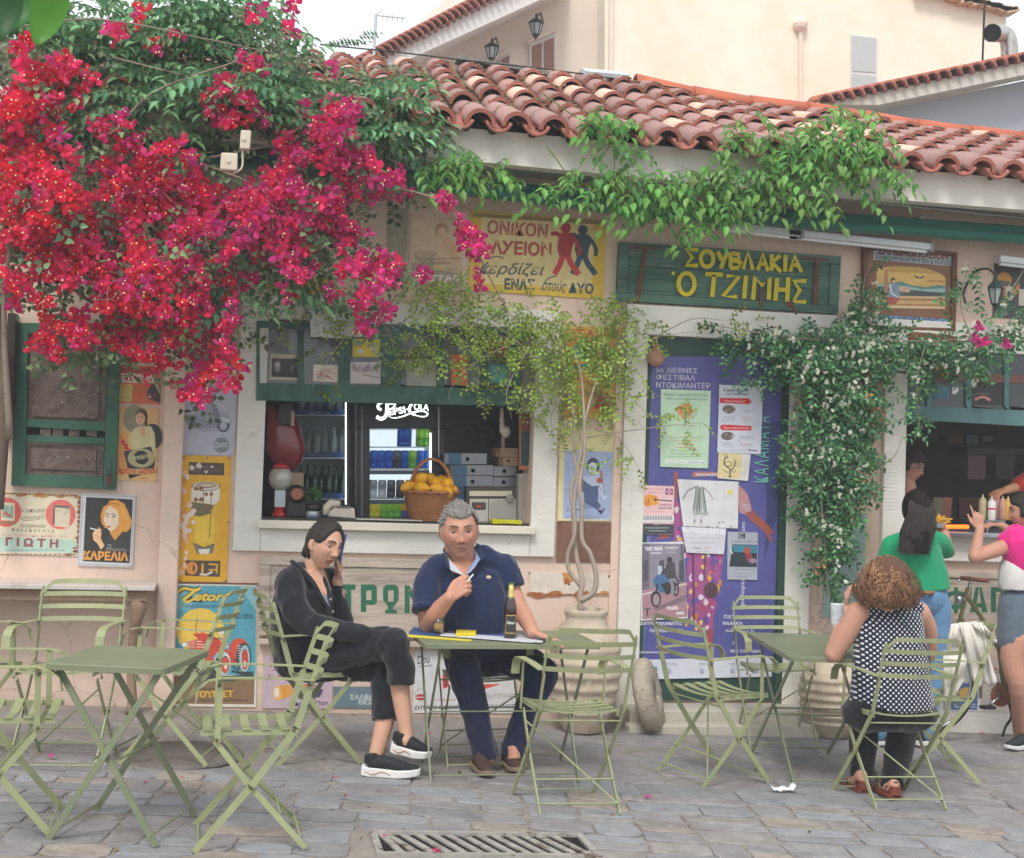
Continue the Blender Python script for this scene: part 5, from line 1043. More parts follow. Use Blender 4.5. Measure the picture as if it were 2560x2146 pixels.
pic('yellow picture with green lettering in the third pane of the kiosk sash',[(1182,620),(1520,632),(1510,845),(1178,838)],'d9c23c',lambda a:(a.text('ΜΠΑΡ',(1195,710),(1310,712),60,'5a9070',.05),a.text('ΚΑ',(1400,712),(1490,714),56,'5a9070',.05),a.ell(1275,775,46,30,'d8d4c4'),a.ell(1440,760,42,22,'c9c4a8')))
pic('faded old street photograph in the third pane of the kiosk sash',[(1155,905),(1525,910),(1520,1172),(1145,1165)],'cfc5c4',lambda a:[a.poly([(1180+i*35,930+(i*37)%60),(1215+i*35,925+(i*37)%60),(1210+i*35,1010+(i*23)%50),(1182+i*35,1020)],('a5808a','8f8690','b5a0a2','9a9098')[i%4])for i in range(9)]and a.line([(1300,1060),(1500,1100)],14,'8a8288'))
pic('grey advert card in the fourth pane of the kiosk sash',[(405,480),(590,488),(588,652),(402,646)],'a3a09a',lambda a:(a.ell(460,530,26,34,'4a4a48'),a.ell(480,560,30,30,'c0b9a0')),fr=Q2)
pic('orange advert card in the fifth pane of the kiosk sash',[(680,455),(778,458),(775,645),(678,640)],'d5622f',lambda a:(a.rect(690,520,765,560,'e08a5a'),a.line([(725,470),(735,630)],10,'b84a22')),fr=Q2)
pic('red round edged card in the right pane of the kiosk sash',[(905,375),(1025,380),(1022,478),(905,475)],'a02c34',None,fr=Q2);pic('teal framed card in the right pane of the kiosk sash',[(905,515),(1025,518),(1022,632),(900,628)],'3c8a84',lambda a:a.rect(922,530,1008,618,'5fa09a'),fr=Q2)
pic('dark calendar strip at the far left of the kiosk sash',[(180,560),(400,570),(395,790),(178,780)],'6c6f70',None)
qd('counter_board',M('counter_dark','3a3634',rough=.25,var=.1,bump=0),tav,Q2,[(-520,1448),(1182,1482),(1182,1500),(-520,1478)],.02,.5,0)if 0 else None
b=MB();b.bx(.1,1.82,.02,.75,1.189,1.202);b.build('counter_board',M('counter_dark','3a3634',rough=.2,var=.1,bump=0),tav)
M('fridge_black','1d1d20',rough=.3,var=.05,bump=0,spec=.6);M('fridge_in','c0cacc',rough=.5,var=.05,bump=0);M('shelf_blue','3c5f9c',rough=.5,var=.05,bump=0);M('led','eaf6ff',emit=4,var=0,bump=0);M('shelf_steel','b5bfc6',rough=.35,metal=.4,var=0,bump=0)
f1=thing('drinks_fridge','tall glass fronted fridge of bottles with a bright light strip, left in the kiosk','fridge',W(*K6(800,1500),1.0))
Yf=1.05
for(n_,q,m,Y,dy)in(('body',(330,120,1215,1700),'fridge_black',Yf+.42,.06),('back_panel',(440,150,1100,1560),'fridge_in',Yf+.38,.02)):one(n_,MATS[m],f1,K6,*q,Y,dy,0)
one('side',MATS['fridge_black'],f1,K6,1130,100,1215,1700,Yf,.4,.004);one('side',MATS['fridge_black'],f1,K6,330,100,440,1700,Yf,.4,.004)
for y in(330,850,1350):
 one('shelf',MATS['shelf_steel'],f1,K6,445,y+50,1100,y+64,Yf+.04,.32,0);one('shelf_front',MATS['shelf_blue'],f1,K6,450,y-14,1065,y+48,Yf+.03,.01,0)
one('light_strip',MATS['led'],f1,K6,1090,225,1104,1470,Yf-.006,.006,0)
a=Art(K6,Yf+.029);a.text('AMSTEL 0,0',(620,372),(900,376),30,'c9d4e4',.01);a.scribble(640,850,930,885,1,'b9c4da',7);tag(a.mb.build('lettering',PRINT,f1),kind='stuff')
one('door_frame',M('chrome_dark','6c6e70',rough=.3,metal=.6,var=0,bump=0),f1,K6,1104,225,1132,1560,Yf-.02,.02,0)
M('bottle_green','1f4a3c',rough=.12,var=.1,bump=0,spec=.8,coat=.4);M('bottle_clear','c2d0d0',rough=.1,var=0,bump=0,spec=.8,alpha=.55);M('glass_blue','a8c4e0',rough=.1,var=0,bump=0,spec=.8,alpha=.7)
def bottle_mb(h,r,seg=12):return MB().lathe([(r*.92,0),(r,.01),(r,h*.55),(r*.8,h*.66),(r*.36,h*.78),(r*.33,h*.96),(r*.4,h*.965),(r*.4,h),(0,h)],seg)
bm1=bottle_mb(.24,.031).mesh('bottle',MATS['bottle_green'],True);bm2=bottle_mb(.22,.03).mesh('bottle',MATS['bottle_clear'],True)
gl=MB().lathe([(.024,0),(.03,.02),(.036,.09),(.038,.11)],14).mesh('glass',MATS['glass_blue'],True)
ORD=['first','second','third','fourth','fifth','sixth','seventh','eighth']
def toploop(name,me,P,label,cat,group,rot=None,s=1):
 o=bpy.data.objects.new(name,me);COL.objects.link(o);o.location=P;o.scale=(s,s,s)
 if rot:o.rotation_euler=rot
 return tag(o,label,cat,group)
for row,(y,me,n,lab)in enumerate(((888,bm2,6,'clear glass bottle on the middle shelf of the bottle fridge'),(1385,bm1,7,'dark green bottle on the lower shelf of the bottle fridge'))):
 for k in range(n):
  p=W(*K6(500+570*k/(n-.5)+30,y-(14 if row==0 else 0)),Yf+.10+.05*(k%2));p.z=W(*K6(800,(830 if row==0 else 1330)+64),Yf+.1).z+.012
  p.z=W(*K6(800,(850,1350)[row]+50),Yf+.2).z
  toploop('bottle',me,p,lab+', %s from the left'%ORD[k],'bottle',lab+'s')
for k in range(5):
 p=W(*K6(550+115*k,300),Yf+.12);p.z=W(*K6(800,380),Yf+.2).z;toploop('glass',gl,p,'upturned glass on the top shelf of the bottle fridge, %s from the left'%ORD[k],'glass','glasses on the top fridge shelf')
Yg=.75
f2=thing('drinks_fridge','black cola fridge with glowing white script above a door full of cans','fridge',W(*K6(1700,1650),Yg))
one('header',MATS['fridge_black'],f2,Q2,100,560,640,908,Yg,.5,.006);one('side',MATS['fridge_black'],f2,Q2,100,909,182,1520,Yg,.5,.004);one('side',MATS['fridge_black'],f2,Q2,560,909,640,1520,Yg,.5,.004)
one('back_panel',M('fridge_in_glow','c9d8e0',rough=.5,var=.03,bump=0,emit=.9),f2,Q2,150,900,600,1520,Yg+.42,.02,0)  # back panel emits by itself to imitate the fridge's inner light
one('door_frame',MATS['chrome_dark'],f2,Q2,128,770,140,1460,Yg-.012,.012,0);one('handle',M('handle_steel','b9bbbd',rough=.3,metal=.8,var=0,bump=0),f2,Q2,600,775,607,1085,Yg-.05,.02,.002)
M('glow_white','f2fff4',emit=1.1,var=0,bump=0)
a=Art(K6,Yg-.004);g='f2fff4'
a.line([(1545,225),(1500,245),(1490,290),(1530,322)],34,g,True);a.line([(1600,225),(1600,310),(1585,390),(1530,428),(1470,400)],44,g,True);a.line([(1605,245),(1700,250),(1660,300),(1625,310)],20,g,True)
a.text('EPSI·',(1622,384),(1862,348),80,g,.035,.0);a.line([(1612,392),(1680,418),(1790,398),(1900,355),(2020,332),(2095,362),(2060,400),(1960,388),(1890,340)],22,g,True,taper=True);a.line([(1915,225),(1875,290),(1880,340),(1940,380)],34,g,True);a.text('OLA',(1925,318),(2110,325),86,g,.035)
tag(a.mb.build('glowing_script',MATS['glow_white'],f2),kind='stuff')
for(y,nm)in((1150,0),(1330,1),(1462,2)):
 one('shelf',MATS['shelf_steel'],f2,Q2,160,y,556,y+10,Yg+.03,.36,0)
 if nm<2:one('shelf_front',M('price_rail','6d7a84',rough=.4,var=.1,bump=0),f2,Q2,160,y+12,556,y+38,Yg+.02,.01,0)
one('light_strip',MATS['led'],f2,Q2,548,935,556,1240,Yg+.02,.006,0)
def can_mesh(c1,c2,h=.125,r=.03):
 b=MB();b.lathe([(r*.85,0),(r,.008),(r,h*.5)],14,col=c1);b.lathe([(r,h*.5),(r,h-.012),(r*.82,h-.002),(r*.82,h)],14,col=c2);b.lathe([(r*.8,h),(0,h+.0005)],14,col='c8ccd0')
 return b.mesh('drink_can',M('can_paint_glow',vcol=True,emit=.12,rough=.25,metal=.25,var=.03,bump=0,coat=.3),True)  # slight emission stands in for fridge light falling on the cans
CM={k_:can_mesh(*v)for k_,v in dict(blue=('1c56b8','2468c8'),lime=('5cab2c','8ed040'),black=('30343a','5a6068'),white=('b9c4cc','8f9ca4'),orange=('d9702c','c95a24'),yellow=('c4c028','dad22c'),navy=('1b3f8c','d8a02c')).items()}
rows_=((1150,['blue','blue','blue','black','blue','lime','blue','blue'],205,47,.13),(1330,['white','white','black','black','orange','orange'],200,55,.125),(1462,['yellow','yellow','lime','lime','lime','navy','navy'],180,42,.11))
for ri,(y,L_,x0,dx,h)in enumerate(rows_):
 for k,c in enumerate(L_):
  p=W(*Q2(x0+dx*k,y),Yg+.07);toploop('drink_can',CM[c],p,'%s drink can, %s from the left on the %s shelf of the cola fridge'%(c,ORD[k],('upper','middle','bottom')[ri]),'can','cans in the cola fridge')
for k,c in((0,'blue'),(1,'blue'),(3,'lime'),(4,'lime')):
 p=W(*Q2(372+38*k,1018),Yg+.1);toploop('drink_can',CM[c],p,'%s drink can, %s place on the top rack of the cola fridge'%(c,ORD[k]),'can','cans in the cola fridge')
one('rack',MATS['shelf_steel'],f2,Q2,190,1018,550,1024,Yg+.03,.3,0)
Yc=.16;m1=MPP(K6,Yc)
def cp(fr,x,y,Y=Yc):return W(*fr(x,y),Y)
def onctr(p):p=p.copy();p.z=1.202;return p
t=thing('gumball_machine','small red gumball dispenser with a glass globe at the left end of the kiosk counter','dispenser',onctr(cp(K6,270,1600)))
c=onctr(cp(K6,285,1600));RD=M('gloss_red','b8242a',rough=.25,var=.04,bump=0,coat=.5)
b=MB();b.lathe([(.048,0),(.05,.02),(.034,.03),(.034,.06)],16,c);b.build('base',RD,t,smooth=True)
b=MB();b.box(c+Vector((0,0,.115)),(.072,.06,.11));b.build('chute',MATS['shelf_steel'],t,bevel=.004)
b=MB();b.ball(c+Vector((0,0,.245)),(.08,.07,.085),16,10);b.build('globe',M('globe_glass','aaa79d',rough=.08,var=.25,vs=25,bump=0,coat=.6,spec=.8),t,smooth=True)
b=MB();b.lathe([(.056,0),(.05,.02),(.015,.035),(0,.037)],16,c+Vector((0,0,.31)));b.build('lid',RD,t,smooth=True)
t=thing('red_case','glossy dark red rounded case hanging at the left of the kiosk window','case',cp(K6,350,800,.3))
P=[(130,230),(430,330),(540,520),(605,800),(560,960),(470,1060),(380,1082),(270,1050),(150,900),(110,840)]
b=MB();ctr=(330,700)
for s_,dy in((1,0),(.86,-.05),(.5,-.085)):
 pass
rings=[[W(*K6(ctr[0]+(x-ctr[0])*s_,ctr[1]+(y-ctr[1])*s_),.3+dy)for x,y in P]for s_,dy in((1,.03),(1,-.01),(.9,-.05),(.62,-.075),(.25,-.085))]
vs=[p for r_ in rings for p in r_];n=len(P);b.add(vs,[(i*n+j,i*n+(j+1)%n,(i+1)*n+(j+1)%n,(i+1)*n+j)for i in range(4)for j in range(n)]+[tuple(4*n+j for j in range(n)),tuple(range(n-1,-1,-1))]);b.build('shell',M('case_red','7a1d26',rough=.2,var=.12,bump=0,coat=.6),t,smooth=True)
one('clasp',M('dark_leather','2c2a2a',rough=.4,var=.1),t,K6,270,240,440,500,.19,.03,.006);one('strap',M('beige_strap','b59a84',rough=.7,var=.1),t,K6,425,330,470,515,.185,.02,.004)
t=thing('espresso_pot','round black appliance with a copper disc on the kiosk counter','appliance',onctr(cp(K6,480,1600)))
b=MB();c=onctr(cp(K6,485,1600));b.box(c+Vector((0,0,.05)),(.12,.1,.1));b.build('base',MATS['fridge_black'],t,bevel=.01)
b=MB();b.lathe([(.0,-.03),(.055,-.02),(.06,.03),(.05,.05)],18,c+Vector((0,-.03,.15)),axis=Matrix.Rotation(R(90),3,'X'));b.build('drum',MATS['fridge_black'],t,smooth=True)
b=MB();b.lathe([(.0,.0),(.035,.0),(.037,.008)],18,c+Vector((0,-.083,.15)),axis=Matrix.Rotation(R(90),3,'X'));b.build('disc',M('copper','9a6248',rough=.35,metal=.5,var=.1,bump=0),t)
b=MB();box3(b,K6,445,1085,580,1280,.3,.08);tag(b.build('carton',M('kraft','b79a80',rough=.8,var=.08)),'beige carton standing behind the round black appliance','box')
t=thing('tin_pot','black and steel tin holding a bunch of parsley on the kiosk counter','pot',onctr(cp(K6,690,1600)))
c=onctr(cp(K6,690,1600));b=MB();b.lathe([(.055,.045),(.062,.05),(.062,.09),(.05,.09)],20,c);b.build('rim',MATS['fridge_black'],t,smooth=True);b=MB();b.lathe([(.052,0),(.052,.046)],20,c);b.build('tin',MATS['shelf_steel'],t,smooth=True)
b=MB();r=random.Random(12)
for i in range(260):
 a_,e_=r.uniform(0,6.28),r.uniform(.15,1.5);rr=r.uniform(.03,.075);p=c+Vector((math.cos(a_)*math.cos(e_)*rr,math.sin(a_)*math.cos(e_)*rr,.10+math.sin(e_)*rr*1.3))
 u=Vector((r.uniform(-1,1),r.uniform(-1,1),r.uniform(-1,1))).normalized()*.011;v=u.orthogonal().normalized()*.008;b.add([p-u,p+v,p+u,p-v],[(0,1,2,3)],0,r.choice(['4f7a34','5f9040','3c6430']))
tag(b.build('parsley',leafmat('parsley_leaf',''),t),kind='stuff')
t=thing('desk_telephone','cream push button telephone and receiver on the kiosk counter','telephone',onctr(cp(K6,1020,1640)))
CR=M('cream_plastic','d2c9b8',rough=.35,var=.03,bump=0);b=MB();q=[(880,1620),(1215,1650),(1205,1520),(980,1490),(880,1560)];b.slab([W(*K6(x,y),.1)for x,y in q],(0,1,0),.12);b.build('body',CR,t,bevel=.008)
b=MB();b.tube(bez([cp(K6,840,1600,.1),cp(K6,850,1510,.1),cp(K6,900,1455,.1),cp(K6,1000,1455,.1),cp(K6,1040,1490,.1)],16),[.02]+[.024]*14+[.02],10)if 0 else b.tube([cp(K6,845,1600,.1),cp(K6,860,1510,.1),cp(K6,910,1460,.1),cp(K6,1030,1462,.1)],[.018,.026,.028,.02],10);b.build('receiver',CR,t,smooth=True)
one('keypad',M('keypad_grey','6d6a66',rough=.5,var=.3,vs=90,bump=.4),t,K6,985,1492,1150,1520,.096,.004,0)
c=onctr(cp(K7,560,1690,.12));s_=MPP(K7,.12)
t=thing('wicker_basket','round brown wicker basket with a twisted hoop handle on the kiosk counter','basket',c)
WK=M('wicker','a06c42',rough=.6,var=.22,vs=30,bump=.3,bs=80);WD=M('wicker_dark','6e4428',rough=.65,var=.2,vs=30,bump=.3)
rb,rt_,H=235*s_,325*s_,350*s_
b=MB();
for i in range(17):
 z=H*(i+.5)/17;r0=rb+(rt_-rb)*(i/17)**.8;pts=[]
 for k in range(49):
  a_=2*math.pi*k/48;rr=r0+(.0035 if(k+i)%2 else-.0035);pts.append(c+Vector((math.cos(a_)*rr,math.sin(a_)*rr*.8,z)))
 b.tube(pts,H/17*.56,5,col=None,caps=False)
tag(b.build('weave',WK,t,smooth=True),kind='stuff')
b=MB();b.lathe([(rb*.9,0),(rb,.004),(rt_*.95,H*.98)],24,c,ell=(.95,.76));b.build('lining',WD,t)
b=MB()
for k in range(49):
 pass
pts=[c+Vector((math.cos(2*math.pi*k/48)*rt_*1.03,math.sin(2*math.pi*k/48)*rt_*.84,H+.006*math.sin(k*2.1)))for k in range(49)]
b.tube(pts,.011,7,caps=False);b.build('rim',WK,t,smooth=True)
b=MB()
for ph in(0,2.1,4.2):
 pts=[]
 for k in range(41):
  u=k/40;a_=math.pi*u;x=-math.cos(a_)*rt_*.78;z=H+math.sin(a_)*.215;q=ph+u*22;pts.append(c+Vector((x+math.cos(q)*.007,math.sin(q)*.007-.01,z+math.sin(q)*.003)))
 b.tube(pts,.0075,6)
tag(b.build('handle',WK,t,smooth=True),kind='stuff')
lm=MB();
for i in range(1):lm.lathe([(0,-.048),(.008,-.045),(.02,-.036),(.032,-.018),(.036,0),(.032,.018),(.02,.036),(.008,.044),(.006,.05),(0,.051)],16)
LM=lm.mesh('lemon',M('lemon_skin','e3a41c',rough=.45,var=.08,vs=12,bump=.5,bs=220,per=.06,spec=.5),True)
for i,(x,y,Y,a1,a2)in enumerate(((450,1165,.12,60,20),(560,1165,.2,80,60),(625,1215,.1,85,-10),(460,1275,.04,95,30),(655,1290,.03,75,-30),(775,1225,.1,80,80),(770,1330,.05,95,10),(300,1260,.12,70,40),(825,1310,.13,85,70),(380,1240,.2,60,0),(700,1190,.2,90,40))):
 toploop('lemon',LM,W(*K7(x,y),Y),'yellow lemon in the wicker basket, '+['at the top left','topmost behind the handle','top centre','front left in the pile','large one front centre','upper right','lower right at the rim','far left at the rim','far right edge','inner left behind the handle','in the middle at the back'][i],'lemon','lemons in the wicker basket',(R(a1),R(a2),R(a2*2)),1.22)
SB=M('tin_box_silver','8e9094',rough=.35,metal=.5,var=.12,bump=0);SBL=M('tin_box_blue','4a7390',rough=.4,var=.1,bump=0)
for i,(x0,y0,x1,y1,Y)in enumerate(((790,845,1260,985,.36),(850,990,1340,1120,.34),(845,1122,1335,1258,.33),(850,1260,1010,1460,.33))):
 t=thing('storage_box',('topmost silver blue box of the left stack behind the radio','second silver box from the top of the left stack behind the radio','third silver box from the top of the left stack behind the radio','lowest blue box of the left stack beside the lemons')[i],'box',cp(K7,(x0+x1)/2,y1,Y),'stacked storage boxes in the kiosk')
 one('body',SBL if i==3 else SB,t,K7,x0,y0,x1,y1,Y,.22,.004);xm=x0+(x1-x0)*.33;one('side_panel',SBL,t,K7,x0+4,y0+5,xm if i<3 else x1-4,y1-5,Y-.003,.003,0)
 if i<3:
  b=MB();p=cp(K7,xm+75,(y0+y1)/2+5,Y-.004);b.lathe([(.0,0),(.014,.0)],12,p,axis=Matrix.Rotation(R(90),3,'X'));b.build('finger_hole',MATS['drain_dark'],t)
for i,(x0,y0,x1,y1,Y)in enumerate(((1340,1005,1620,1130,.33),(1335,1140,1610,1262,.32))):
 t=thing('storage_box',('upper silver box of the short stack standing on the radio','lower silver box of the short stack standing on the radio')[i],'box',cp(K7,(x0+x1)/2,y1,Y),'stacked storage boxes in the kiosk');one('body',SB,t,K7,x0,y0,x1,y1,Y,.2,.004);b=MB();b.lathe([(0,0),(.014,0)],12,cp(K7,(x0+x1)/2-10,(y0+y1)/2,Y-.004),axis=Matrix.Rotation(R(90),3,'X'));b.build('finger_hole',MATS['drain_dark'],t)
for i,(x0,y0,x1,y1,Y)in enumerate(((1420,785,1640,893,.33),(1455,897,1640,1005,.33))):
 t=thing('storage_box',('topmost beige box above the silver boxes in the kiosk','second beige box with a round hole above the silver boxes')[i],'box',cp(K7,(x0+x1)/2,y1,Y),'stacked storage boxes in the kiosk');one('body',MATS['kraft'],t,K7,x0,y0,x1,y1,Y,.2,.003);one('side_panel',M('kraft_dark','8a6a52',rough=.8,var=.08),t,K7,x0-58,y0+2,x0-1,y1-2,Y+.004,.18,.002)
 if i:b=MB();b.lathe([(0,0),(.009,0)],12,cp(K7,1520,942,Y-.003),axis=Matrix.Rotation(R(90),3,'X'));b.build('finger_hole',MATS['drain_dark'],t)
t=thing('radio','silver cassette radio with a perforated speaker on the kiosk counter','radio',cp(K7,1310,1680,.18));RS=M('radio_silver','c9c5bb',rough=.4,var=.03,bump=0);RDk=M('radio_dark','4e4a46',rough=.5,var=.05,bump=0)
one('body',RDk,t,K7,1005,1262,1615,1690,.22,.1,.004);one('tuning_panel',M('radio_cream','d9d0b8',rough=.4,var=.02,bump=0),t,K7,1040,1308,1565,1372,.212,.008,.001);one('front_panel',RS,t,K7,1045,1405,1272,1680,.212,.008,.001);one('speaker_panel',RS,t,K7,1282,1405,1612,1680,.212,.008,.001)
one('cassette_door',RDk,t,K7,1075,1445,1245,1535,.205,.007,.004);one('cassette',M('cassette_orange','c0603c',var=0,bump=0),t,K7,1128,1485,1185,1510,.2,.005,0)
b=MB();
for iy in range(15):
 for ix in range(17):
  x=1298+18.5*ix+(9 if iy%2 else 0);y=1425+17*iy
  if x<1600 and abs(x-1445)+abs(y-1545)<230:q=[W(*K7(x-6,y),.2108),W(*K7(x,y-6),.2108),W(*K7(x+6,y),.2108),W(*K7(x,y+6),.2108)];b.add(q,[(0,1,2,3)])
tag(b.build('speaker_holes',RDk,t),kind='stuff')
b=MB();b.lathe([(.024,0),(.028,.004),(.026,.014),(0,.015)],18,cp(K7,1535,1398,.205),axis=Matrix.Rotation(R(90),3,'X'));b.build('dial',M('dial_metal','8b8880',rough=.25,metal=.6,var=0,bump=0),t)
t=thing('framed_picture','tall orange wood framed red and blue picture hanging at the right inside the kiosk','picture',cp(K7,1730,1040,.1));OW=M('orange_wood','b4713c',rough=.45,var=.15,vs=12,bump=.1,stretch=(1,1,.2))
one('frame',OW,t,K7,1655,365,1828,1050,.10,.03,.002);one('print_sheet',M('frame_red','7c3a34',rough=.4,var=.15),t,K7,1672,385,1790,575,.097,.003,0);one('lower_print',M('frame_blue','2c4450',rough=.4,var=.3,vs=30),t,K7,1672,578,1790,1000,.097,.003,0)
t=thing('tall_box','grey upright box with an orange edge leaning at the right end of the kiosk counter','box',cp(K7,1710,1690,.12));one('body',M('grey_card','9a938a',rough=.6,var=.06),t,K7,1640,1095,1765,1715,.12,.1,.003);one('edge',OW,t,K7,1766,1062,1800,1728,.11,.1,.002)
b=MB();q=[(1320,1650),(1500,1662),(1685,1668),(1688,1720),(1500,1708),(1325,1712)];b.slab([W(*K7(x,y),-.03)for x,y in q],(0,1,0),.1);tag(b.build('folded_cloth',M('yellow_cloth','b9b41c',rough=.9,var=.12,vs=30,bump=.8,bs=60),bevel=.006),'folded yellow green cloth on the sill in front of the radio','cloth')
t=thing('wall_telephone','cream telephone receiver on its coiled cord hanging inside the kiosk','telephone',cp(K7,1450,600,.25));b=MB();b.tube(bez([cp(K7,1440,290,.25),cp(K7,1440,450,.25),cp(K7,1450,600,.25)],10),[.013]*4+[.016]*3+[.022]*3,10);b.build('receiver',CR,t,smooth=True)
b=MB();b.ball(cp(K7,1485,585,.25),(.035,.03,.04),12,8);b.build('earpiece',CR,t,smooth=True)
b=MB();b.tube([cp(K7,1455,640,.25)+Vector((math.cos(k*.9)*.012,math.sin(k*.9)*.012,-.0022*k))for k in range(40)],.003,4);b.build('cord',CR,t)
qd('dark_board',M('backboard','3a3838',rough=.5,var=.1,bump=0),tav,K7,[(790,490),(1400,500),(1400,560),(790,550)],.7,.02,0)
b=MB();b.ball(cp(K7,1270,610,.5),(.1,.1,.09),12,8);b.build('hanging_hat',M('dark_fur','33261f',rough=.9,var=.3,vs=30,bump=.6),smooth=True,label='dark brown round fur hat hanging behind the boxes in the kiosk',cat='hat')
for i,(q,c_)in enumerate((([(1330,1470),(1990,1495),(1995,1505),(1310,1480)],'c4c2ba'),([(1000,1462),(1420,1476),(1430,1484),(1000,1470)],'9a9d9c'))):pass
b=MB();p=[onctr(cp(Q2,100,1470,.0)),onctr(cp(Q2,500,1478,.0))];b.box((p[0]+p[1])/2+Vector((0,.06,.003)),((p[1]-p[0]).length,.16,.006));tag(b.build('newspaper',M('newsprint','bdbab2',rough=.8,var=.1)),'folded newspaper lying on the kiosk sill left of the basket','newspaper')
#kitchen window on the right
t=thing('glazed_sash','teal green glazed sash above the open kitchen hatch','window sash',W(*Q3_(1700,880),-.04));GB=M('teal_wood','587c7c',rough=.7,var=.12,vs=8,bump=.4,wear=('8b8f84',.7,20,.03))
qd('bottom_rail',GB,t,Q3_,[(1375,765),(2500,815),(2500,915),(1375,852)],-.05,.05);qd('middle_rail',M('brown_paint','7c5548',rough=.6,var=.1),t,Q3_,[(1375,570),(2500,590),(2500,640),(1375,615)],-.045,.04)
for x0,x1 in((1375,1395),(1508,1540),(1745,1782),(1980,2012),(2240,2275)):qd('stile',GB,t,Q3_,[(x0,450),(x1,450),(x1,800),(x0,770)],-.048,.045)
for x0,x1 in((1396,1507),(1541,1744),(1783,1979),(2013,2239)):qd('pane',M('pane_dark','3a3e40',rough=.12,var=.1,vs=2,bump=0,spec=.8),t,Q3_,[(x0,460),(x1,460),(x1,795),(x0,772)],-.03,.004,0)
sign('picture','blue Greek key card in the kitchen sash','picture',Q3_,[(1555,650),(1640,652),(1638,730),(1550,728)],'3d6f82',None,th=.002,Y=-.031,lift=.001)
sign('picture','dark card with a pink scroll in the kitchen sash','picture',Q3_,[(1790,600),(1970,605),(1968,765),(1788,760)],'2e2c30',lambda a:(a.line([(1800,730),(1850,715),(1895,735)],16,'c98a84',True),a.scribble(1810,690,1890,700,1,'8a8480',5)),th=.002,Y=-.031,lift=.001)
sign('picture','small white ghost shaped sticker in the kitchen sash','sticker',Q3_,[(1665,655),(1700,657),(1700,698),(1662,697)],'c9cbd0',None,th=.002,Y=-.031,lift=.001)
kr=thing('kitchen_shelf','dark shelf with hanging menu cards deep inside the kitchen','shelf',W(*L6(1000,750),1.6));one('board',M('shelf_wood','5c524c',rough=.6,var=.1),kr,L6,865,735,1700,800,1.6,.3,.004)
for i,(x0,x1,c_)in enumerate(((878,1040,'8a6c6c'),(1135,1300,'5e5356'))):one('hanging_card',M('card_%d'%i,c_,rough=.6,var=.08),kr,L6,x0,803,x1,1022,1.6,.01,0)
b=MB();box3(b,L6,692,612,838,702,1.5,.15);tag(b.build('carton',M('carton_brown','5a4836',rough=.8,var=.1)),'brown carton on the high shelf deep in the kitchen','box')
b=MB();box3(b,L6,1000,600,1130,700,1.6,.15);tag(b.build('dark_pot',MATS['fridge_black'],bevel=.02),'dark pot standing on the high kitchen shelf','pot')
b=MB();box3(b,L6,860,600,985,715,1.55,.12);tag(b.build('scale',M('scale_grey','3c4248',rough=.4,var=.1),bevel=.01),'small dark kitchen scale on the high shelf','scale')
for i,(q,c_)in enumerate((([(565,1185),(655,1190),(640,1400),(570,1400)],'76725f'),([(655,1185),(738,1190),(712,1420),(625,1412)],'9c6654'),([(800,1190),(1000,1190),(990,1400),(800,1400)],'50362c'))):
 b=MB();b.slab([W(*L6(x,y),.5+.05*i)for x,y in q],(0,1,0),.03);tag(b.build('menu_board',M('mb%d'%i,c_,rough=.6,var=.1)),('olive board leaning behind the kitchen counter','reddish board leaning behind the kitchen counter','dark brown panel behind the kitchen counter')[i],'board')
t=thing('grill','electric grill with a glowing orange heating bar on the kitchen counter','grill',W(*L6(800,1480),.1));one('heating_bar',M('heater_glow','ff6a20',emit=1.6,var=.25,vs=30,bump=0),t,L6,690,1440,892,1474,.1,.03,.004);one('casing',MATS['fridge_black'],t,L6,640,1478,1250,1520,.06,.3,.004);one('lid',M('grill_steel','6c7074',rough=.3,metal=.7,var=.1,bump=0),t,L6,905,1385,1240,1475,.2,.2,.02)
def squeeze(x,yb,yt,c_,tipc,lab,Y=.02):
 p=W(*L6(x,yb),Y);h=(W(*L6(x,yt),Y)-p).length;t=thing('squeeze_bottle',lab,'bottle',p,'sauce bottles on the kitchen counter');m_=M('sq_'+c_,c_,rough=.35,var=.04,bump=0)
 b=MB();b.lathe([(.024,0),(.027,.008),(.027,h*.76),(.02,h*.8)],16,p);b.build('body',m_,t,smooth=True);b=MB();b.lathe([(.022,h*.8),(.022,h*.84),(.006,h*.88),(.003,h)],12,p);b.build('nozzle',M('sq_'+tipc,tipc,rough=.4,var=.03,bump=0),t,smooth=True);return t,p,h,m_
squeeze(1012,1390,1160,'a89c7c','b8b08c','beige sauce bottle, leftmost of those on the kitchen counter')
t,p,h,_=squeeze(1095,1400,1175,'d6d2cc','c4c2bc','white sauce bottle with a pink band on the kitchen counter',-.02);b=MB();b.lathe([(.0278,h*.45),(.0278,h*.52)],16,p);b.build('band',M('pink_band','c23c6a',var=0,bump=0),t)
squeeze(1150,1385,1170,'a88088','b06a6a','pinkish sauce bottle behind the white one on the kitchen counter',.08);squeeze(1195,1390,1175,'b08470','c0a08c','pale orange sauce bottle between the pink and yellow ones',.03);squeeze(1243,1395,1175,'c49a38','c8a860','mustard yellow sauce bottle, rightmost on the kitchen counter',.02)
b=MB();qd('wood_trim',OW,tav,L6,[(283,595),(300,595),(294,1032),(275,1030)],-.03,.03)
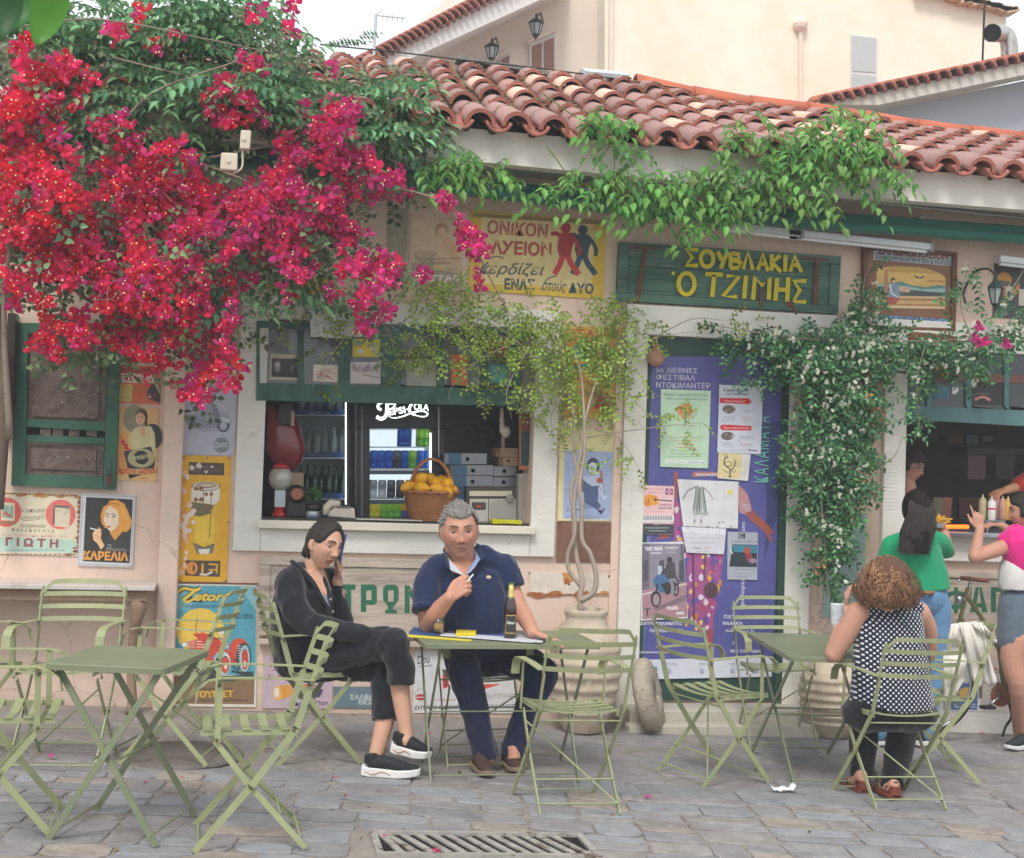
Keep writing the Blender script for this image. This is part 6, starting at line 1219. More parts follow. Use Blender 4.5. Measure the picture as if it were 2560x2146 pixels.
#folding chairs and tables
M('chair_paint','999e76',rough=.5,var=.09,vs=9,bump=.15,bs=60,wear=('8a9674',.58,7,.1),wear2=('6b5a44',.70,30,.02),spec=.5,per=.09)
M('table_paint','7e8468',rough=.42,var=.1,vs=5,bump=.12,bs=40,wear=('6f7c62',.55,4,.12),wear2=('5a4c3a',.71,34,.02),spec=.5)
M('rivet','6d5f45',rough=.5,metal=.5,var=.2,bump=0)
CP=MATS['chair_paint']
def make_chair():
 t=thing('folding_chair','x','chair',(0,0,0),'green folding chairs on the pavement')
 hw=.2
 fo=(.20,0);pv=(.0,.235);sr=(-.165,.455);ar=(-.215,.62);tp=(-.275,.83)
 up=[(fo[0],fo[1]),pv,sr,ar,tp]
 def fl(b,pts,x,w,th):
  for(a,c)in zip(pts,pts[1:]):
   A,C_=Vector((x,a[0],a[1])),Vector((x,c[0],c[1]));d=(C_-A).normalized()*.006;b.beam(A-d*.5,C_+d*.5,th,w,up=(0,-(C_-A).z,(C_-A).y))
 for s in(-1,1):
  b=MB();fl(b,[up[0],up[1],up[2],up[3]],s*hw,.026,.006);fl(b,[up[3],(up[4][0]+.004,up[4][1]-.03)],s*(hw+.004),.018,.006);b.build('side_bar',CP,t)
  b=MB();fl(b,[(-.215,0),pv,(.135,.405)],s*(hw-.014),.022,.006);b.build('cross_leg',CP,t)
  b=MB();fl(b,[(-.14,.437),(.19,.437)],s*(hw-.022),.02,.006);b.build('seat_rail',CP,t)
  b=MB();pts=[(-.225,.64),(-.05,.648),(.12,.648),(.17,.638),(.205,.61),(.215,.56)]
  for(a,c)in zip(pts,pts[1:]):A,C_=Vector((s*(hw+.014),a[0],a[1])),Vector((s*(hw+.014),c[0],c[1]));d=(C_-A).normalized()*.003;b.beam(A-d,C_+d,.04,.005,up=(0,-(C_-A).z,(C_-A).y))
  b.build('arm_rest',CP,t)
  b=MB();fl(b,[(.125,.646),(.13,.41)],s*(hw+.002),.022,.005);b.build('arm_strut',CP,t)
  for(y,z)in(pv,(.13,.62),(.132,.415),(-.21,.62),(-.155,.45)):
   b=MB();b.lathe([(.007,0),(.006,.003),(0,.005)],8,(s*(hw+.006),y,z),axis=Matrix.Rotation(R(90*s),3,'Y'));b.build('rivet',MATS['rivet'],t)
 for k in range(5):
  y=-.125+.073*k;b=MB();n=8;vs=[]
  for i in range(n+1):
   x=-hw+.012+(2*hw-.024)*i/n;u=2*i/n-1;z=.452-.016*(1-u*u)
   for dy in(-.017,.017):vs+=[(x,y+dy,z),(x,y+dy,z-.004)]
  fs=[]
  for i in range(n):o=i*4;fs+=[(o,o+4,o+6,o+2),(o+1,o+3,o+7,o+5),(o,o+1,o+5,o+4),(o+2,o+6,o+7,o+3)]
  fs+=[(0,2,3,1),(n*4,n*4+1,n*4+3,n*4+2)];b.add(vs,fs);b.build('seat_slat',CP,t)
 def bowed(z0,h,drop=0.0,x=hw+.014):
  n=10;vs=[];f=(z0-.455)/(.83-.455)
  for i in range(n+1):
   u=2*i/n-1;bow=-.052*(1-u*u);
   for dz in(-h/2,h/2):
    zz=z0+dz-(drop*max(0,(abs(u)-.72)/.28)**2);yy=-.165-.11*((zz-.455)/.375)+bow
    vs+=[(x*u,yy,zz),(x*u,yy-.004,zz)]
  fs=[]
  for i in range(n):o=i*4;fs+=[(o,o+4,o+6,o+2),(o+1,o+3,o+7,o+5),(o,o+1,o+5,o+4),(o+2,o+6,o+7,o+3)]
  fs+=[(0,2,3,1),(n*4,n*4+1,n*4+3,n*4+2)];return vs,fs
 b=MB();b.add(*bowed(.825,.022,.05,hw+.002));b.build('back_top',CP,t)
 for z in(.765,.705,.645):b=MB();b.add(*bowed(z,.022));b.build('back_slat',CP,t)
 def rod(name,a,c,r=.0042):b=MB();b.tube([a,c],r,6);b.build(name,CP,t)
 rod('cross_rod',(-hw,.185,.02),(hw,.185,.02));rod('cross_rod',(-hw+.014,-.195,.045),(hw-.014,-.195,.045));rod('cross_rod',(-hw+.014,-.115,.30*.45),(hw-.014,-.115,.30*.45));rod('brace_rod',(-hw+.014,.1,.36),(hw-.014,-.19,.04));rod('cross_rod',(-hw,-.13,.40),(hw,-.13,.40))
 return t
chair0=make_chair();used=[]
def place_chair(xd,yd,deg,label,dx=0):
 "xd, yd: D pixel of the point on the ground below the seat centre; deg 0 = sitter faces away from the camera (towards the wall)"
 p=GD(xd,yd);o=chair0 if not used else copy_tree(chair0);used.append(1)
 o.location=(p.x,p.y,gz(p.x)+.002);o.rotation_euler=(0,R(GA*57.3*.7),R(deg));o['label']=label;o.scale=(1.05,1.05,1.05);return o
place_chair(132,1562,170,'green folding chair behind the near left table, seen squarely from in front')
place_chair(8,1690,-88,'green folding chair cut by the left edge, its arms reaching towards the near left table')
place_chair(352,1553,78,'green folding chair turned left, behind the right side of the near left table')
place_chair(505,1718,92,'green folding chair seen sideways in front, facing left towards the near left table')
WCH=place_chair(640,1550,-80,'green folding chair the woman in black with a telephone sits on')
place_chair(1160,1648,4,'empty green folding chair with its back to us, right of the man and his bottle')
place_chair(1462,1592,-70,'empty green folding chair facing the right hand table, seen from its side')
place_chair(1590,1518,172,'green folding chair with its back to the violet banner behind the right hand table')
PCH=place_chair(1822,1640,3,'green folding chair with its back to us, occupied by the polka dot woman')
JCH=place_chair(1905,1590,78,'green folding chair with a white cloth over its back, right of the polka dot woman')
MCH=place_chair(985,1560,180,'green folding chair under the man in the navy polo shirt')
place_chair(-75,1545,-60,'green folding chair just showing at the left edge behind the first one')
def make_table(c,deg,label,wx,wy,turn=False):
 x0,y0=c;z=gz(x0);t=thing('folding_table',label,'table',(x0,y0,z),'green metal folding tables')
 Rm=Matrix.Rotation(R(deg),3,'Z');Lq=lambda x,y,zz:Vector((x0,y0,z))+Rm@Vector((x,y,zz));TP=MATS['table_paint'];H=.71
 b=MB();cr=.035;P=[]
 for(sx,sy,a0)in((1,-1,-90),(1,1,0),(-1,1,90),(-1,-1,180)):
  for k in range(4):a=R(a0+30*k);P.append((sx*(wx/2-cr)+math.cos(a)*cr,sy*(wy/2-cr)+math.sin(a)*cr))
 n=len(P);vs=[]
 for zz,s_ in((H-.026,.997),(H-.003,1),(H,.992)):vs+=[Lq(p[0]*s_,p[1]*s_,zz)for p in P]
 b.add(vs,[(i*n+j,i*n+(j+1)%n,(i+1)*n+(j+1)%n,(i+1)*n+j)for i in range(2)for j in range(n)]+[tuple(2*n+j for j in range(n))]);b.add([Lq(p[0]*.99,p[1]*.99,H-.008)for p in P],[tuple(range(n-1,-1,-1))]);b.build('table_top',TP,t)
 if turn:Lr=lambda x,y,zz:Lq(y*wx/wy,x*wy/wx,zz)
 else:Lr=Lq
 for s in(-1,1):
  for d in(-1,1):
   yy=s*(wy/2-.05)+(.010*d);b=MB();A,C_=Lr(-d*wx*.42,yy,H-.03),Lr(d*wx*.44,yy,0.002);b.beam(A,C_,.007,.026,up=Rm@Vector((0,1,0)).cross(C_-A))if 0 else b.beam(A,C_,.026,.008,up=Rm@Vector((1,0,0)if turn else(0,1,0)));b.build('leg',TP,t)
 for d in(-1,1):
  b=MB();b.tube([Lr(d*wx*.40,-wy/2+.05,.04),Lr(d*wx*.40,wy/2-.05,.04)],.0045,6);b.build('cross_rod',TP,t);b=MB();b.tube([Lr(-d*wx*.1,-wy/2+.05,.33+.0*d),Lr(-d*wx*.1,wy/2-.05,.33)],.0045,6);b.build('cross_rod',TP,t)
 return t,Lq
def tcorner(q):return[GD(x,y,.71)for x,y in q]
def tab(q,label,turn=False):
 P=tcorner(q);c=sum(P,Vector())/4;e=((P[1]-P[0])+(P[2]-P[3]))/2;f_=((P[3]-P[0])+(P[2]-P[1]))/2
 deg=math.degrees(math.atan2(e.y,e.x));return make_table((c.x,c.y),deg,label,e.length,max(.4,min(.58,f_.length)),turn)
T1,L1q=tab([(122,1361),(369,1385),(404,1329),(176,1315)],'empty green metal folding table at the left with crossed flat legs')
T2,L2q=tab([(836,1313),(1215,1332),(1195,1296),(868,1287)],'green folding table with newspapers, a beer bottle and a glass, before the seated man',True)
T3,L3q=tab([(1544,1301),(1652,1349),(1800,1349),(1700,1299)],'green folding table at the right where the polka dot woman sits')
#left shutter, console, pots and other street things
QL=FR(0,1420,.41247)
SG=M('shutter_green','3f6b56',rough=.6,var=.14,vs=6,bump=.4,bs=25,wear=('33564a',.55,5,.1),wear2=('8a8d78',.73,14,.03))
SBn=M('shutter_panel','75665f',rough=.9,var=.2,vs=18,bump=1.0,bs=26,stretch=(1,1,.45),wear=('5f514b',.55,16,.06),wear2=('a39892',.63,30,.04),bdist=.01)
t=thing('window_shutter','old green wooden shutter with two brown carved panels at the left','shutter',W(*K2(750,690),-.02))
YW=-.05
qd('stile',SG,t,K1,[(205,330),(345,330),(305,2320),(135,2318)],YW,.045);qd('stile',SG,t,K1,[(1330,330),(1478,330),(1412,2370),(1262,2362)],YW,.045)
qd('top_rail',SG,t,K1,[(346,330),(1329,330),(1327,470),(343,460)],YW+.002,.04);qd('rail',SG,t,K1,[(330,1500),(1285,1540),(1283,1655),(326,1600)],YW+.002,.04);qd('rail',SG,t,K1,[(322,1695),(1280,1735),(1278,1818),(320,1785)],YW+.002,.04);qd('bottom_rail',SG,t,K1,[(306,2180),(1262,2210),(1260,2362),(304,2322)],YW+.002,.04)
qd('backing',SBn,t,K1,[(346,471),(1328,471),(1284,1540),(331,1500)],YW+.028,.012);qd('carved_panel',SBn,t,K1,[(425,640),(1225,650),(1205,1510),(385,1480)],YW+.012,.016,.008)
c=W(*K1(820,1080),YW+.012);b=MB();b.lathe([(.0,.010),(.018,.010),(.022,.003),(.032,.003),(.036,.009),(.048,.009),(.052,.001)],28,c,axis=Matrix.Rotation(R(90),3,'X'));b.build('carved_ring',SBn,t)
qd('backing',SBn,t,K1,[(321,1819),(1278,1819),(1263,2209),(307,2180)],YW+.028,.012);qd('carved_panel',SBn,t,K1,[(375,1860),(1180,1885),(1170,2145),(360,2115)],YW+.012,.016,.006);qd('louvre_backing',MATS['drain_dark'],t,K1,[(328,1601),(1283,1656),(1280,1734),(324,1694)],YW+.03,.01,0)
for x in(490,640,840,1055):qd('louvre',SBn,t,K1,[(x,1618),(x+130,1626),(x+128,1722),(x-2,1712)],YW+.02,.008)
b=MB();b.tube(bez([W(*K2(1332,320),YW-.012),W(*K2(1340,380),YW-.02),W(*K2(1328,520),YW-.012)],8),[.008,.005,.004,.006,.009],8);b.build('handle',MATS['chrome_dark'],t,smooth=True);qd('lock_plate',MATS['rust_iron'],t,K2,[(1300,520),(1365,525),(1362,650),(1292,645)],YW-.004,.004)
M('dark_post','3f3732',rough=.8,var=.2,bump=.5)
b=MB();b.slab([W(*K1(x,y),-.12)for x,y in((90,200),(200,210),(150,1750),(30,1750))],(0,1,0),.1);tag(b.build('timber_post',MATS['dark_post'],bevel=.01),'dark timber post beside the old green shutter','post')
b=MB();b.tube(bez([W(*K1(-60,2600),-.2),W(*K1(30,1500),-.22),W(*K1(40,900),-.24),W(*K1(-20,300),-.3),W(*K1(80,-200),-.5)],30),[.05,.045,.04,.045,.03],8);BK=M('bark','6e6055',rough=.95,var=.25,vs=20,bump=1,bs=40,stretch=(1,1,.3),bdist=.01);tag(b.build('vine_trunk',BK,smooth=True),'thick bare vine trunk climbing the wall at the left edge','trunk')
t=thing('marble_console','wall table with a pale marble top on carved wooden legs at the left','table',GD(150,1450));MB_=M('marble','c9c2bc',rough=.35,var=.1,vs=6,bump=.05,wear=('aba39d',.6,5,.05))
z1=W(*QL(900,130),-.36).z;xr=W(*QL(938,130),-.36).x
b=MB();b.bx(-3.2,xr,-.36,-.005,z1-.01,z1+.018);b.build('table_top',MB_,t,bevel=.004)
WDn=M('carved_wood','8c7660',rough=.8,var=.2,vs=14,bump=.6,stretch=(1,1,.3));b=MB();b.bx(-3.2,xr-.05,-.32,-.29,z1-.075,z1-.011);b.build('apron',WDn,t)
for x in(xr-.11,xr-1.15):
 b=MB();b.tube([(x,-.28,z1-.075),(x+.02,-.29,z1-.12),(x,-.25,z1-.22),(x-.02,-.22,z1-.45),(x,-.25,gz(x)+.05),(x,-.27,gz(x))],[.045,.05,.035,.025,.03,.04],8);b.build('leg',WDn,t,smooth=True)
TC=M('terracotta_pale','c4b6a2',rough=.9,var=.12,vs=7,bump=.6,bs=45,wear=('a3927c',.58,6,.08),wear2=('d6cdbf',.62,12,.05),bdist=.006)
def pot(cx,cyb,cyt,rtop,rmax,label,Yoff=0,fr=QB,seg=40):
 g0=G(*fr(cx,cyb));d=(g0-CAM).dot(_f)/FPX*.41247;g0=g0+Vector((0,rmax*d*.55,0));g0.z=gz(g0.x)
 d=(g0-CAM).dot(_f)/FPX*.41247;H=(cyb-cyt)*d*1.02;rm=rmax*d;rt=rtop*d;P=[]
 for i in range(61):
  u=i/60
  r_=np.interp(u,[0,.12,.35,.55,.72,.82,.88,.93,.97,1],[.52*rm,.72*rm,.93*rm,rm,.93*rm,.70*rm,.60*rm,rt*.93,rt*1.02,rt])
  rib=(abs(math.sin(u*math.pi*9.5))**3)*.013 if .15<u<.78 else 0
  P.append((r_-.006+rib,u*H))
 P+=[(rt-.02,H),(rt-.03,H-.04),(rt-.05,H-.08),(0,H-.08)]
 t=thing('clay_pot',label,'pot',g0);b=MB();b.lathe(P,seg,g0);b.build('body',TC,t,smooth=True)
 b=MB();b.lathe([(0,H-.07),(rt-.035,H-.07)],16,g0);b.build('soil',M('soil','4a3c30',rough=1,var=.3,vs=30,bump=1),t);return g0,H,rt
POT,POTH,POTR=pot(1500,1012,290,138,228,'big ribbed pale clay pot holding the slender tree')
g,H,rt=pot(960,1040,540,120,200,'ribbed clay pot half hidden behind the right hand table',fr=QC)
c=G(*QB(1880,1000));b=MB();Rx=Matrix.Rotation(R(64),3,'Z')@Matrix.Rotation(R(76),3,'X');Rr=.235;c=c+Vector((0,.06,0));c.z=gz(c.x)+Rr*.97
b.lathe([(.035,-.05),(.035,.05),(Rr*.55,.058),(Rr-.03,.05),(Rr,.02),(Rr,-.03),(Rr-.03,-.055),(.035,-.05)],30,c,axis=Rx)
rr=random.Random(4);b.v=[(x+rr.uniform(-.004,.004),y+rr.uniform(-.004,.004),z+rr.uniform(-.004,.004))for x,y,z in b.v]
tag(b.build('millstone',M('rough_stone','b0a596',rough=.95,var=.16,vs=12,bump=.9,bs=60,wear=('8f8373',.6,18,.05),bdist=.012),smooth=True),'round rough millstone leaning between the clay pot and the banner','millstone')
c=W(*L4(268,195),-.1);t=thing('clay_pomegranate','small terracotta pomegranate hanging at the top left of the banner','ornament',c);b=MB();b.ball(c,.06,20,14);b.build('body',M('terracotta_pink','b98a74',rough=.8,var=.12,bump=.4),t,smooth=True);b=MB()
for k in range(5):a=2*math.pi*k/5;b.beam(c+Vector((math.cos(a)*.012,math.sin(a)*.012,.055)),c+Vector((math.cos(a)*.022,math.sin(a)*.022,.085)),.012,.004)
tag(b.build('crown',MATS['terracotta_pink'],t),kind='stuff')
t=thing('wall_lantern','dark green wall lantern on a scrolled arm, grown over by vine at the right','lantern',W(*L2(1750,700),-.25));LG=M('lantern_green','2f3e38',rough=.5,var=.15);c=W(*L2(1750,640),-.25)
b=MB();b.lathe([(0,.1),(.015,.085),(.02,.05),(.055,.015),(.058,0)],6,c);b.build('cap',LG,t);b=MB()
for k in range(6):a=R(60*k);b.beam(c+Vector((math.cos(a)*.052,math.sin(a)*.052,0)),c+Vector((math.cos(a)*.026,math.sin(a)*.026,-.105)),.007,.007)
b.lathe([(.03,-.105),(.026,-.115),(.01,-.125),(.006,-.145),(0,-.15)],6,c);tag(b.build('cage',LG,t),kind='stuff');b=MB();b.lathe([(.046,-.002),(.022,-.104)],6,c);b.build('glass',M('lantern_glass','9fa8a4',rough=.1,var=0,bump=0),t)
b=MB();b.tube(bez([c+Vector((0,0,.09)),c+Vector((-.03,.06,.14)),c+Vector((-.08,.14,.12)),c+Vector((-.10,.24,.0)),c+Vector((-.08,.245,-.08))],16),.008,6);b.build('arm',LG,t,smooth=True)
for i,(q,lab)in enumerate((([(1470,792),(1535,796),(1526,912),(1462,908)],'small beige upright switch box among the blossoms'),([(1350,930),(1452,936),(1448,1042),(1342,1036)],'beige square junction box below the switch box among the blossoms'))):
 t=thing('junction_box',lab,'electric box',W(*QA(*q[0]),-1.1));o=qd('body',M('beige_plastic','c9beac',rough=.5,var=.06),t,QA,q,-1.15,.06,.008);x,y=(1490,850)if i==0 else(1395,985);b=MB();b.lathe([(.012,0),(.01,.006),(0,.007)],12,W(*QA(x,y),-1.151),axis=Matrix.Rotation(R(90),3,'X'));b.build('knob',MATS['beige_plastic'],t)
b=MB();b.tube(bez([W(*QA(1480,910),-1.12),W(*QA(1480,1010),-1.12),W(*QA(1455,1045),-1.12),W(*QA(1420,1060),-1.12)],14),.006,6);tag(b.build('conduit',MATS['beige_plastic'],smooth=True),'beige cable looping between the two junction boxes','cable')
t=thing('bicycle','olive bicycle with brown grips leaning by the wall at the right','bicycle',G(*QC(1700,990)));Yb=-.42;BP=lambda x,y,dy=0:W(*QC(x,y),Yb+dy)
TY=M('tyre','232325',rough=.8,var=.1,bump=.2);CH=M('chrome','b9bbbd',rough=.25,metal=.9,var=.1,bump=0);OL=M('olive_paint','7d7a4e',rough=.4,var=.15,bump=.05)
mp=(BP(1600,690)-BP(1500,690)).length/100
for nm,cx,cy in(('wheel',1495,690),('wheel',2520,720)):
 c=BP(cx,cy);r0=300*mp;b=MB();ring=lambda rr,q,zz=0:[c+Vector((math.cos(2*math.pi*k/48)*rr,zz,math.sin(2*math.pi*k/48)*rr))for k in range(49)]
 b.tube(ring(r0-.016,0),.017,8,caps=False);wl=b.build(nm,TY,t,smooth=True);b=MB();b.tube(ring(r0-.038,0),.009,6,caps=False);b.build('rim',CH,wl,smooth=True)
 b=MB()
 for k in range(28):a=2*math.pi*k/28;b.tube([c+Vector((math.cos(a+.5)*.02,.02*(1 if k%2 else-1),math.sin(a+.5)*.02)),c+Vector((math.cos(a)*(r0-.04),0,math.sin(a)*(r0-.04)))],.0012,3)
 tag(b.build('spokes',CH,wl),kind='stuff')
def bt(nm,P,r_,m,seg=8):b=MB();b.tube(P,r_,seg);return b.build(nm,m,t,smooth=True)
bt('fork',bez([BP(1745,120),BP(1690,330),BP(1600,520),BP(1495,690)],12),.014,OL);bt('frame_tube',[BP(1735,165),BP(1820,290),BP(1935,500),BP(1965,740)],.016,OL);bt('frame_tube',[BP(1700,300),BP(1850,560),BP(1960,760)],.014,OL);bt('frame_tube',[BP(1965,745),BP(2150,300)],.014,OL);bt('frame_tube',[BP(1965,745),BP(2520,720)],.01,OL)
bt('stem',[BP(1740,170),BP(1765,60)],.01,CH);bt('handlebar',bez([BP(1690,80,-.2),BP(1730,60,-.08),BP(1765,60,0),BP(1770,70,.15)],14),.009,CH);bt('grip',[BP(1700,62,-.16),BP(1870,78,-.30)],.014,M('brown_grip','6e4034',rough=.6,var=.1));bt('brake_lever',[BP(1745,100,-.08),BP(1775,90,-.1),BP(1760,180,-.1)],.006,CH)
b=MB();c=BP(1945,770,-.05);b.lathe([(.0,0),(.07,0),(.078,.004),(.07,.008)],24,c,axis=Matrix.Rotation(R(90),3,'X'));b.build('chainring',MATS['rust_iron'],t);bt('crank',[c,BP(1880,830,-.08)],.009,CH);b=MB();b.box(BP(1865,845,-.12),(.09,.06,.022));b.build('pedal',TY,t,bevel=.004);bt('kickstand',bez([BP(1990,800),BP(2010,900,-.05),BP(1975,960,-.1),BP(1955,1020,-.14)],10),.009,TY)
b=MB();b.lathe([(.0,-.02),(.032,-.01),(.036,.02),(0,.03)],14,BP(1690,190,-.1),axis=Matrix.Rotation(R(75),3,'X'));b.build('headlamp',CH,t,smooth=True)
t=JCH;cl=MB();rr=random.Random(6);jp=JCH.location;Yj=jp.y-.02
def sheet(rows,thick=.012,ny=Yj):
 n=len(rows[0]);vs=[];m=len(rows)
 for(row)in rows:vs+=[Vector(p)for p in row]
 b=MB();f=[(i*n+j,i*n+j+1,(i+1)*n+j+1,(i+1)*n+j)for i in range(m-1)for j in range(n-1)];b.add(vs,f);return b
def fold(q,Y,seed,nx=16,nz=16,amp=.018,bow=.05):
 "hanging cloth between four pixel corners, with folds"
 TL,TR,BR,BL=q;rows=[]
 for i in range(nz+1):
  v=i/nz;row=[]
  for j in range(nx+1):
   u=j/nx;x=(TL[0]+(TR[0]-TL[0])*u)*(1-v)+(BL[0]+(BR[0]-BL[0])*u)*v;y=(TL[1]+(TR[1]-TL[1])*u)*(1-v)+(BL[1]+(BR[1]-BL[1])*u)*v
   y+=14*math.sin(u*9+seed)*v;x+=6*math.sin(v*5+u*7+seed)
   dy=amp*math.sin(u*17+seed+v*1.5)*(.3+.7*v)+amp*.6*math.sin(u*31+v*3)-bow*math.sin(math.pi*min(1,v*1.2+.1))
   row.append(W(*QC(x,y),Y+dy))
  rows.append(row)
 return sheet(rows)
CW_=M('white_cloth','ddd9d0',rough=.95,var=.04,vs=8,bump=.5,bs=30,sheen=.2,bdist=.01);ct=thing('white_cloth','crumpled white garment thrown over the back of the folding chair by the bicycle','garment',W(*QC(1750,860),Yj))
for k_,(q,dy,sd)in enumerate((([(1690,330),(1830,330),(1925,700),(1790,715)],-.03,1),([(1640,340),(1800,322),(1760,560),(1605,540)],.03,2),([(1600,500),(1760,520),(1720,700),(1590,860)],.0,3),([(1780,330),(1860,350),(1915,450),(1870,480)],-.05,4))):
 o=fold(q,Yj+dy,sd).build('fold_layer',CW_,ct,smooth=True);md=o.modifiers.new('thick','SOLIDIFY');md.thickness=.008
TZ=L2q(0,0,.71).z+.002
def ont(x,y,dz=0,fr=L8):
 "point on the middle table top under a pixel"
 d=ray(*fr(x,y));zt=lambda p:gz(L2q(0,0,0).x)+.7105;t_=(gz(T2.location.x)+.711+dz-CAM.z)/d.z;return CAM+d*t_
def paper(name,q,col,label,k_,th=.0015,draw=None):
 b=MB();P=[ont(x,y,.0008+k_*.0022)for x,y in q];b.slab(P,(0,0,1),th,0,col);o=b.build(name,PRINT);tag(o,label,'paper');return o
paper('newspaper',[(85,1610),(455,1640),(810,1670),(800,1690),(80,1640)],'d6c83e','yellow front page edge of the newspaper lying on the middle table',0)
paper('newspaper',[(150,1530),(1180,1600),(1150,1660),(95,1608)],'2c4f8c','blue newspaper page spread across the middle table',1)
paper('newspaper',[(480,1590),(1560,1660),(1500,1705),(450,1625)],'ccd0d8','white newspaper page on top of the blue one on the middle table',2)
paper('leaflet',[(1330,1600),(1640,1660),(1600,1705),(1300,1680)],'c9ccd6','white leaflet under the left hand of the seated man',3)
b=MB();P=[ont(x,y,.011)for x,y in((635,1565),(862,1570),(858,1620),(630,1622))];b.slab([p-Vector((0,0,.006))for p in P],(0,0,1),.02,0);tag(b.build('tobacco_pouch',M('yellow_pouch','d2bd2c',rough=.4,var=.08,bump=.2),bevel=.005),'yellow tobacco pouch beside the beer glass on the middle table','pouch')
b=MB();P=[ont(x,y,.006)for x,y in((495,1500),(565,1520),(560,1560),(495,1550))];b.slab(P,(0,0,1),.02);tag(b.build('cigarette_pack',M('pink_pack','c4606c',rough=.5,var=.1),bevel=.002),'pink cigarette pack behind the beer glass','pack')
b=MB();P=[ont(x,y,.007)for x,y in((545,1580),(625,1585),(622,1600),(542,1596))];b.slab(P,(0,0,1),.008);tag(b.build('lighter',M('lighter_dark','4a3c44',rough=.4,var=.1),bevel=.002),'small dark lighter between the glass and the yellow pouch','lighter')
c=ont(432,1605,.004);md_=(c-CAM).dot(_f)/FPX*.22154;H=(1615-1432)*md_;t=thing('beer_glass','small tumbler half full of amber beer on the middle table','glass',c)
b=MB();b.lathe([(.0,.002),(55*md_,.002),(55*md_,0),(66*md_,H*.5),(73*md_,H),(69*md_,H),(60*md_,H*.45),(50*md_,.012),(0,.012)],24,c);b.build('tumbler',M('clear_glass','eef2f0',rough=.03,var=0,bump=0,trans=.95,spec=.5,ior=1.35),t,smooth=True)
b=MB();b.lathe([(0,.013),(49*md_,.014),(62*md_,H*.62),(0,H*.62)],20,c);b.build('beer',M('beer','dc9c3a',rough=.1,var=.05,bump=0,spec=.5),t,smooth=True)
c=ont(1237,1655,.004);md_=(c-CAM).dot(_f)/FPX*.22154;H=(1680-1052)*md_;r_=70*md_;t=thing('beer_bottle','brown beer bottle with gold foil neck and dark label on the middle table','bottle',c)
BB=M('brown_glass','2c130c',rough=.08,var=.1,bump=0,spec=.8,coat=.6)
b=MB();b.lathe([(r_*.9,0),(r_,.006),(r_,H*.52),(r_*.93,H*.60),(r_*.66,H*.70),(r_*.48,H*.76)],24,c);b.build('glass_body',BB,t,smooth=True)
b=MB();b.lathe([(r_*.56,H*.735),(r_*.49,H*.76),(r_*.42,H*.86),(r_*.40,H*.97)],20,c);b.build('foil',M('gold_foil','d9c978',rough=.35,metal=.4,var=.1,bump=.3),t,smooth=True);b=MB();b.lathe([(r_*.44,H*.97),(r_*.44,H),(0,H)],18,c);b.build('cap',M('cap_green','6d7a42',rough=.4,metal=.3,var=0),t)
th0=math.atan2(CAM.y-c.y,CAM.x-c.x);a=Art(lambda x,y:(x,y),0,.0004,put=lambda x,y,off:c+Vector((math.cos(th0+x)*(r_+off),math.sin(th0+x)*(r_+off),y)))
def grid(x0,x1,y0,y1,col,n=6):
 for i in range(n):a.poly([(x0+(x1-x0)*i/n,y0),(x0+(x1-x0)*(i+1)/n,y0),(x0+(x1-x0)*(i+1)/n,y1),(x0+(x1-x0)*i/n,y1)],col,False)
 a.k+=1
grid(-.75,1.0,H*.10,H*.43,'c2a85a',8);grid(-.68,.93,H*.115,H*.415,'22262a',8);a.text('Μάμος',(-.55,H*.29),(.8,H*.30),-H*.07,'d8d8d2',.03,.2)if 0 else None
vs,fs=text_mesh('Nissos',.03,.3);a.mb.add([c+Vector((math.cos(th0-.55+u*1.3)*(r_+.0016),math.sin(th0-.55+u*1.3)*(r_+.0016),H*.27+v*H*.055))for u,v in vs],fs,0,'d8dcd8');tag(a.mb.build('label',PRINT,t),kind='stuff')
c=G(*QC(612,1360));b=MB();rr=random.Random(3);n=8;vs=[]
for i in range(n+1):
 for j in range(5):
  u=i/n-.5;v=j/4-.5;vs.append((c.x+u*.14,c.y+v*.07,gz(c.x)+.008+.02*abs(math.sin(u*6+1))*(1-abs(v))+rr.uniform(0,.008)+.02*(abs(u)>.4)))
b.add(vs,[(i*5+j,i*5+j+1,(i+1)*5+j+1,(i+1)*5+j)for i in range(n)for j in range(4)]);tag(b.build('paper_napkin',M('tissue','e6e6e6',rough=.9,var=.03,bump=.3),smooth=True),'crumpled white paper napkin on the paving by the right hand table','napkin')
rr=random.Random(17);b=MB()
for k in range(150):
 x=rr.uniform(-1.2,5.4);y=rr.choice([-rr.uniform(.02,.2),-rr.uniform(.1,3.3),-rr.uniform(.1,3.3)]);z=gz(x)+.003;a=rr.uniform(0,6.28);l=rr.uniform(.006,.02);d1=Vector((math.cos(a),math.sin(a),rr.uniform(0,.4)))*l;d2=Vector((-math.sin(a),math.cos(a),.3))*l*.4;o_=Vector((x,y,z));b.add([o_-d1,o_+d2,o_+d1,o_-d2],[(0,1,2,3)],0,rr.choice(['6d5a3a','8a7448','4f5a34','9c8e78','55483c','a86a44']))
tag(b.build('leaf_litter',leafmat('litter','',tr=.1)),'scattered dry leaf scraps and grit on the paving','litter',None,'stuff')
PT=leafmat('petal','',tr=.2,per=.1,hue=.005)
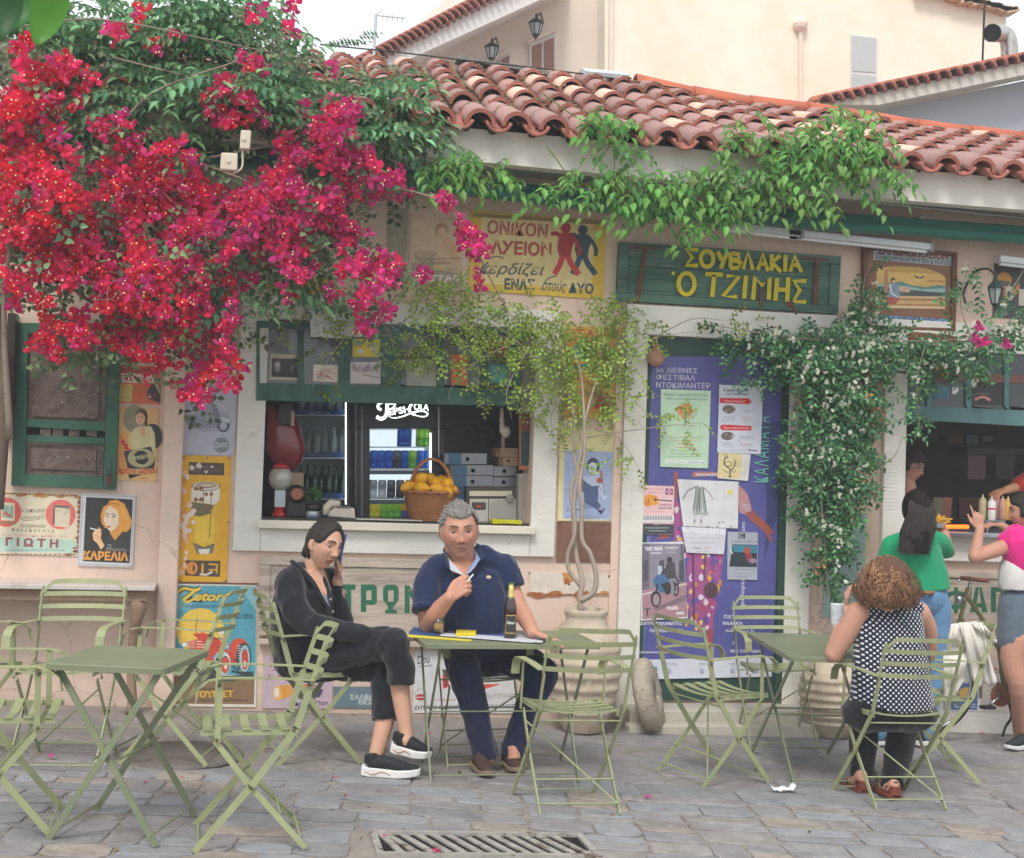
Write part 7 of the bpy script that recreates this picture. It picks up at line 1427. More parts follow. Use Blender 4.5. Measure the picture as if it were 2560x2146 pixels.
for i,(x,y)in enumerate(((103,1557),(297,1608),(182,1665),(372,1597),(787,1718),(897,1752),(70,1535),(547,1542),(598,1478),(1080,1520),(1330,1640),(2012,1508),(880,1508))):
 c=GD(x,y);b=MB();rr=random.Random(i);s_=rr.uniform(.012,.03)if i not in(2,3,6)else .008;col=rr.choice(['b03a7c','c04a88','c43070'])if i not in(2,3)else 'c8402c'
 for k in range(3):
  a_=rr.uniform(0,6.28)+k*2.1;d1=Vector((math.cos(a_),math.sin(a_),0));d2=Vector((-d1.y,d1.x,0));o_=Vector((c.x,c.y,gz(c.x)+.003));b.add([o_,o_+d1*s_*.6+d2*s_*.5+Vector((0,0,s_*.7)),o_+d1*s_*1.2+Vector((0,0,s_*.4)),o_+d1*s_*.6-d2*s_*.5+Vector((0,0,s_*.8))],[(0,1,2,3)],0,col)
 where=['under the near left table','between the legs of the near left table','beside the near left table leg','near the middle of the left table legs','on the left corner of the drain','in front of the drain','under the left edge chair','behind the sideways chair','beside the wall base near the sideways chair','under the middle table by the shoes','on the open paving right of the middle chair','by the foot of the bicycle','on the paving below the middle table'][i]
 tag(b.build('fallen_petal',PT),'pink fallen blossom '+where,'petal','fallen blossoms on the paving')
#plants
def jit(c,r,v=.18,h=.06):
 c=lin(c);k=1+r.uniform(-v,v);return tuple(max(0,x*k*(1+r.uniform(-h,h)))for x in c)
def leaflet(b,P,d,nrm,L,wd,col,tip=1.0,cup=.18):
 "pointed leaf folded along its midrib"
 d=d.normalized();s=d.cross(nrm).normalized();n=s.cross(d).normalized()
 a=P;m1=P+d*L*.38-n*L*.02;m2=P+d*L*.7-n*L*.06;t=P+d*L*tip-n*L*.16
 l1=P+d*L*.3+s*wd*.5+n*L*cup*.5;r1=P+d*L*.3-s*wd*.5+n*L*cup*.5;l2=P+d*L*.66+s*wd*.34+n*L*cup*.25;r2=P+d*L*.66-s*wd*.34+n*L*cup*.25
 b.add([a,l1,l2,t,r2,r1,m1,m2],[(0,6,1),(1,6,7,2),(2,7,3),(0,5,6),(5,4,7,6),(4,3,7)],0,col)
def frond(seed,n=4,L=.22,ll=.062,lw=.03,droop=.5,col='5c9a50',col2='7cb65c'):
 "pinnate leaf: stalk with pairs of toothed pointed leaflets, along +x, normal +z"
 r=random.Random(seed);b=MB();pts=[Vector((L*t,0,-droop*L*t*t))for t in(0,.25,.5,.75,1)]
 b.tube(pts,[.0022,.002,.0016,.0012,.0008],4,0,jit('7a8a4c',r))
 for k in range(n):
  t=.22+.72*k/n;P=Vector((L*t,0,-droop*L*t*t));tan=Vector((1,0,-2*droop*t)).normalized()
  for s in(-1,1):
   d=(tan*.55+Vector((0,s*1.0,-.45+r.uniform(-.2,.1))));leaflet(b,P,d,Vector((r.uniform(-.2,.2),0,1)),ll*r.uniform(.8,1.1)*(1-.25*abs(t-.5)),lw*r.uniform(.85,1.1),jit(col if r.random()<.6 else col2,r))
 leaflet(b,pts[-1],Vector((1,0,-2*droop*.8)),Vector((0,0,1)),ll*1.1,lw,jit(col2,r));return b
def twig(seed,n=7,L=.12,ll=.028,lw=.017,col='86a844',col2='a3bf55',stem='6e6a44',droop=.3):
 r=random.Random(seed);b=MB();pts=[Vector((L*t,.02*L*math.sin(t*5+seed),-droop*L*t*t))for t in(0,.33,.66,1)];b.tube(pts,[.0016,.0013,.001,.0006],3,0,jit(stem,r))
 for k in range(n):
  t=(k+.6)/n;P=Vector((L*t,0,-droop*L*t*t));s=1 if k%2 else-1;d=Vector((.5,s*.9,r.uniform(-.6,.5)));leaflet(b,P,d,Vector((r.uniform(-.6,.6),r.uniform(-.4,.4),1)),ll*r.uniform(.7,1.15),lw*r.uniform(.8,1.15),jit(col if r.random()<.6 else col2,r,.2))
 return b
def bract_flower(seed,c,L=.04):
 r=random.Random(seed);b=MB()
 for k in range(3):
  a=2*math.pi*k/3+r.uniform(-.25,.25);e=r.uniform(.25,.95);d=Vector((math.cos(a)*math.cos(e),math.sin(a)*math.cos(e),math.sin(e)));s=Vector((-math.sin(a),math.cos(a),0));n=d.cross(s)*-1;w_=L*r.uniform(.75,.95);cc=jit(c,r,.16,.05)
  P=Vector((0,0,0));m1=P+d*L*.45;m2=P+d*L*.8;t=P+d*L*1.12+n*L*r.uniform(-.25,.1)
  q=lambda u,v,h:P+d*L*u+s*w_*v+n*L*h
  vs=[P,q(.25,.32,.10),q(.6,.5,.16),q(.92,.3,.05),t,q(.92,-.3,.05),q(.6,-.5,.16),q(.25,-.32,.10),q(.5,0,-.06),q(.85,0,-.05)]
  b.add(vs,[(0,8,1),(1,8,2),(2,8,9,3),(3,9,4),(0,7,8),(7,6,8),(6,5,9,8),(5,4,9)],0,cc)
 if r.random()<.55:
  for k in range(r.choice((1,1,2))):
   p=Vector((r.uniform(-.008,.008),r.uniform(-.008,.008),L*.62));b.tube([p*.3,p],.0012,3,0,'d0605c');b.ball(p,.0048,5,3,0,'f2e2c4')
 return b
def star_flower(seed):
 r=random.Random(seed);b=MB()
 for j in range(3):
  o=Vector((r.uniform(-.014,.014),r.uniform(-.014,.014),r.uniform(0,.012)))
  for k in range(5):
   a=2*math.pi*k/5+r.uniform(-.1,.1)+j;d=Vector((math.cos(a),math.sin(a),.15));s=Vector((-math.sin(a),math.cos(a),0));b.add([o,o+d*.008+s*.003,o+d*.013,o+d*.008-s*.003],[(0,1,2,3)],0,r.choice(['e8e6d8','dedbc6','f0eee4']))
  b.ball(o,.0018,4,3,0,'c9b860')
 return b
def rotm(d,up,roll=0.0):
 "x axis along d, z as near `up` as possible"
 x=Vector(d).normalized();z=Vector(up)-x*x.dot(Vector(up));z=z.normalized()if z.length>1e-4 else x.orthogonal().normalized();y=z.cross(x)
 m=Matrix((x,y,z)).transposed();return m@Matrix.Rotation(roll,3,'X')
def scatter(root,name,variants,mat,items,cap=300,stuffname=None):
 "items: (variant, point, 3x3 rotation, scale, tint): the nearest `cap` become objects, the rest one mesh"
 items=sorted(items,key=lambda it:(it[1]-CAM).length/it[3]);ms={}
 for it in items[:cap]:
  k=it[0]
  if k not in ms:ms[k]=variants[k].mesh(name,mat)
  inst(name,ms[k],root,it[1],it[2],it[3])
 if items[cap:]:
  V=[];F=[];C=[];n=0;geo={}
  for it in items[cap:]:
   g=geo.get(it[0])
   if g is None:v=variants[it[0]];g=geo[it[0]]=(np.array(v.v),v.f,v.c)
   v=(g[0]*it[3])@np.array(it[2]).T+np.array(it[1]);V.append(v);F+=[tuple(i+n for i in f)for f in g[1]];t=it[4];C+=[tuple(x*t for x in c)for c in g[2]];n+=len(v)
  b=MB();b.v=np.concatenate(V).tolist();b.f=F;b.m=[0]*len(F);b.c=C;b.hascol=True
  me=bpy.data.meshes.new(stuffname or name+'s');off=np.array(wloc(root));me.from_pydata((np.array(b.v)-off).tolist(),[],F);me.materials.append(mat)
  ca=me.color_attributes.new('Col','FLOAT_COLOR','CORNER');ln=np.array([len(f)for f in F]);cs=np.ones((int(ln.sum()),4));cs[:,:3]=np.repeat(np.array(C),ln,axis=0);ca.data.foreach_set('color',cs.ravel())
  o=bpy.data.objects.new(stuffname or name+'s',me);COL.objects.link(o);o.parent=root;tag(o,kind='stuff')
def inblobs(blobs,r):
 w_=[b[2]**2*(b[3]if len(b)>3 else 1)for b in blobs];x,y,q=r.choices(blobs,w_)[0][:3];a=r.uniform(0,6.283);d=q*math.sqrt(r.random());return x+d*math.cos(a),y+d*math.sin(a)
toC=lambda P:(CAM-P).normalized()
#bougainvillea
red=[(60,130,60),(30,200,60),(110,180,60),(150,170,45),(60,260,65),(30,330,60),(110,330,60),(60,420,75),(150,430,70),(40,520,65),(120,520,75),(200,520,70),(50,590,45),(130,690,60),(180,715,45),(240,700,50),(300,660,75),(290,590,85),(380,650,55),(420,700,45),(470,700,50),(330,755,22),(395,790,32),(392,825,10),(470,775,22),(425,770,28),(220,260,45),(260,330,55),(330,330,60),(300,400,65),(380,380,55),(250,440,65),(330,480,75),(420,440,55),(400,530,75),(480,470,50),(500,560,50),(440,620,55),(560,510,45),(520,425,42),(570,390,45),(620,420,65),(660,470,55),(700,430,55),(720,500,45),(600,345,50),(640,290,55),(700,300,55),(730,365,55),(785,380,38),(812,385,20),(690,235,40),(650,205,28),(470,210,38),(440,240,32),(500,250,32),(390,210,20),(480,190,28),(290,40,22),(335,70,15),(320,95,12),(240,60,10),(200,75,12),(590,20,16),(560,32,16),(600,62,20),(540,108,34),(575,100,20),(510,108,22),(640,120,10),(670,140,10),(505,30,12),(765,545,42),(800,560,30),(730,530,35),(842,555,28),(868,568,10),(750,600,26),(775,640,30),(735,615,14),(785,675,20),(802,668,14),(738,662,10),(910,412,18),(930,438,22),(950,462,20),(968,490,20),(982,512,16),(975,532,8),(600,600,14),(940,415,12),(1000,545,5,2),(990,582,9,2),(1012,580,5,2),(1035,597,6,2),(1055,662,5,2),(800,288,10,2),(690,590,22,.4),(640,560,30,.4),(580,600,20,.3),(700,560,30,.5),(620,520,40,.6)]
bou=thing('bougainvillea','huge crimson and magenta bougainvillea hanging over the left half of the tavern','bougainvillea',D(60,900,-.6))
r=random.Random(21)
FL={}
for i in range(4):FL['r%d'%i]=bract_flower(i,'dc2a58');FL['m%d'%i]=bract_flower(i+10,'cc3484');FL['c%d'%i]=bract_flower(i+20,'d82c6c')
PMat=leafmat('bract','',tr=.45,rough=.55,per=.16,hue=.012)
def bouY(x,y):n=mnoise.noise(Vector((x/90,y/90,3)));return-1.0-.22*n-.12*math.sin(x/70)*math.sin(y/60+1)+(.12 if y>640 else 0)
items=[];cl=[]
for k in range(700):
 x,y=inblobs(red,r)
 if 440<x<525 and 255<y<365:continue
 if abs(x-190)<30 and abs(y-292)<26:continue
 cl.append((x,y));Y0=bouY(x,y)+r.uniform(-.05,.1)
 for j in range(r.choice((3,4,5,6))):
  sx=r.gauss(0,11 if x<850 else 6);sy=r.gauss(0,10 if x<850 else 6);P=D(x+sx,y+sy,Y0+r.uniform(-.06,.06));P=P
  kind='r' if r.random()<.62-.0010*x else('m' if r.random()<.0008*x+.15 else 'c')
  nrm=(toC(P)+Vector((r.gauss(0,.55),r.gauss(0,.3),r.gauss(-.1,.55)))).normalized();rm=rotm(nrm.orthogonal(),nrm)@Matrix.Rotation(r.uniform(0,6.28),3,'Z');items.append((kind+str(r.randrange(4)),P,rm,r.uniform(.75,1.4),r.uniform(.8,1.3)))
for(x,y,q)in((1998,693,6),(2018,703,7),(2008,705,6),(2062,705,6),(2006,668,5)):
 pass
scatter(bou,'flower',FL,PMat,items,300,'flowers')
LV=leafmat('leaf_boug','',tr=.3,per=.25)
TW={i:twig(i+40,6,.13,.045,.03,'5f7d58','86a072','8a7a68',.4)for i in range(5)}
items=[]
for k in range(950):
 x,y=inblobs(red,r);
 if x>850:continue
 if 440<x<525 and 255<y<365:continue
 P=D(x+r.gauss(0,14),y+r.gauss(0,14),bouY(x,y)+r.uniform(-.02,.38));d=Vector((r.uniform(-1,1),r.uniform(-.5,.2),r.uniform(-1,.4)));items.append((r.randrange(5),P,rotm(d,toC(P)+Vector((0,0,.6))),r.uniform(.8,1.3),r.uniform(.5,1.1)))
scatter(bou,'leaf_spray',TW,LV,items,200,'leaf_sprays')
b=MB();TWG=M('twig_grey','8a7d70',rough=.9,var=.2,vs=30,bump=.3)
main=[[(20,900),(10,600),(60,400),(200,350),(400,330)],[(60,400),(160,600),(300,650),(420,740)],[(200,350),(300,200),(500,120),(600,60)],[(400,330),(560,400),(700,520),(780,640)],[(400,330),(600,300),(760,380),(830,390),(905,415),(960,480),(985,530),(1020,600),(1060,665)],[(700,520),(780,550),(860,560)],[(300,650),(330,760)],[(560,400),(480,560),(470,700),(480,800)],[(780,550),(770,620),(800,680)]]
for L_ in main:b.tube(bez([D(x,y,bouY(x,y)+(.15 if x<830 else .02))for x,y in L_],28),[.02,.012,.007,.004]if L_[0][0]<100 else[.009,.006,.003],6)
tag(b.build('branches',TWG,bou,smooth=True),kind='stuff')
b=MB()
for k in range(260):
 x,y=inblobs(red,r)
 if x>880:continue
 Y=bouY(x,y);p=D(x,y,Y-.03+r.uniform(0,.2));a=r.uniform(0,6.28);l=r.uniform(25,70);q=D(x+math.cos(a)*l,y+math.sin(a)*l,Y+r.uniform(-.1,.2));m=(p+q)/2+Vector((r.uniform(-.04,.04),0,r.uniform(-.05,.05)));b.tube([p,m,q],[.0028,.0022,.0014],4)
tag(b.build('twigs',TWG,bou),kind='stuff')
#trumpet vine over the left of the roof
grn=[(150,30,70),(60,40,50),(30,30,40),(250,90,60),(330,120,60),(420,60,60),(500,70,60),(560,80,45),(400,150,60),(480,170,55),(560,170,55),(620,180,50),(300,200,55),(230,170,40),(200,110,40),(360,30,60),(450,20,50),(550,30,30),(660,190,50),(720,200,45),(780,210,45),(820,200,35),(700,250,55),(760,260,50),(800,260,45),(840,270,30),(600,240,50),(540,240,50),(650,250,50),(780,300,35),(740,310,30),(170,240,40,.6),(250,240,40,.8),(400,290,50,.6),(130,280,40,.5),(90,360,40,.3),(230,550,30,.3),(520,520,50,.3),(600,560,40,.4),(650,600,40,.5),(480,620,30,.3),(860,290,18,.8),(880,300,12),(820,160,22,.7),(850,190,14)]
vine=thing('trumpet_vine','bluish green pinnate climber spilling over the left end of the tiled roof','climber',D(400,120,-.5))
FR_={i:frond(i,4,.24,.07,.032,.55,'578f66','80b47c')for i in range(6)}
LM_=leafmat('leaf_vine','',tr=.35,per=.28,hue=.02,rough=.4)
def vY(x,y):return-.85-.25*mnoise.noise(Vector((x/110,y/110,9)))+(.25 if x>600 else 0)
items=[]
for k in range(1150):
 x,y=inblobs(grn,r);P=D(x,y,vY(x,y)+r.uniform(-.08,.45)+(.3 if y<150 else 0));a=r.uniform(-.5,3.6);d=Vector((math.cos(a),-.5+r.uniform(-.3,.3),math.sin(a)*.35-.15));items.append((r.randrange(6),P,rotm(d,Vector((0,-.7,1))),r.uniform(.75,1.2),r.uniform(.65,1.25)))
for x,y in((690,85),(700,92),(715,88),(730,78),(738,70),(660,95),(668,90)):items.append((0,D(x,y,.9),rotm(Vector((1,-.2,.5)),Vector((0,-1,.6))),.55,.7))
scatter(vine,'leaf',FR_,LM_,items,300,'leaves')
b=MB()
for L_ in([(0,60),(200,40),(420,80),(620,120),(860,150)],[(200,110),(400,160),(640,210),(880,240)],[(640,210),(760,290),(860,320),(900,330)],[(420,80),(470,120),(560,160)]):b.tube(bez([D(x,y,vY(x,y))for x,y in L_],20),[.006,.003],5)
tag(b.build('stems',TWG,vine),kind='stuff')
#bright vine along the eaves
ev=[(910,345,22),(950,340,30),(975,378,26),(1000,350,26),(1040,360,26),(1068,375,18),(945,385,16),(850,360,18),(1150,395,30),(1200,380,36),(1250,400,40),(1300,390,42),(1350,400,42),(1400,400,42),(1450,400,42),(1500,385,46),(1550,380,46),(1600,370,46),(1650,360,46),(1700,345,50),(1745,335,46),(1790,330,36),(1800,290,32),(1775,260,28),(1740,250,24),(1700,275,36),(1650,290,32),(1600,310,34),(1540,310,30),(1480,320,24),(1500,270,16),(1550,250,14),(1235,235,20),(1240,265,24),(1190,250,14,.6),(1290,270,18),(1320,320,14),(1250,310,20),(1220,340,16),(1440,475,16,1.5),(1450,440,14),(1340,440,16),(1400,440,24),(1500,430,26),(1560,430,24),(1620,425,20),(1680,425,16),(1250,435,14),(1825,370,18),(1780,420,10),(1540,212,6,2),(1860,260,6,0.0001),(1745,225,8),(1120,300,8),(1000,280,8,.7),(880,280,14,.5)]
va=thing('climbing_vine','bright green climbing vine trailing along the fascia and awning above the signs','climber',D(1500,400,-.6))
FB={i:frond(i+70,3,.19,.075,.04,.7,'549044','7cae56')for i in range(6)};LB=leafmat('leaf_bright','',tr=.35,per=.22,hue=.015,rough=.4)
items=[]
for k in range(350):
 x,y=inblobs(ev,r);low=y>380;y-=16;P=D(x,y,-.62-r.uniform(0,.22));a=r.uniform(-.4,3.5);d=Vector((math.cos(a)*.9,-.45,math.sin(a)*.2-.35));items.append((r.randrange(6),P,rotm(d,Vector((0,-.8,.9))),r.uniform(.7,1.1),r.uniform(.6,1.1)if not low else r.uniform(.45,.9)))
scatter(va,'leaf',FB,LB,items,300,'leaves')
b=MB()
for L_ in([(880,290),(980,330),(1060,370)],[(1120,300),(1200,380),(1400,400),(1650,370),(1800,330)],[(1110,190),(1180,240),(1240,270),(1260,330),(1250,390)],[(1430,400),(1480,330),(1500,270),(1545,212)],[(1500,380),(1640,330),(1720,260),(1745,225)],[(1250,300),(1215,350)],[(1440,400),(1445,480)]):b.tube(bez([D(x,y,-.68)for x,y in L_],18),[.005,.0025],5)
tag(b.build('stems',M('stem_green','6d7d42',rough=.7,var=.15,bump=0),va),kind='stuff')
#slender tree in the pot
tree=thing('potted_tree','slender bare stemmed tree in the clay pot, its light green sprays crossing the kiosk window','tree',POT+Vector((0,0,POTH-.07)))
Yt=POT.y
def TR(x,y,Y=None):return W(*L3(x,y),Yt if Y is None else Y)
st=[[(195,1830,Yt),(190,1750,Yt),(203,1640,Yt),(165,1480,Yt+.05),(150,1250,Yt+.08),(136,1100,Yt+.1),(168,1000,Yt+.1),(155,880,Yt+.12),(155,680,Yt+.15),(120,500,Yt+.2),(60,260,Yt+.25),(-40,170,Yt+.3)],[(195,1680,Yt),(125,1580,Yt+.03),(118,1490,Yt+.03),(160,1360,Yt),(155,1200,Yt),(172,1070,Yt),(188,930,Yt),(208,790,Yt),(232,640,Yt+.05),(300,400,Yt+.1),(330,200,Yt+.2)],[(192,1765,Yt),(270,1715,Yt-.03),(285,1610,Yt-.03),(248,1480,Yt-.03),(202,1400,Yt-.02),(200,1200,Yt-.03),(186,1080,Yt-.03),(215,900,Yt-.03),(215,700,Yt-.05),(200,450,Yt-.05),(160,300,Yt-.05)]]
tb=M('trunk_pale','a79a8c',rough=.85,var=.16,vs=18,bump=.5,bs=50,stretch=(1,1,.4))
for k,S_ in enumerate(st):b=MB();b.tube(bez([TR(*p)for p in S_],50),[.021,.016,.0145,.013,.012,.008,.004]if k!=1 else[.014,.013,.012,.012,.009,.004],8);b.build('trunk',tb,tree,smooth=True)
lmb=[[(1195,1010),(1190,900),(1160,800),(1080,720),(960,660),(820,620),(660,600)],[(1170,820),(1060,700),(960,640),(880,600)],[(1200,850),(1260,760),(1330,700),(1420,680)],[(1190,900),(1280,885),(1400,870),(1440,868)],[(1180,930),(1140,925),(1115,932)],[(1220,880),(1270,900),(1310,960)],[(1080,720),(1040,800),(1050,860)],[(960,660),(860,700),(800,780)],[(820,620),(720,680),(660,760),(640,800)],[(1160,800),(1130,860),(1150,920)],[(1060,700),(980,740),(930,790),(920,820)],[(660,600),(580,640),(540,690)],[(1260,760),(1300,820),(1340,860)],[(1290,730),(1240,640),(1280,620),(1320,640)],[(1330,700),(1420,655),(1500,660)]]
b=MB()
for L_ in lmb:b.tube(bez([D(x,y,Yt+.16+.08*math.sin(x/60))for x,y in L_],22),[.006,.003,.0015],5)
tag(b.build('branches',tb,tree,smooth=True),kind='stuff')
tc=[(700,650,34,.5),(740,700,30,.4),(860,600,42),(900,620,52),(950,640,55),(1000,660,62),(1050,680,62),(900,700,48,.9),(850,715,42),(820,760,24),(950,720,50,.9),(1020,740,52),(1080,760,52),(1000,800,30),(1090,820,42),(1140,700,72),(1200,680,62),(1250,690,52),(1180,760,62),(1240,760,52),(1160,820,50),(1220,840,42),(1280,800,48,.8),(1300,730,36),(1335,680,24),(1365,670,18),(1400,880,20),(1432,868,12),(1345,870,24),(1385,835,20,.7),(1262,900,22),(1295,932,16),(1310,958,8),(1150,905,22),(1120,930,8,2),(1180,935,18),(1240,940,14),(620,640,24,.5),(570,640,20,.5),(560,700,16,.5),(640,800,10,1),(690,790,8,1),(930,605,30),(1100,650,40),(1280,650,30),(1220,625,24),(740,620,24,.5),(650,700,22,.5),(1420,660,14),(1460,665,14),(1500,665,14),(1540,655,14)]
TT={i:twig(i+90,8,.13,.030,.018,'93b04c','b0c864','7a7050',.35)for i in range(6)};LT=leafmat('leaf_tree','',tr=.4,per=.2,hue=.015)
items=[]
for k in range(640):
 x,y=inblobs(tc,r);P=D(x,y,Yt+.16+r.uniform(-.2,.25));d=Vector((r.uniform(-1,1),r.uniform(-.6,.3),r.uniform(-1,.7)));items.append((r.randrange(6),P,rotm(d,toC(P)+Vector((r.uniform(-.5,.5),0,.9))),r.uniform(.8,1.25),r.uniform(.8,1.2)))
scatter(tree,'leaf_spray',TT,LT,items,300,'leaf_sprays')
#star jasmine
ja=[(1480,690,20),(1530,700,26),(1580,700,30),(1620,720,36),(1650,690,30),(1600,740,26),(1560,750,16),(1500,740,12,.6),(1535,785,12),(1700,700,46),(1750,700,46),(1700,760,54),(1755,770,52),(1655,780,36),(1685,840,52),(1740,850,50),(1775,830,34),(1665,900,46),(1720,920,54),(1765,900,34),(1655,960,46),(1700,980,54),(1755,980,34),(1672,1040,42),(1720,1060,40),(1692,1110,36),(1728,1120,26),(1700,1160,32),(1710,1195,22),(1716,1222,12),(1800,700,34),(1850,720,34),(1880,760,30),(1870,810,20),(1882,860,15),(1885,885,9),(1900,720,34),(1950,740,30),(2000,730,30),(2030,750,20),(1990,780,12),(2050,690,26),(2080,680,26),(1960,690,20),(1790,600,24,.7),(1780,560,14,.6),(1780,640,20),(1980,570,20,.7),(2000,620,16,.6),(1990,530,12,.6),(2060,620,16,.6),(2085,640,16,.6),(1990,665,14,.5),(1965,600,12,.4),(1740,640,10,.6),(2020,585,14,.5),(1590,770,14,.5),(1640,1000,14,.5)]
jas=thing('star_jasmine','dense star jasmine with white flowers, hanging down between the banner and kitchen hatch','climber',D(1700,1230,-.3))
TJ={i:twig(i+140,7,.12,.040,.021,'3f6e48','60905a','4f5a34',.3)for i in range(6)};TJ[6]=twig(150,4,.1,.035,.018,'b0683c','c08850','6a4a34',.3);LJ=leafmat('leaf_jasmine','',tr=.22,per=.3,hue=.02,rough=.32)
items=[];fl=[]
def jY(x,y):return-.30-.10*mnoise.noise(Vector((x/60,y/60,5)))-(.10 if 1640<x<1790 and y>700 else 0)-(.08 if x>1800 else 0)
for k in range(1500):
 x,y=inblobs(ja,r);P=D(x,y,jY(x,y)+r.uniform(-.05,.2));d=Vector((r.uniform(-1,1),r.uniform(-.6,.2),r.uniform(-1,.5)));items.append((6 if r.random()<.025 else r.randrange(6),P,rotm(d,toC(P)+Vector((r.uniform(-.5,.5),0,.8))),r.uniform(.85,1.25),r.uniform(.5,1.15)))
scatter(jas,'leaf_spray',TJ,LJ,items,300,'leaf_sprays')
SF={i:star_flower(i)for i in range(4)};WM=leafmat('white_petal','',tr=.3,per=.06,hue=.01)
for k in range(230):
 x,y=inblobs(ja,r);P=D(x,y,jY(x,y)-.05-r.uniform(0,.05));n=(toC(P)+Vector((r.gauss(0,.4),0,r.gauss(0,.4)))).normalized();fl.append((r.randrange(4),P,rotm(n.orthogonal(),n),r.uniform(.65,1.1),1))
scatter(jas,'flower',SF,WM,fl,300,'flowers')
b=MB()
for L_ in([(1700,1230),(1690,1100),(1680,900),(1720,700),(1700,680)],[(1720,700),(1600,690),(1450,665)],[(1730,690),(1900,700),(2100,680)],[(1640,780),(1625,850),(1640,900)],[(1780,960),(1830,940),(1850,900)],[(1900,700),(1880,780),(1885,880)],[(1790,680),(1770,600),(1785,540)],[(1990,690),(1970,620),(1990,530)],[(1655,1050),(1665,1120),(1690,1160)]):b.tube(bez([D(x,y,jY(x,y)-.02)for x,y in L_],16),[.006,.004,.002],5)
tag(b.build('stems',TWG,jas),kind='stuff')
items=[]
for x,y in((1998,693),(2006,698),(2018,703),(2010,706),(2024,700),(2062,704),(2066,709),(2006,668),(2009,673)):P=D(x,y,-.5);items.append(('m0',P,rotm(toC(P).orthogonal(),toC(P)),.9,1))
t=thing('bougainvillea_sprig','few pink bougainvillea blossoms caught in the jasmine at the right','sprig',D(2030,700,-.5));scatter(t,'flower',FL,PMat,items)
b=MB();b.tube(bez([D(1990,690,-.48),D(2030,706,-.48),D(2070,705,-.48)],8),.003,5);b.build('stem',TWG,t)
#big leaf blades close to the camera, top left
bl=thing('broad_leaf_branch','large smooth green leaf blades hanging in at the top left corner, close to us','branch',D(60,-20,-4.5));GL=leafmat('leaf_broad','',tr=.4,per=.05,hue=0)
def blade(P0,P1,wd,col):
 b=MB();d=P1-P0;s=d.cross(Vector((0,1,0))).normalized();n=12;vs=[]
 for i in range(n+1):
  u=i/n;w_=wd*math.sin(math.pi*min(1,.12+u*.88))**.7;c=P0+d*u+Vector((0,.03*math.sin(u*3),0));vs+=[c+s*w_,c+Vector((0,.02,0)),c-s*w_]
 b.add(vs,[(i*3+j,i*3+j+1,i*3+j+4,i*3+j+3)for i in range(n)for j in(0,1)],0,col);b.build('leaf',GL,bl,smooth=True)
blade(D(20,-60,-4.5),D(-4,84,-4.5),.048,'2f5a32');blade(D(120,-70,-4.6),D(72,92,-4.5),.055,'5c9a3a');blade(D(60,-70,-4.3),D(30,60,-4.3),.05,'3c7234')
b=MB();b.tube([D(-40,-80,-4.5),D(160,-75,-4.6)],.008,6);b.build('stem',TWG,bl)
#people
def remeshed(b,name,mat,par,vox,colf=None,it=3,wr=0.0,ws=9.0,seed=0):
 "union of the tapered volumes in b as one smooth closed surface"
 me=b.mesh('tmp',mat);o=bpy.data.objects.new('tmp',me);COL.objects.link(o);md=o.modifiers.new('r','REMESH');md.mode='VOXEL';md.voxel_size=vox
 if it:s_=o.modifiers.new('s','SMOOTH');s_.iterations=it;s_.factor=.5
 dg=bpy.context.evaluated_depsgraph_get();dg.update();e=o.evaluated_get(dg).to_mesh();n=len(e.vertices);V=np.empty(n*3);e.vertices.foreach_get('co',V);V=V.reshape(-1,3)
 N=np.empty(n*3);e.vertices.foreach_get('normal',N);N=N.reshape(-1,3);F=[tuple(p.vertices)for p in e.polygons];bpy.data.objects.remove(o)
 if wr:
  d=np.array([mnoise.noise(Vector((v[0]*ws+seed,v[1]*ws,v[2]*ws*.55)))+.5*mnoise.noise(Vector((v[0]*ws*2.3,v[1]*ws*2.3+seed,v[2]*ws*1.2)))for v in V]);V=V+N*(np.abs(d)[:,None]*-wr*1.6+wr*.4)
 off=np.array(wloc(par));m=bpy.data.meshes.new(name);m.from_pydata((V-off).tolist(),[],F);m.materials.append(mat);m.polygons.foreach_set('use_smooth',[True]*len(F))
 if colf:
  ca=m.color_attributes.new('Col','FLOAT_COLOR','POINT');C=np.ones((n,4));C[:,:3]=[colf(Vector(v))for v in V];ca.data.foreach_set('color',C.ravel())
 q=bpy.data.objects.new(name,m);COL.objects.link(q);q.parent=par;return q
def limb(b,pts,rad,up=None,n=14,seg=14,caps=3):
 c=bez(pts,n)if len(pts)>2 else[Vector(p)for p in pts];k=len(c)
 if isinstance(rad[0],tuple):x=np.linspace(0,1,len(rad));t=np.linspace(0,1,k);rr=[(float(np.interp(a,x,[q[0]for q in rad])),float(np.interp(a,x,[q[1]for q in rad])))for a in t]
 else:rr=[float(a)for a in np.interp(np.linspace(0,1,k),np.linspace(0,1,len(rad)),rad)]
 b.tube(c,rr,seg,up=up)
 for i_,(p,q)in enumerate(((c[0],rr[0]),(c[-1],rr[-1]))):
  if caps&(i_+1)and not isinstance(q,tuple):b.ball(p,q*.99,12,8)
def core(b,*P):limb(b,P,[.035]*len(P),n=8,seg=8)
SKIN=lambda nm:M('skin_'+nm,vcol=True,rough=.55,var=.05,vs=30,bump=.12,bs=160,subsurf=.12,spec=.35)
def frame(fwd,up=(0,0,1)):
 y=Vector(fwd).normalized();x=y.cross(Vector(up)).normalized();return Matrix((x,y,x.cross(y))).transposed()
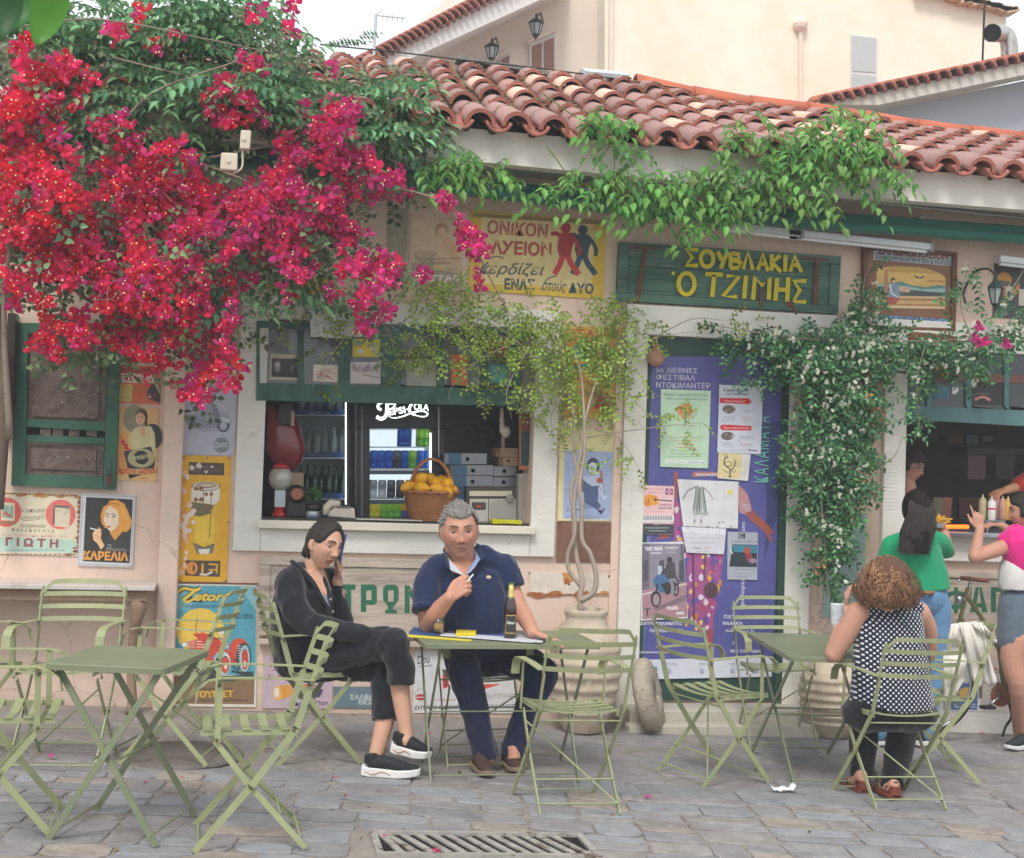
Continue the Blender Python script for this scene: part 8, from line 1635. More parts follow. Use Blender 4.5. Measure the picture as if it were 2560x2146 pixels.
def headsurf(th,ph,fat=0.0):
 st,ct=math.sin(th),math.cos(th);x=(.074+fat*.004)*st*math.cos(ph);y=.094*st*math.sin(ph);z=.118*ct;t=max(0,-z/.118)
 x*=1-(.33-fat*.2)*t**1.8;y*=(1-.10*t)if y>0 else(1-.35*t**1.5)
 if y>0:y=y*(1-.10*(abs(x)/.08)**2)if y<.07 else y
 g=lambda cx,cz,sx,sz,h:h*math.exp(-((abs(x)-cx)/sx)**2-((z-cz)/sz)**2)
 if y>0:
  k=min(1,y/.045)
  y+=k*(g(0,.012,.010,.026,.010)+g(0,-.024,.0115,.014,.023)+g(.012,-.031,.008,.008,.009)+g(.031,.012,.017,.012,-.013)+g(.03,.036,.03,.009,.005)+g(.046,-.018,.02,.022,.005+fat*.004)+g(0,-.055,.021,.006,.007)+g(0,-.0685,.018,.006,.009)+g(0,-.0615,.022,.0025,-.003)+g(0,-.081,.02,.006,-.004)+g(0,-.101,.022,.014,.010)+g(.026,-.05,.004,.018,-.002-fat*.002)+fat*g(.03,-.095,.03,.02,.008))
 return Vector((x,y,z))
def add_head(b,c,Rm,s=1.0,fat=0.0):
 n,m=56,72;vs=[]
 for i in range(n+1):
  for j in range(m):vs.append(Vector(c)+Rm@(headsurf(math.pi*i/n,2*math.pi*j/m,fat)*s))
 b.add(vs,[(i*m+j,i*m+(j+1)%m,(i+1)*m+(j+1)%m,(i+1)*m+j)for i in range(n)for j in range(m)])
 for sx in(-1,1):b.ball(Vector(c)+Rm@(Vector((sx*.076,-.008,-.002))*s),(.010*s,.019*s,.031*s),10,8,rot=Rm@Matrix.Rotation(R(-14),3,'X'));b.ball(Vector(c)+Rm@(Vector((sx*.074,.0,-.026))*s),(.007*s,.01*s,.012*s),8,6,rot=Rm)
def facecol(c,Rm,s,skin,lip,stub=None,blush='c88070'):
 sk,lp,bl=lin(skin),lin(lip),lin(blush);Ri=Rm.transposed();sb=lin(stub)if stub else None
 def f(v):
  p=Ri@(v-Vector(c))/s;col=sk
  if p.length>.17:return sk
  mixc=lambda a,b_,t:tuple(x*(1-t)+y*t for x,y in zip(a,b_))
  if p.y>.02:
   col=mixc(col,bl,.35*math.exp(-((abs(p.x)-.045)/.022)**2-((p.z+.02)/.022)**2)+.3*math.exp(-(p.x/.016)**2-((p.z+.026)/.014)**2))
   col=mixc(col,lin('7a4a3c'),.35*math.exp(-((abs(p.x)-.031)/.02)**2-((p.z-.012)/.012)**2))  # shade of sockets, creases and nostrils is painted into the skin colour
   for(wx,wz,wsx,wsz,wd_)in((0,.062,.04,.0016,.3),(0,.074,.035,.0014,.22),(.033,-.006,.014,.002,.4),(.027,-.045,.0022,.016,.45)):
    if sb:col=mixc(col,lin('7c4c3c'),wd_*math.exp(-((abs(p.x)-wx)/wsx)**2-((p.z-wz)/wsz)**2))
   if sb and p.z<-.03:col=mixc(col,sb,.28*min(1,(-.03-p.z)/.02))
   a=abs(p.x)/.024;
   if a<1 and abs(p.z+.0615)<.0105*(1-a*a)**.5+.001:col=mixc(col,lp,.8)
   if abs(p.z+.0618)<.0016 and a<1:col=mixc(col,lin('4a1f1c'),.6)
   if math.hypot(abs(p.x)-.008,p.z+.036)<.0045:col=mixc(col,lin('4a2a22'),.7)
  return col
 return f
def add_eyes(par,c,Rm,s,gaze,iris='2e1c14',brow='2a201c',skin='a87860',broww=.0032,lid=18):
 "eyeballs, lids and brows"
 P=lambda x,y,z:Vector(c)+Rm@(Vector((x,y,z))*s)
 for sx in(-1,1):
  b=MB();e=P(sx*.031,.0662,.011);r_=.0126*s;b.ball(e,r_,18,12,0,'b9ada4');g=(Rm@Vector((gaze[0],1,gaze[1]))).normalized();b.ball(e+g*r_*.50,r_*.66,12,8,0,iris)
  for(e0,e1,rr)in((lid,88,1.08),(-80,-24,1.06)):
   vs=[];n,m=6,12
   for i in range(n+1):
    el=R(e0+(e1-e0)*i/n)
    for j in range(m+1):az=R(-95+190*j/m);q=Vector((math.sin(az)*math.cos(el),math.cos(az)*math.cos(el),math.sin(el)+(.10*abs(math.sin(az))**2*(-1 if e0>0 else 1))));vs.append(e+Rm@(q*r_*rr))
   b.add(vs,[(i*(m+1)+j,i*(m+1)+j+1,(i+1)*(m+1)+j+1,(i+1)*(m+1)+j)for i in range(n)for j in range(m)],0,skin)
  b.tube([e+Rm@(Vector((math.sin(az)*math.cos(R(lid)),math.cos(az)*math.cos(R(lid)),math.sin(R(lid))-.10*math.sin(az)**2))*r_*1.1)for az in[R(-80+16*k)for k in range(11)]],.0009*s,4,0,'1c1412')
  b.build('eye',M('eye_paint',vcol=True,rough=.25,var=0,bump=0,spec=.6),par,smooth=True)
  b=MB();b.tube([P(sx*x,y,z)for x,y,z in((.013,.0925,.034),(.024,.091,.0385),(.037,.085,.040),(.050,.072,.036))],[(broww*s,.002*s),(broww*1.2*s,.002*s),(broww*s,.002*s),(broww*.4*s,.001*s)],6,0,brow,up=Rm@Vector((0,1,0)));b.build('eyebrow',MATS['eye_paint'],par,smooth=True)
def add_hair(par,c,Rm,s,mask,col,th=.012,strands=1200,sl=.04,comb=(0,-1,-.2),seed=0,noise=.006,col2=None,extra=None,fat=0,wid=.0011):
 n,m=60,80;rr=random.Random(seed);pts={};b=MB();vs=[];ok=[]
 for i in range(n+1):
  for j in range(m):
   p=headsurf(math.pi*i/n,2*math.pi*j/m,fat);q=p.normalized();w_=mask(p);o=p+q*(th*min(1,w_*3)+noise*mnoise.noise(p*55)*min(1,w_*2))if w_>0 else p-q*.004;vs.append(Vector(c)+Rm@(o*s));ok.append((w_,p))
 b.add(vs,[(i*m+j,i*m+(j+1)%m,(i+1)*m+(j+1)%m,(i+1)*m+j)for i in range(n)for j in range(m)if any(ok[a][0]>0 for a in(i*m+j,(i+1)*m+j))],0,col)
 if extra:extra(b)
 h=b.build('hair',M('hair_mat',vcol=True,rough=.65,var=.25,vs=90,bump=.5,bs=220,spec=.12,stretch=(1,1,.5)),par,smooth=True)
 b=MB();cand=[k for k in range(len(ok))if ok[k][0]>0];cm=Vector(comb)
 for k in range(strands):
  a=rr.choice(cand);p=ok[a][1];q=p.normalized();f=(cm-q*cm.dot(q));f=f.normalized()if f.length>.1 else q.orthogonal();f=(f+Vector((rr.gauss(0,.22),rr.gauss(0,.22),rr.gauss(0,.22)))).normalized();sd=f.cross(q).normalized()*wid*rr.uniform(.7,1.6)
  L_=sl*rr.uniform(.5,1.2);P=[p+q*(th*.8)+f*L_*t+q*(.005*math.sin(t*3)-.35*L_*t*t*.3)for t in(0,.5,1)];cc=jit(col2 if col2 and rr.random()<.5 else col,rr,.3,.05);b.add([Vector(c)+Rm@(x*s)for x in(P[0]-sd,P[0]+sd,P[1]+sd,P[2],P[1]-sd)],[(0,1,2,4),(4,2,3)],0,cc)
 if strands:tag(b.build('hair_strands',MATS['hair_mat'],par),kind='stuff')
def hand(b,wrist,d,nrm,side=1,curl=(30,30),s=1.0,spread=6,thumb=(40,10),curls=None):
 "palm and five fingers; d: finger direction, nrm: out of the back of the hand, side: +1 thumb towards d x nrm"
 d=Vector(d).normalized();nrm=(Vector(nrm)-d*Vector(nrm).dot(d)).normalized();lat=d.cross(nrm)*side;w_=Vector(wrist);s*=1.0
 for k,(o,l,fl)in enumerate(((.030,.088,(.044,.026,.020)),(.010,.092,(.048,.030,.021)),(-.010,.088,(.045,.028,.020)),(-.028,.080,(.034,.021,.018)))):
  kn=w_+d*l*s+lat*o*s;b.tube([w_+lat*o*.55*s,kn],[.013*s,.0115*s],8);c0=(curls[k]if curls else curl);a=0;p=kn;q=d;
  for j,L_ in enumerate(fl):
   a+=R(c0[0]if j==0 else c0[1]);ff=(d*math.cos(a)-nrm*math.sin(a)+lat*math.tan(R(spread*(1.5-k)*.7))).normalized();e=p+ff*L_*s;r0=(.0092,.0084,.0076)[j]*s;b.tube([p,e],[r0,r0*.92],8);b.ball(p,r0*1.04,8,6);p=e
  b.ball(p,.0070*s,8,6)
 t0=w_+d*.022*s+lat*.026*s;t1=t0+(d*math.cos(R(thumb[0]))+lat*math.sin(R(thumb[0]))-nrm*.25)*.042*s;td=(d*math.cos(R(thumb[1]))+lat*math.sin(R(thumb[1]))-nrm*.35).normalized();t2=t1+td*.032*s;t3=t2+td*.026*s;b.tube([w_+lat*.01*s,t0,t1,t2,t3],[.014*s,.015*s,.0118*s,.010*s,.0085*s],8);b.ball(t3,.0085*s,8,6)
def shoe(par,heel,toe,up=(0,0,1),w_=.05,sh_=.028,upper='222428',sole='dcdcda',trim=None,L_=None,hgt=.075,laces='b08a6a'):
 heel,toe=Vector(heel),Vector(toe);d=(toe-heel).normalized();up=Vector(up);up=(up-d*up.dot(d)).normalized();x=d.cross(up);L_=L_ or(toe-heel).length;prof=[(0,.62),(.12,.78),(.35,.74),(.6,.95),(.82,.9),(.95,.6),(1,.3)];so=MB();vs=[]
 for t,k in prof:
  for sx,z in((-1,0),(1,0),(1,sh_),(-1,sh_)):lift=.018*max(0,t-.7)/.3+.006*max(0,.1-t)/.1;vs.append(heel+d*L_*t+x*sx*w_*k*(1.05 if z else .95)+up*(z*(1.15-.35*t)+lift))
 so.add(vs,[(i*4+j,i*4+(j+1)%4,i*4+4+(j+1)%4,i*4+4+j)for i in range(len(prof)-1)for j in range(4)]+[(3,2,1,0),tuple(len(vs)-4+j for j in range(4))]);so.build('sole',M('sole_'+sole,sole,rough=.6,var=.06),par,bevel=.005)
 b=MB();q=lambda t,z:heel+d*L_*t+up*(z+sh_-.028)
 if sh_>.03:
  m=MB()
  for sx in(-1,1):m.tube(bez([q(.06,.012)+x*sx*w_*.72,q(.2,.002)+x*sx*w_*.84,q(.34,.016)+x*sx*w_*.80,q(.5,.004)+x*sx*w_*.9],12),.0022,5)
  tag(m.build('sole_line',M('sole_orange','b8835c',rough=.6,var=0,bump=0),par),kind='stuff')
 limb(b,[q(.10,.045),q(.35,.055),q(.62,.045),q(.86,.036)],[(w_*.66,.032),(w_*.72,.04),(w_*.85,.03),(w_*.6,.018)],up=up,n=12);limb(b,[q(.16,.05),q(.14,hgt+.02)],[(w_*.66,w_*.75),(w_*.62,w_*.7)],up=d,n=4);b.ball(q(.9,.034),(w_*.55,w_*.55,.02),12,8,rot=Matrix((x,d,up)).transposed());remeshed(b,'upper',M('upper_'+upper,upper,rough=.7,var=.12,vs=20,bump=.3,bs=90),par,.005,None,2)
 b=MB()
 for k in range(4):t=.36+.085*k;b.tube([q(t,.092-.012*k)-x*w_*.34,q(t+.01,.1-.014*k),q(t,.092-.012*k)+x*w_*.34],.0026,5)
 tag(b.build('laces',M('lace_'+laces,laces,rough=.8,var=.1),par),kind='stuff')
def nhair(z0,z1,zb,side=-.01):
 return lambda p:min(1,max(0,(p.z-(z0-z1*(abs(p.x)/.07)**2 if p.y>.035 else side if p.y>-.02 else zb))/.03)+.001)if p.z>(z0-z1*(abs(p.x)/.07)**2 if p.y>.035 else side if p.y>-.02 else zb)else 0
CL=lambda nm,col,**k:M('cloth_'+nm,col,rough=.9,var=k.pop('var',.08),vs=8,bump=.35,bs=k.pop('bs',120),sheen=.25,spec=.2,**k)
def L7p(x,y,Y):return W(*L7(x,y),Y)
def L8p(x,y,Y):return W(*L8(x,y),Y)
def QBp(x,y,Y):return W(*QB(x,y),Y)
def QCp(x,y,Y):return W(*QC(x,y),Y)
#woman in black with a phone
t=thing('person','woman in a black cardigan sitting cross legged with a phone at her ear','person',GD(650,1560));sk='c99a80'
hc=L7p(835,500,-1.42);Rm=frame((.58,-.78,-.22),(.10,.05,1));s=1.09;b=MB();add_head(b,hc,Rm,s)
nb=L7p(660,860,-1.36);limb(b,[hc+Rm@Vector((0,-.03,-.06)),L7p(700,760,-1.38),nb],[.052,.05,.062]);limb(b,[L7p(640,840,-1.38),L7p(830,1120,-1.40)],[(.10,.06),(.05,.045)],up=(.6,-.7,0));core(b,nb,L7p(600,1100,-1.36),D(640,1345,-1.34),D(730,1330,-1.5),QBp(360,560,-1.70));core(b,D(640,1345,-1.34),D(700,1360,-1.4),QBp(290,620,-1.58));core(b,L7p(620,900,-1.36),L7p(900,940,-1.24),L7p(1060,1420,-1.26),L7p(1010,1100,-1.30))
hn=L7p(1420,1620,-1.70);core(b,L7p(620,900,-1.36),L7p(460,960,-1.48),L7p(600,1440,-1.58),hn);hand(b,hn,(.8,-.1,-.35),(.1,-.5,1),1,(20,25),.92)
ph=L7p(1010,640,-1.30);wr_=L7p(985,930,-1.30);limb(b,[L7p(1010,1100,-1.30),wr_],[.034,.027])
hand(b,wr_,(.10,.0,1),(.9,.3,0),side=-1,s=.95,curls=[(8,10),(6,10),(8,14),(14,18)],thumb=(35,-5),spread=3)
for k,(kn,an)in enumerate(((QBp(360,560,-1.70),QBp(398,985,-1.76)),(QBp(290,620,-1.58),QBp(212,1160,-1.72)))):limb(b,[kn,kn.lerp(an,.35)+Vector((-.01,0,0))if k==0 else QBp(276,900,-1.66),an,an+Vector((.0,-.01,-.05))],[.058,.052,.035,.04])
remeshed(b,'body',SKIN('a'),t,.0042,facecol(hc,Rm,s,sk,'a85a54'),1);add_eyes(t,hc,Rm,s,(-.05,-.35),brow='1c1614',skin='a87864',lid=12)
def bun(b_):b_.ball(hc+Rm@Vector((0,-.100,-.06)),(.042,.04,.04),14,10,0,'17130f',rot=Rm);b_.ball(hc+Rm@Vector((.0,-.115,-.085)),(.03,.035,.024),12,8,0,'17130f',rot=Rm)
add_hair(t,hc,Rm,s,nhair(.086,.085,-.085,.012),'1a1512',.013,700,.035,(0,-1,-.35),2,.002,'2c231e',bun)
b=MB();BKc=CL('black','1b1e24');ch=L7p(620,1150,-1.36);pe=D(632,1345,-1.34)
limb(b,[pe,D(622,1290,-1.34),L7p(560,1330,-1.35),L7p(600,1020,-1.36),L7p(640,880,-1.37)],[(.185,.175),(.17,.165),(.165,.165),(.175,.14),(.08,.075)],up=(.9,-.35,0),n=24,seg=24)
sh,sf=L7p(425,980,-1.46),L7p(900,930,-1.22);limb(b,[L7p(560,850,-1.38),L7p(480,900,-1.42),sh],[.062,.078,.08]);limb(b,[L7p(700,900,-1.34),sf],[.055,.06])
limb(b,[sh,L7p(450,1200,-1.52),L7p(580,1420,-1.56),L7p(880,1500,-1.64),L7p(1200,1570,-1.68),hn],[.084,.078,.072,.06,.050,.04],n=24,caps=1);limb(b,[sf,L7p(1000,1300,-1.22),L7p(1060,1430,-1.26),L7p(1000,1200,-1.29),L7p(1000,975,-1.30)],[.065,.06,.056,.05,.044],n=24,caps=1)
remeshed(b,'cardigan',BKc,t,.0075,None,3,.013,8,3)
b=MB();a=L7p(690,900,-1.475);b.add([L7p(560,790,-1.45),L7p(700,960,-1.50),L7p(820,1180,-1.515),L7p(880,1250,-1.515),L7p(860,1050,-1.48),L7p(790,880,-1.42),L7p(700,800,-1.42)],[(0,1,5,6),(1,2,4,5),(2,3,4)]);o=b.build('neckline',M('skin_flat',sk,rough=.6,var=.04,bump=.1),t,smooth=True)
b=MB();b.add([L7p(800,1060,-1.52),L7p(850,1180,-1.525),L7p(900,1260,-1.525),L7p(860,1120,-1.52)],[(0,1,2,3)]);b.build('grey_top',CL('grey','7f8894'),t)
b=MB();b.tube(bez([L7p(430,700,-1.44),L7p(540,790,-1.47),L7p(700,960,-1.515),L7p(830,1200,-1.54),L7p(930,1310,-1.55)],14),[.012,.013,.012,.010,.007],8);b.tube(bez([L7p(770,830,-1.36),L7p(850,960,-1.43),L7p(900,1120,-1.50),L7p(935,1300,-1.54)],12),[.010,.012,.010,.007],8);b.build('collar',BKc,t,smooth=True)
for x,y in((910,1165),(940,1315)):b=MB();b.lathe([(.006,0),(.005,.003),(0,.0035)],10,L7p(x,y,-1.553),axis=Matrix.Rotation(R(90),3,'X'));b.build('button',MATS['shelf_steel'],t)
b=MB();TRc=CL('trousers','191c23',var=.05);k1,k2=D(806,1318,-1.74),QBp(285,610,-1.58)
limb(b,[D(640,1345,-1.40),D(730,1328,-1.58),k1,k1+Vector((.012,-.02,-.05))],[.108,.098,.078,.07],n=18);limb(b,[k1,QBp(370,600,-1.75),QBp(372,700,-1.75)],[.076,.072,.072],caps=1);limb(b,[D(635,1362,-1.30),D(700,1362,-1.44),k2],[.10,.09,.074],n=18);limb(b,[k2,QBp(272,760,-1.62),QBp(275,925,-1.66)],[.076,.074,.076],caps=1);limb(b,[D(610,1350,-1.34),D(655,1350,-1.34)],[.13,.12]);remeshed(b,'trousers',TRc,t,.0075,None,3,.012,9,5)
shoe(t,G(*QB(128,1262))+Vector((0,0,.004)),G(*QB(488,1290))+Vector((0,.03,.004)),(0,0,1),.047,.042,'1f2226','e0dedb',laces='2c2e32');h0,t0=QBp(300,1115,-1.76),QBp(545,1165,-1.78);shoe(t,h0+Vector((-.0,0,-.0)),t0,(.15,-.1,1),.047,.042,'1f2226','e0dedb',laces='2c2e32')
tp=thing('phone','dark mobile phone held to the ear of the woman in black','phone',ph);b=MB();q0,q1=L7p(1075,375,-1.30),L7p(985,760,-1.32);b.beam(q0,q1,.012,.075,up=(.4,-.9,0))if 0 else b.beam(q0,q1,.014,.07,up=(.2,-1,0));b.build('body',M('phone_case','2c4a8c',rough=.3,var=.05,bump=0),tp,bevel=.003);b=MB();b.beam(q0+Vector((-.009,0,-.004)),q1+Vector((-.009,0,.004)),.003,.064,up=(.2,-1,0));b.build('screen',MATS['fridge_black'],tp)
#man in the navy polo shirt
t=thing('person','grey haired man in a navy polo shirt sitting at the table with a cigarette','person',GD(1010,1560));sk='c08a72'
hc=L8p(672,452,-1.56);Rm=frame((-.06,-1,-.10),(-.06,0,1));s=1.23;b=MB();add_head(b,hc,Rm,s,.7);limb(b,[hc+Vector((.0,.02,-.07)),L8p(705,800,-1.47),L8p(720,900,-1.46)],[.078,.078,.085]);b.ball(L8p(715,850,-1.50),(.07,.05,.06));core(b,L8p(720,900,-1.46),L8p(820,1400,-1.42),QBp(860,540,-1.34),QBp(748,620,-1.66),QBp(885,1100,-1.60));core(b,QBp(860,540,-1.34),QBp(1225,640,-1.60),QBp(1046,1090,-1.56));core(b,L8p(290,1180,-1.50),L8p(345,880,-1.44),L8p(720,860,-1.45),L8p(1130,770,-1.42),L8p(1230,1060,-1.44))
el=L8p(320,1490,-1.50);wr_=L8p(560,1190,-1.68);limb(b,[L8p(290,1180,-1.50),el,],[.058,.052]);limb(b,[el,el.lerp(wr_,.4)+Vector((-.008,-.01,0)),wr_],[.05,.05,.034]);hand(b,wr_,(.72,-.12,.62),(-.25,-.9,.35),side=-1,s=1.12,curls=[(38,48),(58,62),(66,66),(70,66)],thumb=(30,0),spread=2)
e2=L8p(1330,1290,-1.50);w2=ont(1500,1580,.045);limb(b,[L8p(1230,1060,-1.44),e2],[.056,.05]);limb(b,[e2,e2.lerp(w2,.4),w2],[.05,.049,.033]);hand(b,w2,(.72,-.62,-.22),(.1,.1,1),side=-1,s=1.1,curls=[(6,8),(4,8),(6,8),(8,10)],thumb=(62,40),spread=10)
for x,y in((880,1150),(1050,1120)):b.tube([QBp(x,y-40,-1.6),QBp(x+6,y+40,-1.62)],.036,10)
remeshed(b,'body',SKIN('b'),t,.0042,facecol(hc,Rm,s,sk,'ab7064','a08a7e','bc6452'),1);add_eyes(t,hc,Rm,s,(.02,.02),brow='5a5450',skin='b07c66',broww=.0032,lid=18)
add_hair(t,hc,Rm,s,nhair(.064,-.026,-.04,.034),'77726d',.013,2600,.034,(.5,-.7,.1),5,.006,'a09b96',None,.7,.0010)
b=MB();NV=CL('navy','1f2a4a',bs=200);limb(b,[L8p(860,1720,-1.34),L8p(850,1500,-1.40),L8p(810,1200,-1.43),L8p(750,960,-1.44),L8p(730,830,-1.45)],[(.20,.17),(.205,.185),(.205,.165),(.195,.13),(.09,.08)],up=(0,-1,0),n=24,seg=28)
s1,s2=L8p(350,940,-1.44),L8p(1120,840,-1.42);limb(b,[L8p(660,790,-1.44),L8p(480,850,-1.44),s1],[.06,.075,.08]);limb(b,[L8p(800,740,-1.44),L8p(980,760,-1.43),s2],[.06,.075,.08]);limb(b,[s1,L8p(300,1100,-1.49),L8p(295,1330,-1.54)],[.082,.08,.076],caps=1);limb(b,[s2,L8p(1190,900,-1.43),L8p(1250,1075,-1.45)],[.082,.08,.076],caps=1);remeshed(b,'polo_shirt',NV,t,.0075,None,3,.014,7,9)
for(p,d_)in((L8p(295,1325,-1.54),L8p(300,1100,-1.49)),(L8p(1247,1068,-1.45),L8p(1190,900,-1.43))):b=MB();q=(p-d_).normalized();b.tube([p-q*.018,p+q*.012],.0775,20);b.build('cuff',CL('navy_rib','1f2a4c'),t,smooth=True)
b=MB();b.add([L8p(560,790,-1.555),L8p(660,880,-1.60),L8p(740,950,-1.60),L8p(830,860,-1.60),L8p(850,760,-1.54),L8p(700,780,-1.57)],[(0,1,5),(1,2,5),(2,3,5),(3,4,5)]);b.build('neckline',M('skin_flat_b',sk,rough=.6,var=.04,bump=.1),t,smooth=True)
for nm,q,c_ in(('inner_placket',[(545,740,-1.58),(565,880,-1.61),(740,955,-1.615),(665,880,-1.605),(590,800,-1.59)],'b9bfc8'),('inner_placket',[(845,640,-1.52),(905,760,-1.57),(800,900,-1.61),(745,940,-1.615),(790,840,-1.60),(850,760,-1.57)],'8c9cc0')):b=MB();b.slab([L8p(*p)for p in q],(0,-1,0),.004);b.build(nm,CL('pl'+c_,c_),t)
b=MB();b.slab([L8p(*p)for p in((520,590,-1.50),(480,650,-1.50),(520,830,-1.58),(565,880,-1.615),(545,740,-1.59))],(0,-1,0),.007);b.slab([L8p(*p)for p in((860,570,-1.48),(905,600,-1.50),(950,740,-1.56),(905,765,-1.575),(850,640,-1.525))],(0,-1,0),.007);tag(b.build('collar',NV,t,bevel=.002),kind='stuff')
a=Art(L8,-1.575,.0005);a.ell(1000,960,26,18,'c9b88a');a.line([(975,975),(1000,950),(1030,970)],9,'e8e0c8');a.poly([(985,975),(1015,978),(1003,1003)],'a02c3c');tag(a.mb.build('crest',PRINT,t),kind='stuff')
b=MB();JN=CL('jeans','1c2440',var=.12);
for hp,kn,an in((QBp(740,530,-1.36),QBp(748,620,-1.66),QBp(890,1110,-1.60)),(QBp(960,530,-1.36),QBp(1225,640,-1.60),QBp(1045,1095,-1.56))):limb(b,[hp,hp.lerp(kn,.5)+Vector((0,0,.02)),kn],[.10,.098,.088],n=14);limb(b,[kn,kn.lerp(an,.4),an-Vector((0,.0,.035))],[.088,.074,.068],n=14,caps=1)
b.ball(QBp(850,540,-1.34),(.2,.14,.11),16,10);remeshed(b,'jeans',JN,t,.0075,None,3,.014,8,11)
for hl,to in((QB(880,1215),QB(905,1285)),(QB(1055,1195),QB(1090,1262))):T_=G(*to)+Vector((0,0,.004));H_=T_+Vector((-.03,.27,0));H_.z=gz(H_.x)+.004;shoe(t,H_,T_,(0,0,1),.048,.028,'4a3730','8a7868',laces='a58c6c')
b=MB();c0,c1=L8p(765,1005,-1.82),L8p(828,928,-1.82);b.tube([c0,c1],.0042,8);tag(b.build('cigarette',M('cig_white','dfe2e4',rough=.8,var=0,bump=0)),'white cigarette between the fingers of the man in the navy polo','cigarette')
#polka dot woman seen from behind
def dotmat():
 m=CL('polka','1a2038',var=.04);nt_=m.node_tree;L=nt_.links.new;b_=nt_.nodes['Principled BSDF'];src=b_.inputs['Base Color'].links[0].from_socket;tc=_n(nt_,'ShaderNodeTexCoord');mp=_n(nt_,'ShaderNodeMapping');mp.inputs['Rotation'].default_value=(R(90),0,0);mp2=_n(nt_,'ShaderNodeMapping');mp2.inputs['Rotation'].default_value=(0,0,R(45));mp2.inputs['Scale'].default_value=(50,50,1);L(tc.outputs['Object'],mp.inputs[0]);L(mp.outputs[0],mp2.inputs[0])
 v=_n(nt_,'ShaderNodeTexVoronoi',voronoi_dimensions='2D');v.inputs['Randomness'].default_value=0;v.inputs['Scale'].default_value=1;L(mp2.outputs[0],v.inputs['Vector']);mr=_n(nt_,'ShaderNodeMapRange');L(v.outputs['Distance'],mr.inputs[0]);mr.inputs[1].default_value=.25;mr.inputs[2].default_value=.31;mr.inputs[3].default_value=1;mr.inputs[4].default_value=0
 mx=_n(nt_,'ShaderNodeMix',data_type='RGBA');L(mr.outputs[0],mx.inputs[0]);L(src,mx.inputs[6]);mx.inputs[7].default_value=(.68,.68,.7,1);L(mx.outputs[2],b_.inputs['Base Color']);return m
t=thing('person','woman with curly auburn hair and polka dot blouse sitting with her back to us','person',GD(1822,1640));sk='c4907a';Yp=-2.0
hc=QCp(1245,60,-2.08);Rm=frame((-.25,1,-.3));b=MB();add_head(b,hc,Rm,1.0);limb(b,[hc+Vector((0,-.01,-.08)),QCp(1260,260,-2.03)],[.055,.06])
s1,s2=QCp(1085,270,-2.02),QCp(1450,270,-2.0);e1,w1=QCp(935,520,-1.95),QCp(1010,250,-1.72);limb(b,[s1,s1.lerp(e1,.5),e1],[.062,.058,.048]);limb(b,[e1,e1.lerp(w1,.5),w1],[.05,.042,.03]);hand(b,w1,(.1,.3,1),(-.8,.5,0),1,(35,40),.95);e2=QCp(1505,520,-1.86);limb(b,[s2,QCp(1500,380,-1.94),e2],[.058,.052,.046]);limb(b,[e2,QCp(1480,480,-1.6)],[.044,.03])
for x in(1105,1285):pass
feet=((QCp(1100,1260,-1.92),G(*QC(1105,1325))),(QCp(1285,1330,-2.05),G(*QC(1280,1425))))
core(b,QCp(1260,260,-2.03),QCp(1270,600,-2.02),QCp(1260,870,-2.0));core(b,s1,QCp(1265,280,-2.03),s2)
for an,gr in feet:core(b,QCp(1260,870,-2.0),QCp(1120 if an.x<3.36 else 1370,880,-1.66),an)
for an,gr in feet:b.ball(an,.036);b.tube([an,Vector((an.x-.005,an.y+.05,gr.z+.05)),Vector((an.x-.01,an.y+.15,gr.z+.022))],[.036,.034,.02],10);b.ball(Vector((an.x,an.y-.02,gr.z+.07)),.032)
remeshed(b,'body',SKIN('c'),t,.006,facecol(hc,Rm,1,sk,'a85a54'),2)
b=MB();r=random.Random(31)
b.ball(hc+Vector((.0,-.02,.0)),(.118,.12,.12),18,12,0,'553624');b.ball(hc+Vector((.0,-.03,-.07)),(.15,.115,.09),18,12,0,'553624');tag(b.build('hair',MATS['hair_mat'],t,smooth=True))
b=MB()
for k in range(3800):
 a,e=r.uniform(0,6.283),r.uniform(-.85,1.5);w0=.126+.05*max(0,min(1,(.7-e)/1.0))+r.uniform(-.008,.016);p=hc+Vector((math.cos(a)*math.cos(e)*w0,math.sin(a)*math.cos(e)*(w0-.02)-.02,math.sin(e)*min(w0,.145)-.02));o_=(p-hc).normalized();dn=Vector((0,0,-1))*.8+o_*.3;u=o_.orthogonal().normalized();v=o_.cross(u);rr_=r.uniform(.004,.010);ph_=r.uniform(0,6);cc=r.choice(['7a4e34','946644','6a4530','a87c56','b88e68'])
 P=[p+dn*(.011*j*.5)+(u*math.cos(ph_+j*1.3)+v*math.sin(ph_+j*1.3))*rr_ for j in range(6)];q=v*.0016;b.add([x+q for x in P]+[x-q for x in P],[(j,j+1,j+7,j+6)for j in range(5)],0,cc)
tag(b.build('curls',MATS['hair_mat'],t),kind='stuff')
b=MB();limb(b,[QCp(1280,850,-2.02),QCp(1280,700,-2.02),QCp(1275,480,-2.02),QCp(1268,300,-2.02),QCp(1262,205,-2.03)],[(.235,.17),(.22,.155),(.20,.135),(.185,.11),(.07,.06)],up=(0,1,0),n=24,seg=28);limb(b,[QCp(1120,245,-2.02),QCp(1420,245,-2.02)],[.052,.052]);remeshed(b,'blouse',dotmat(),t,.0075,None,3,.007,6,2)
b=MB();limb(b,[QCp(985,890,-1.98),QCp(1080,875,-2.0),QCp(1250,860,-2.02),QCp(1430,875,-2.0),QCp(1530,890,-1.98)],[(.04,.06),(.10,.15),(.115,.17),(.10,.15),(.04,.06)],up=(0,1,0),n=20,seg=20)
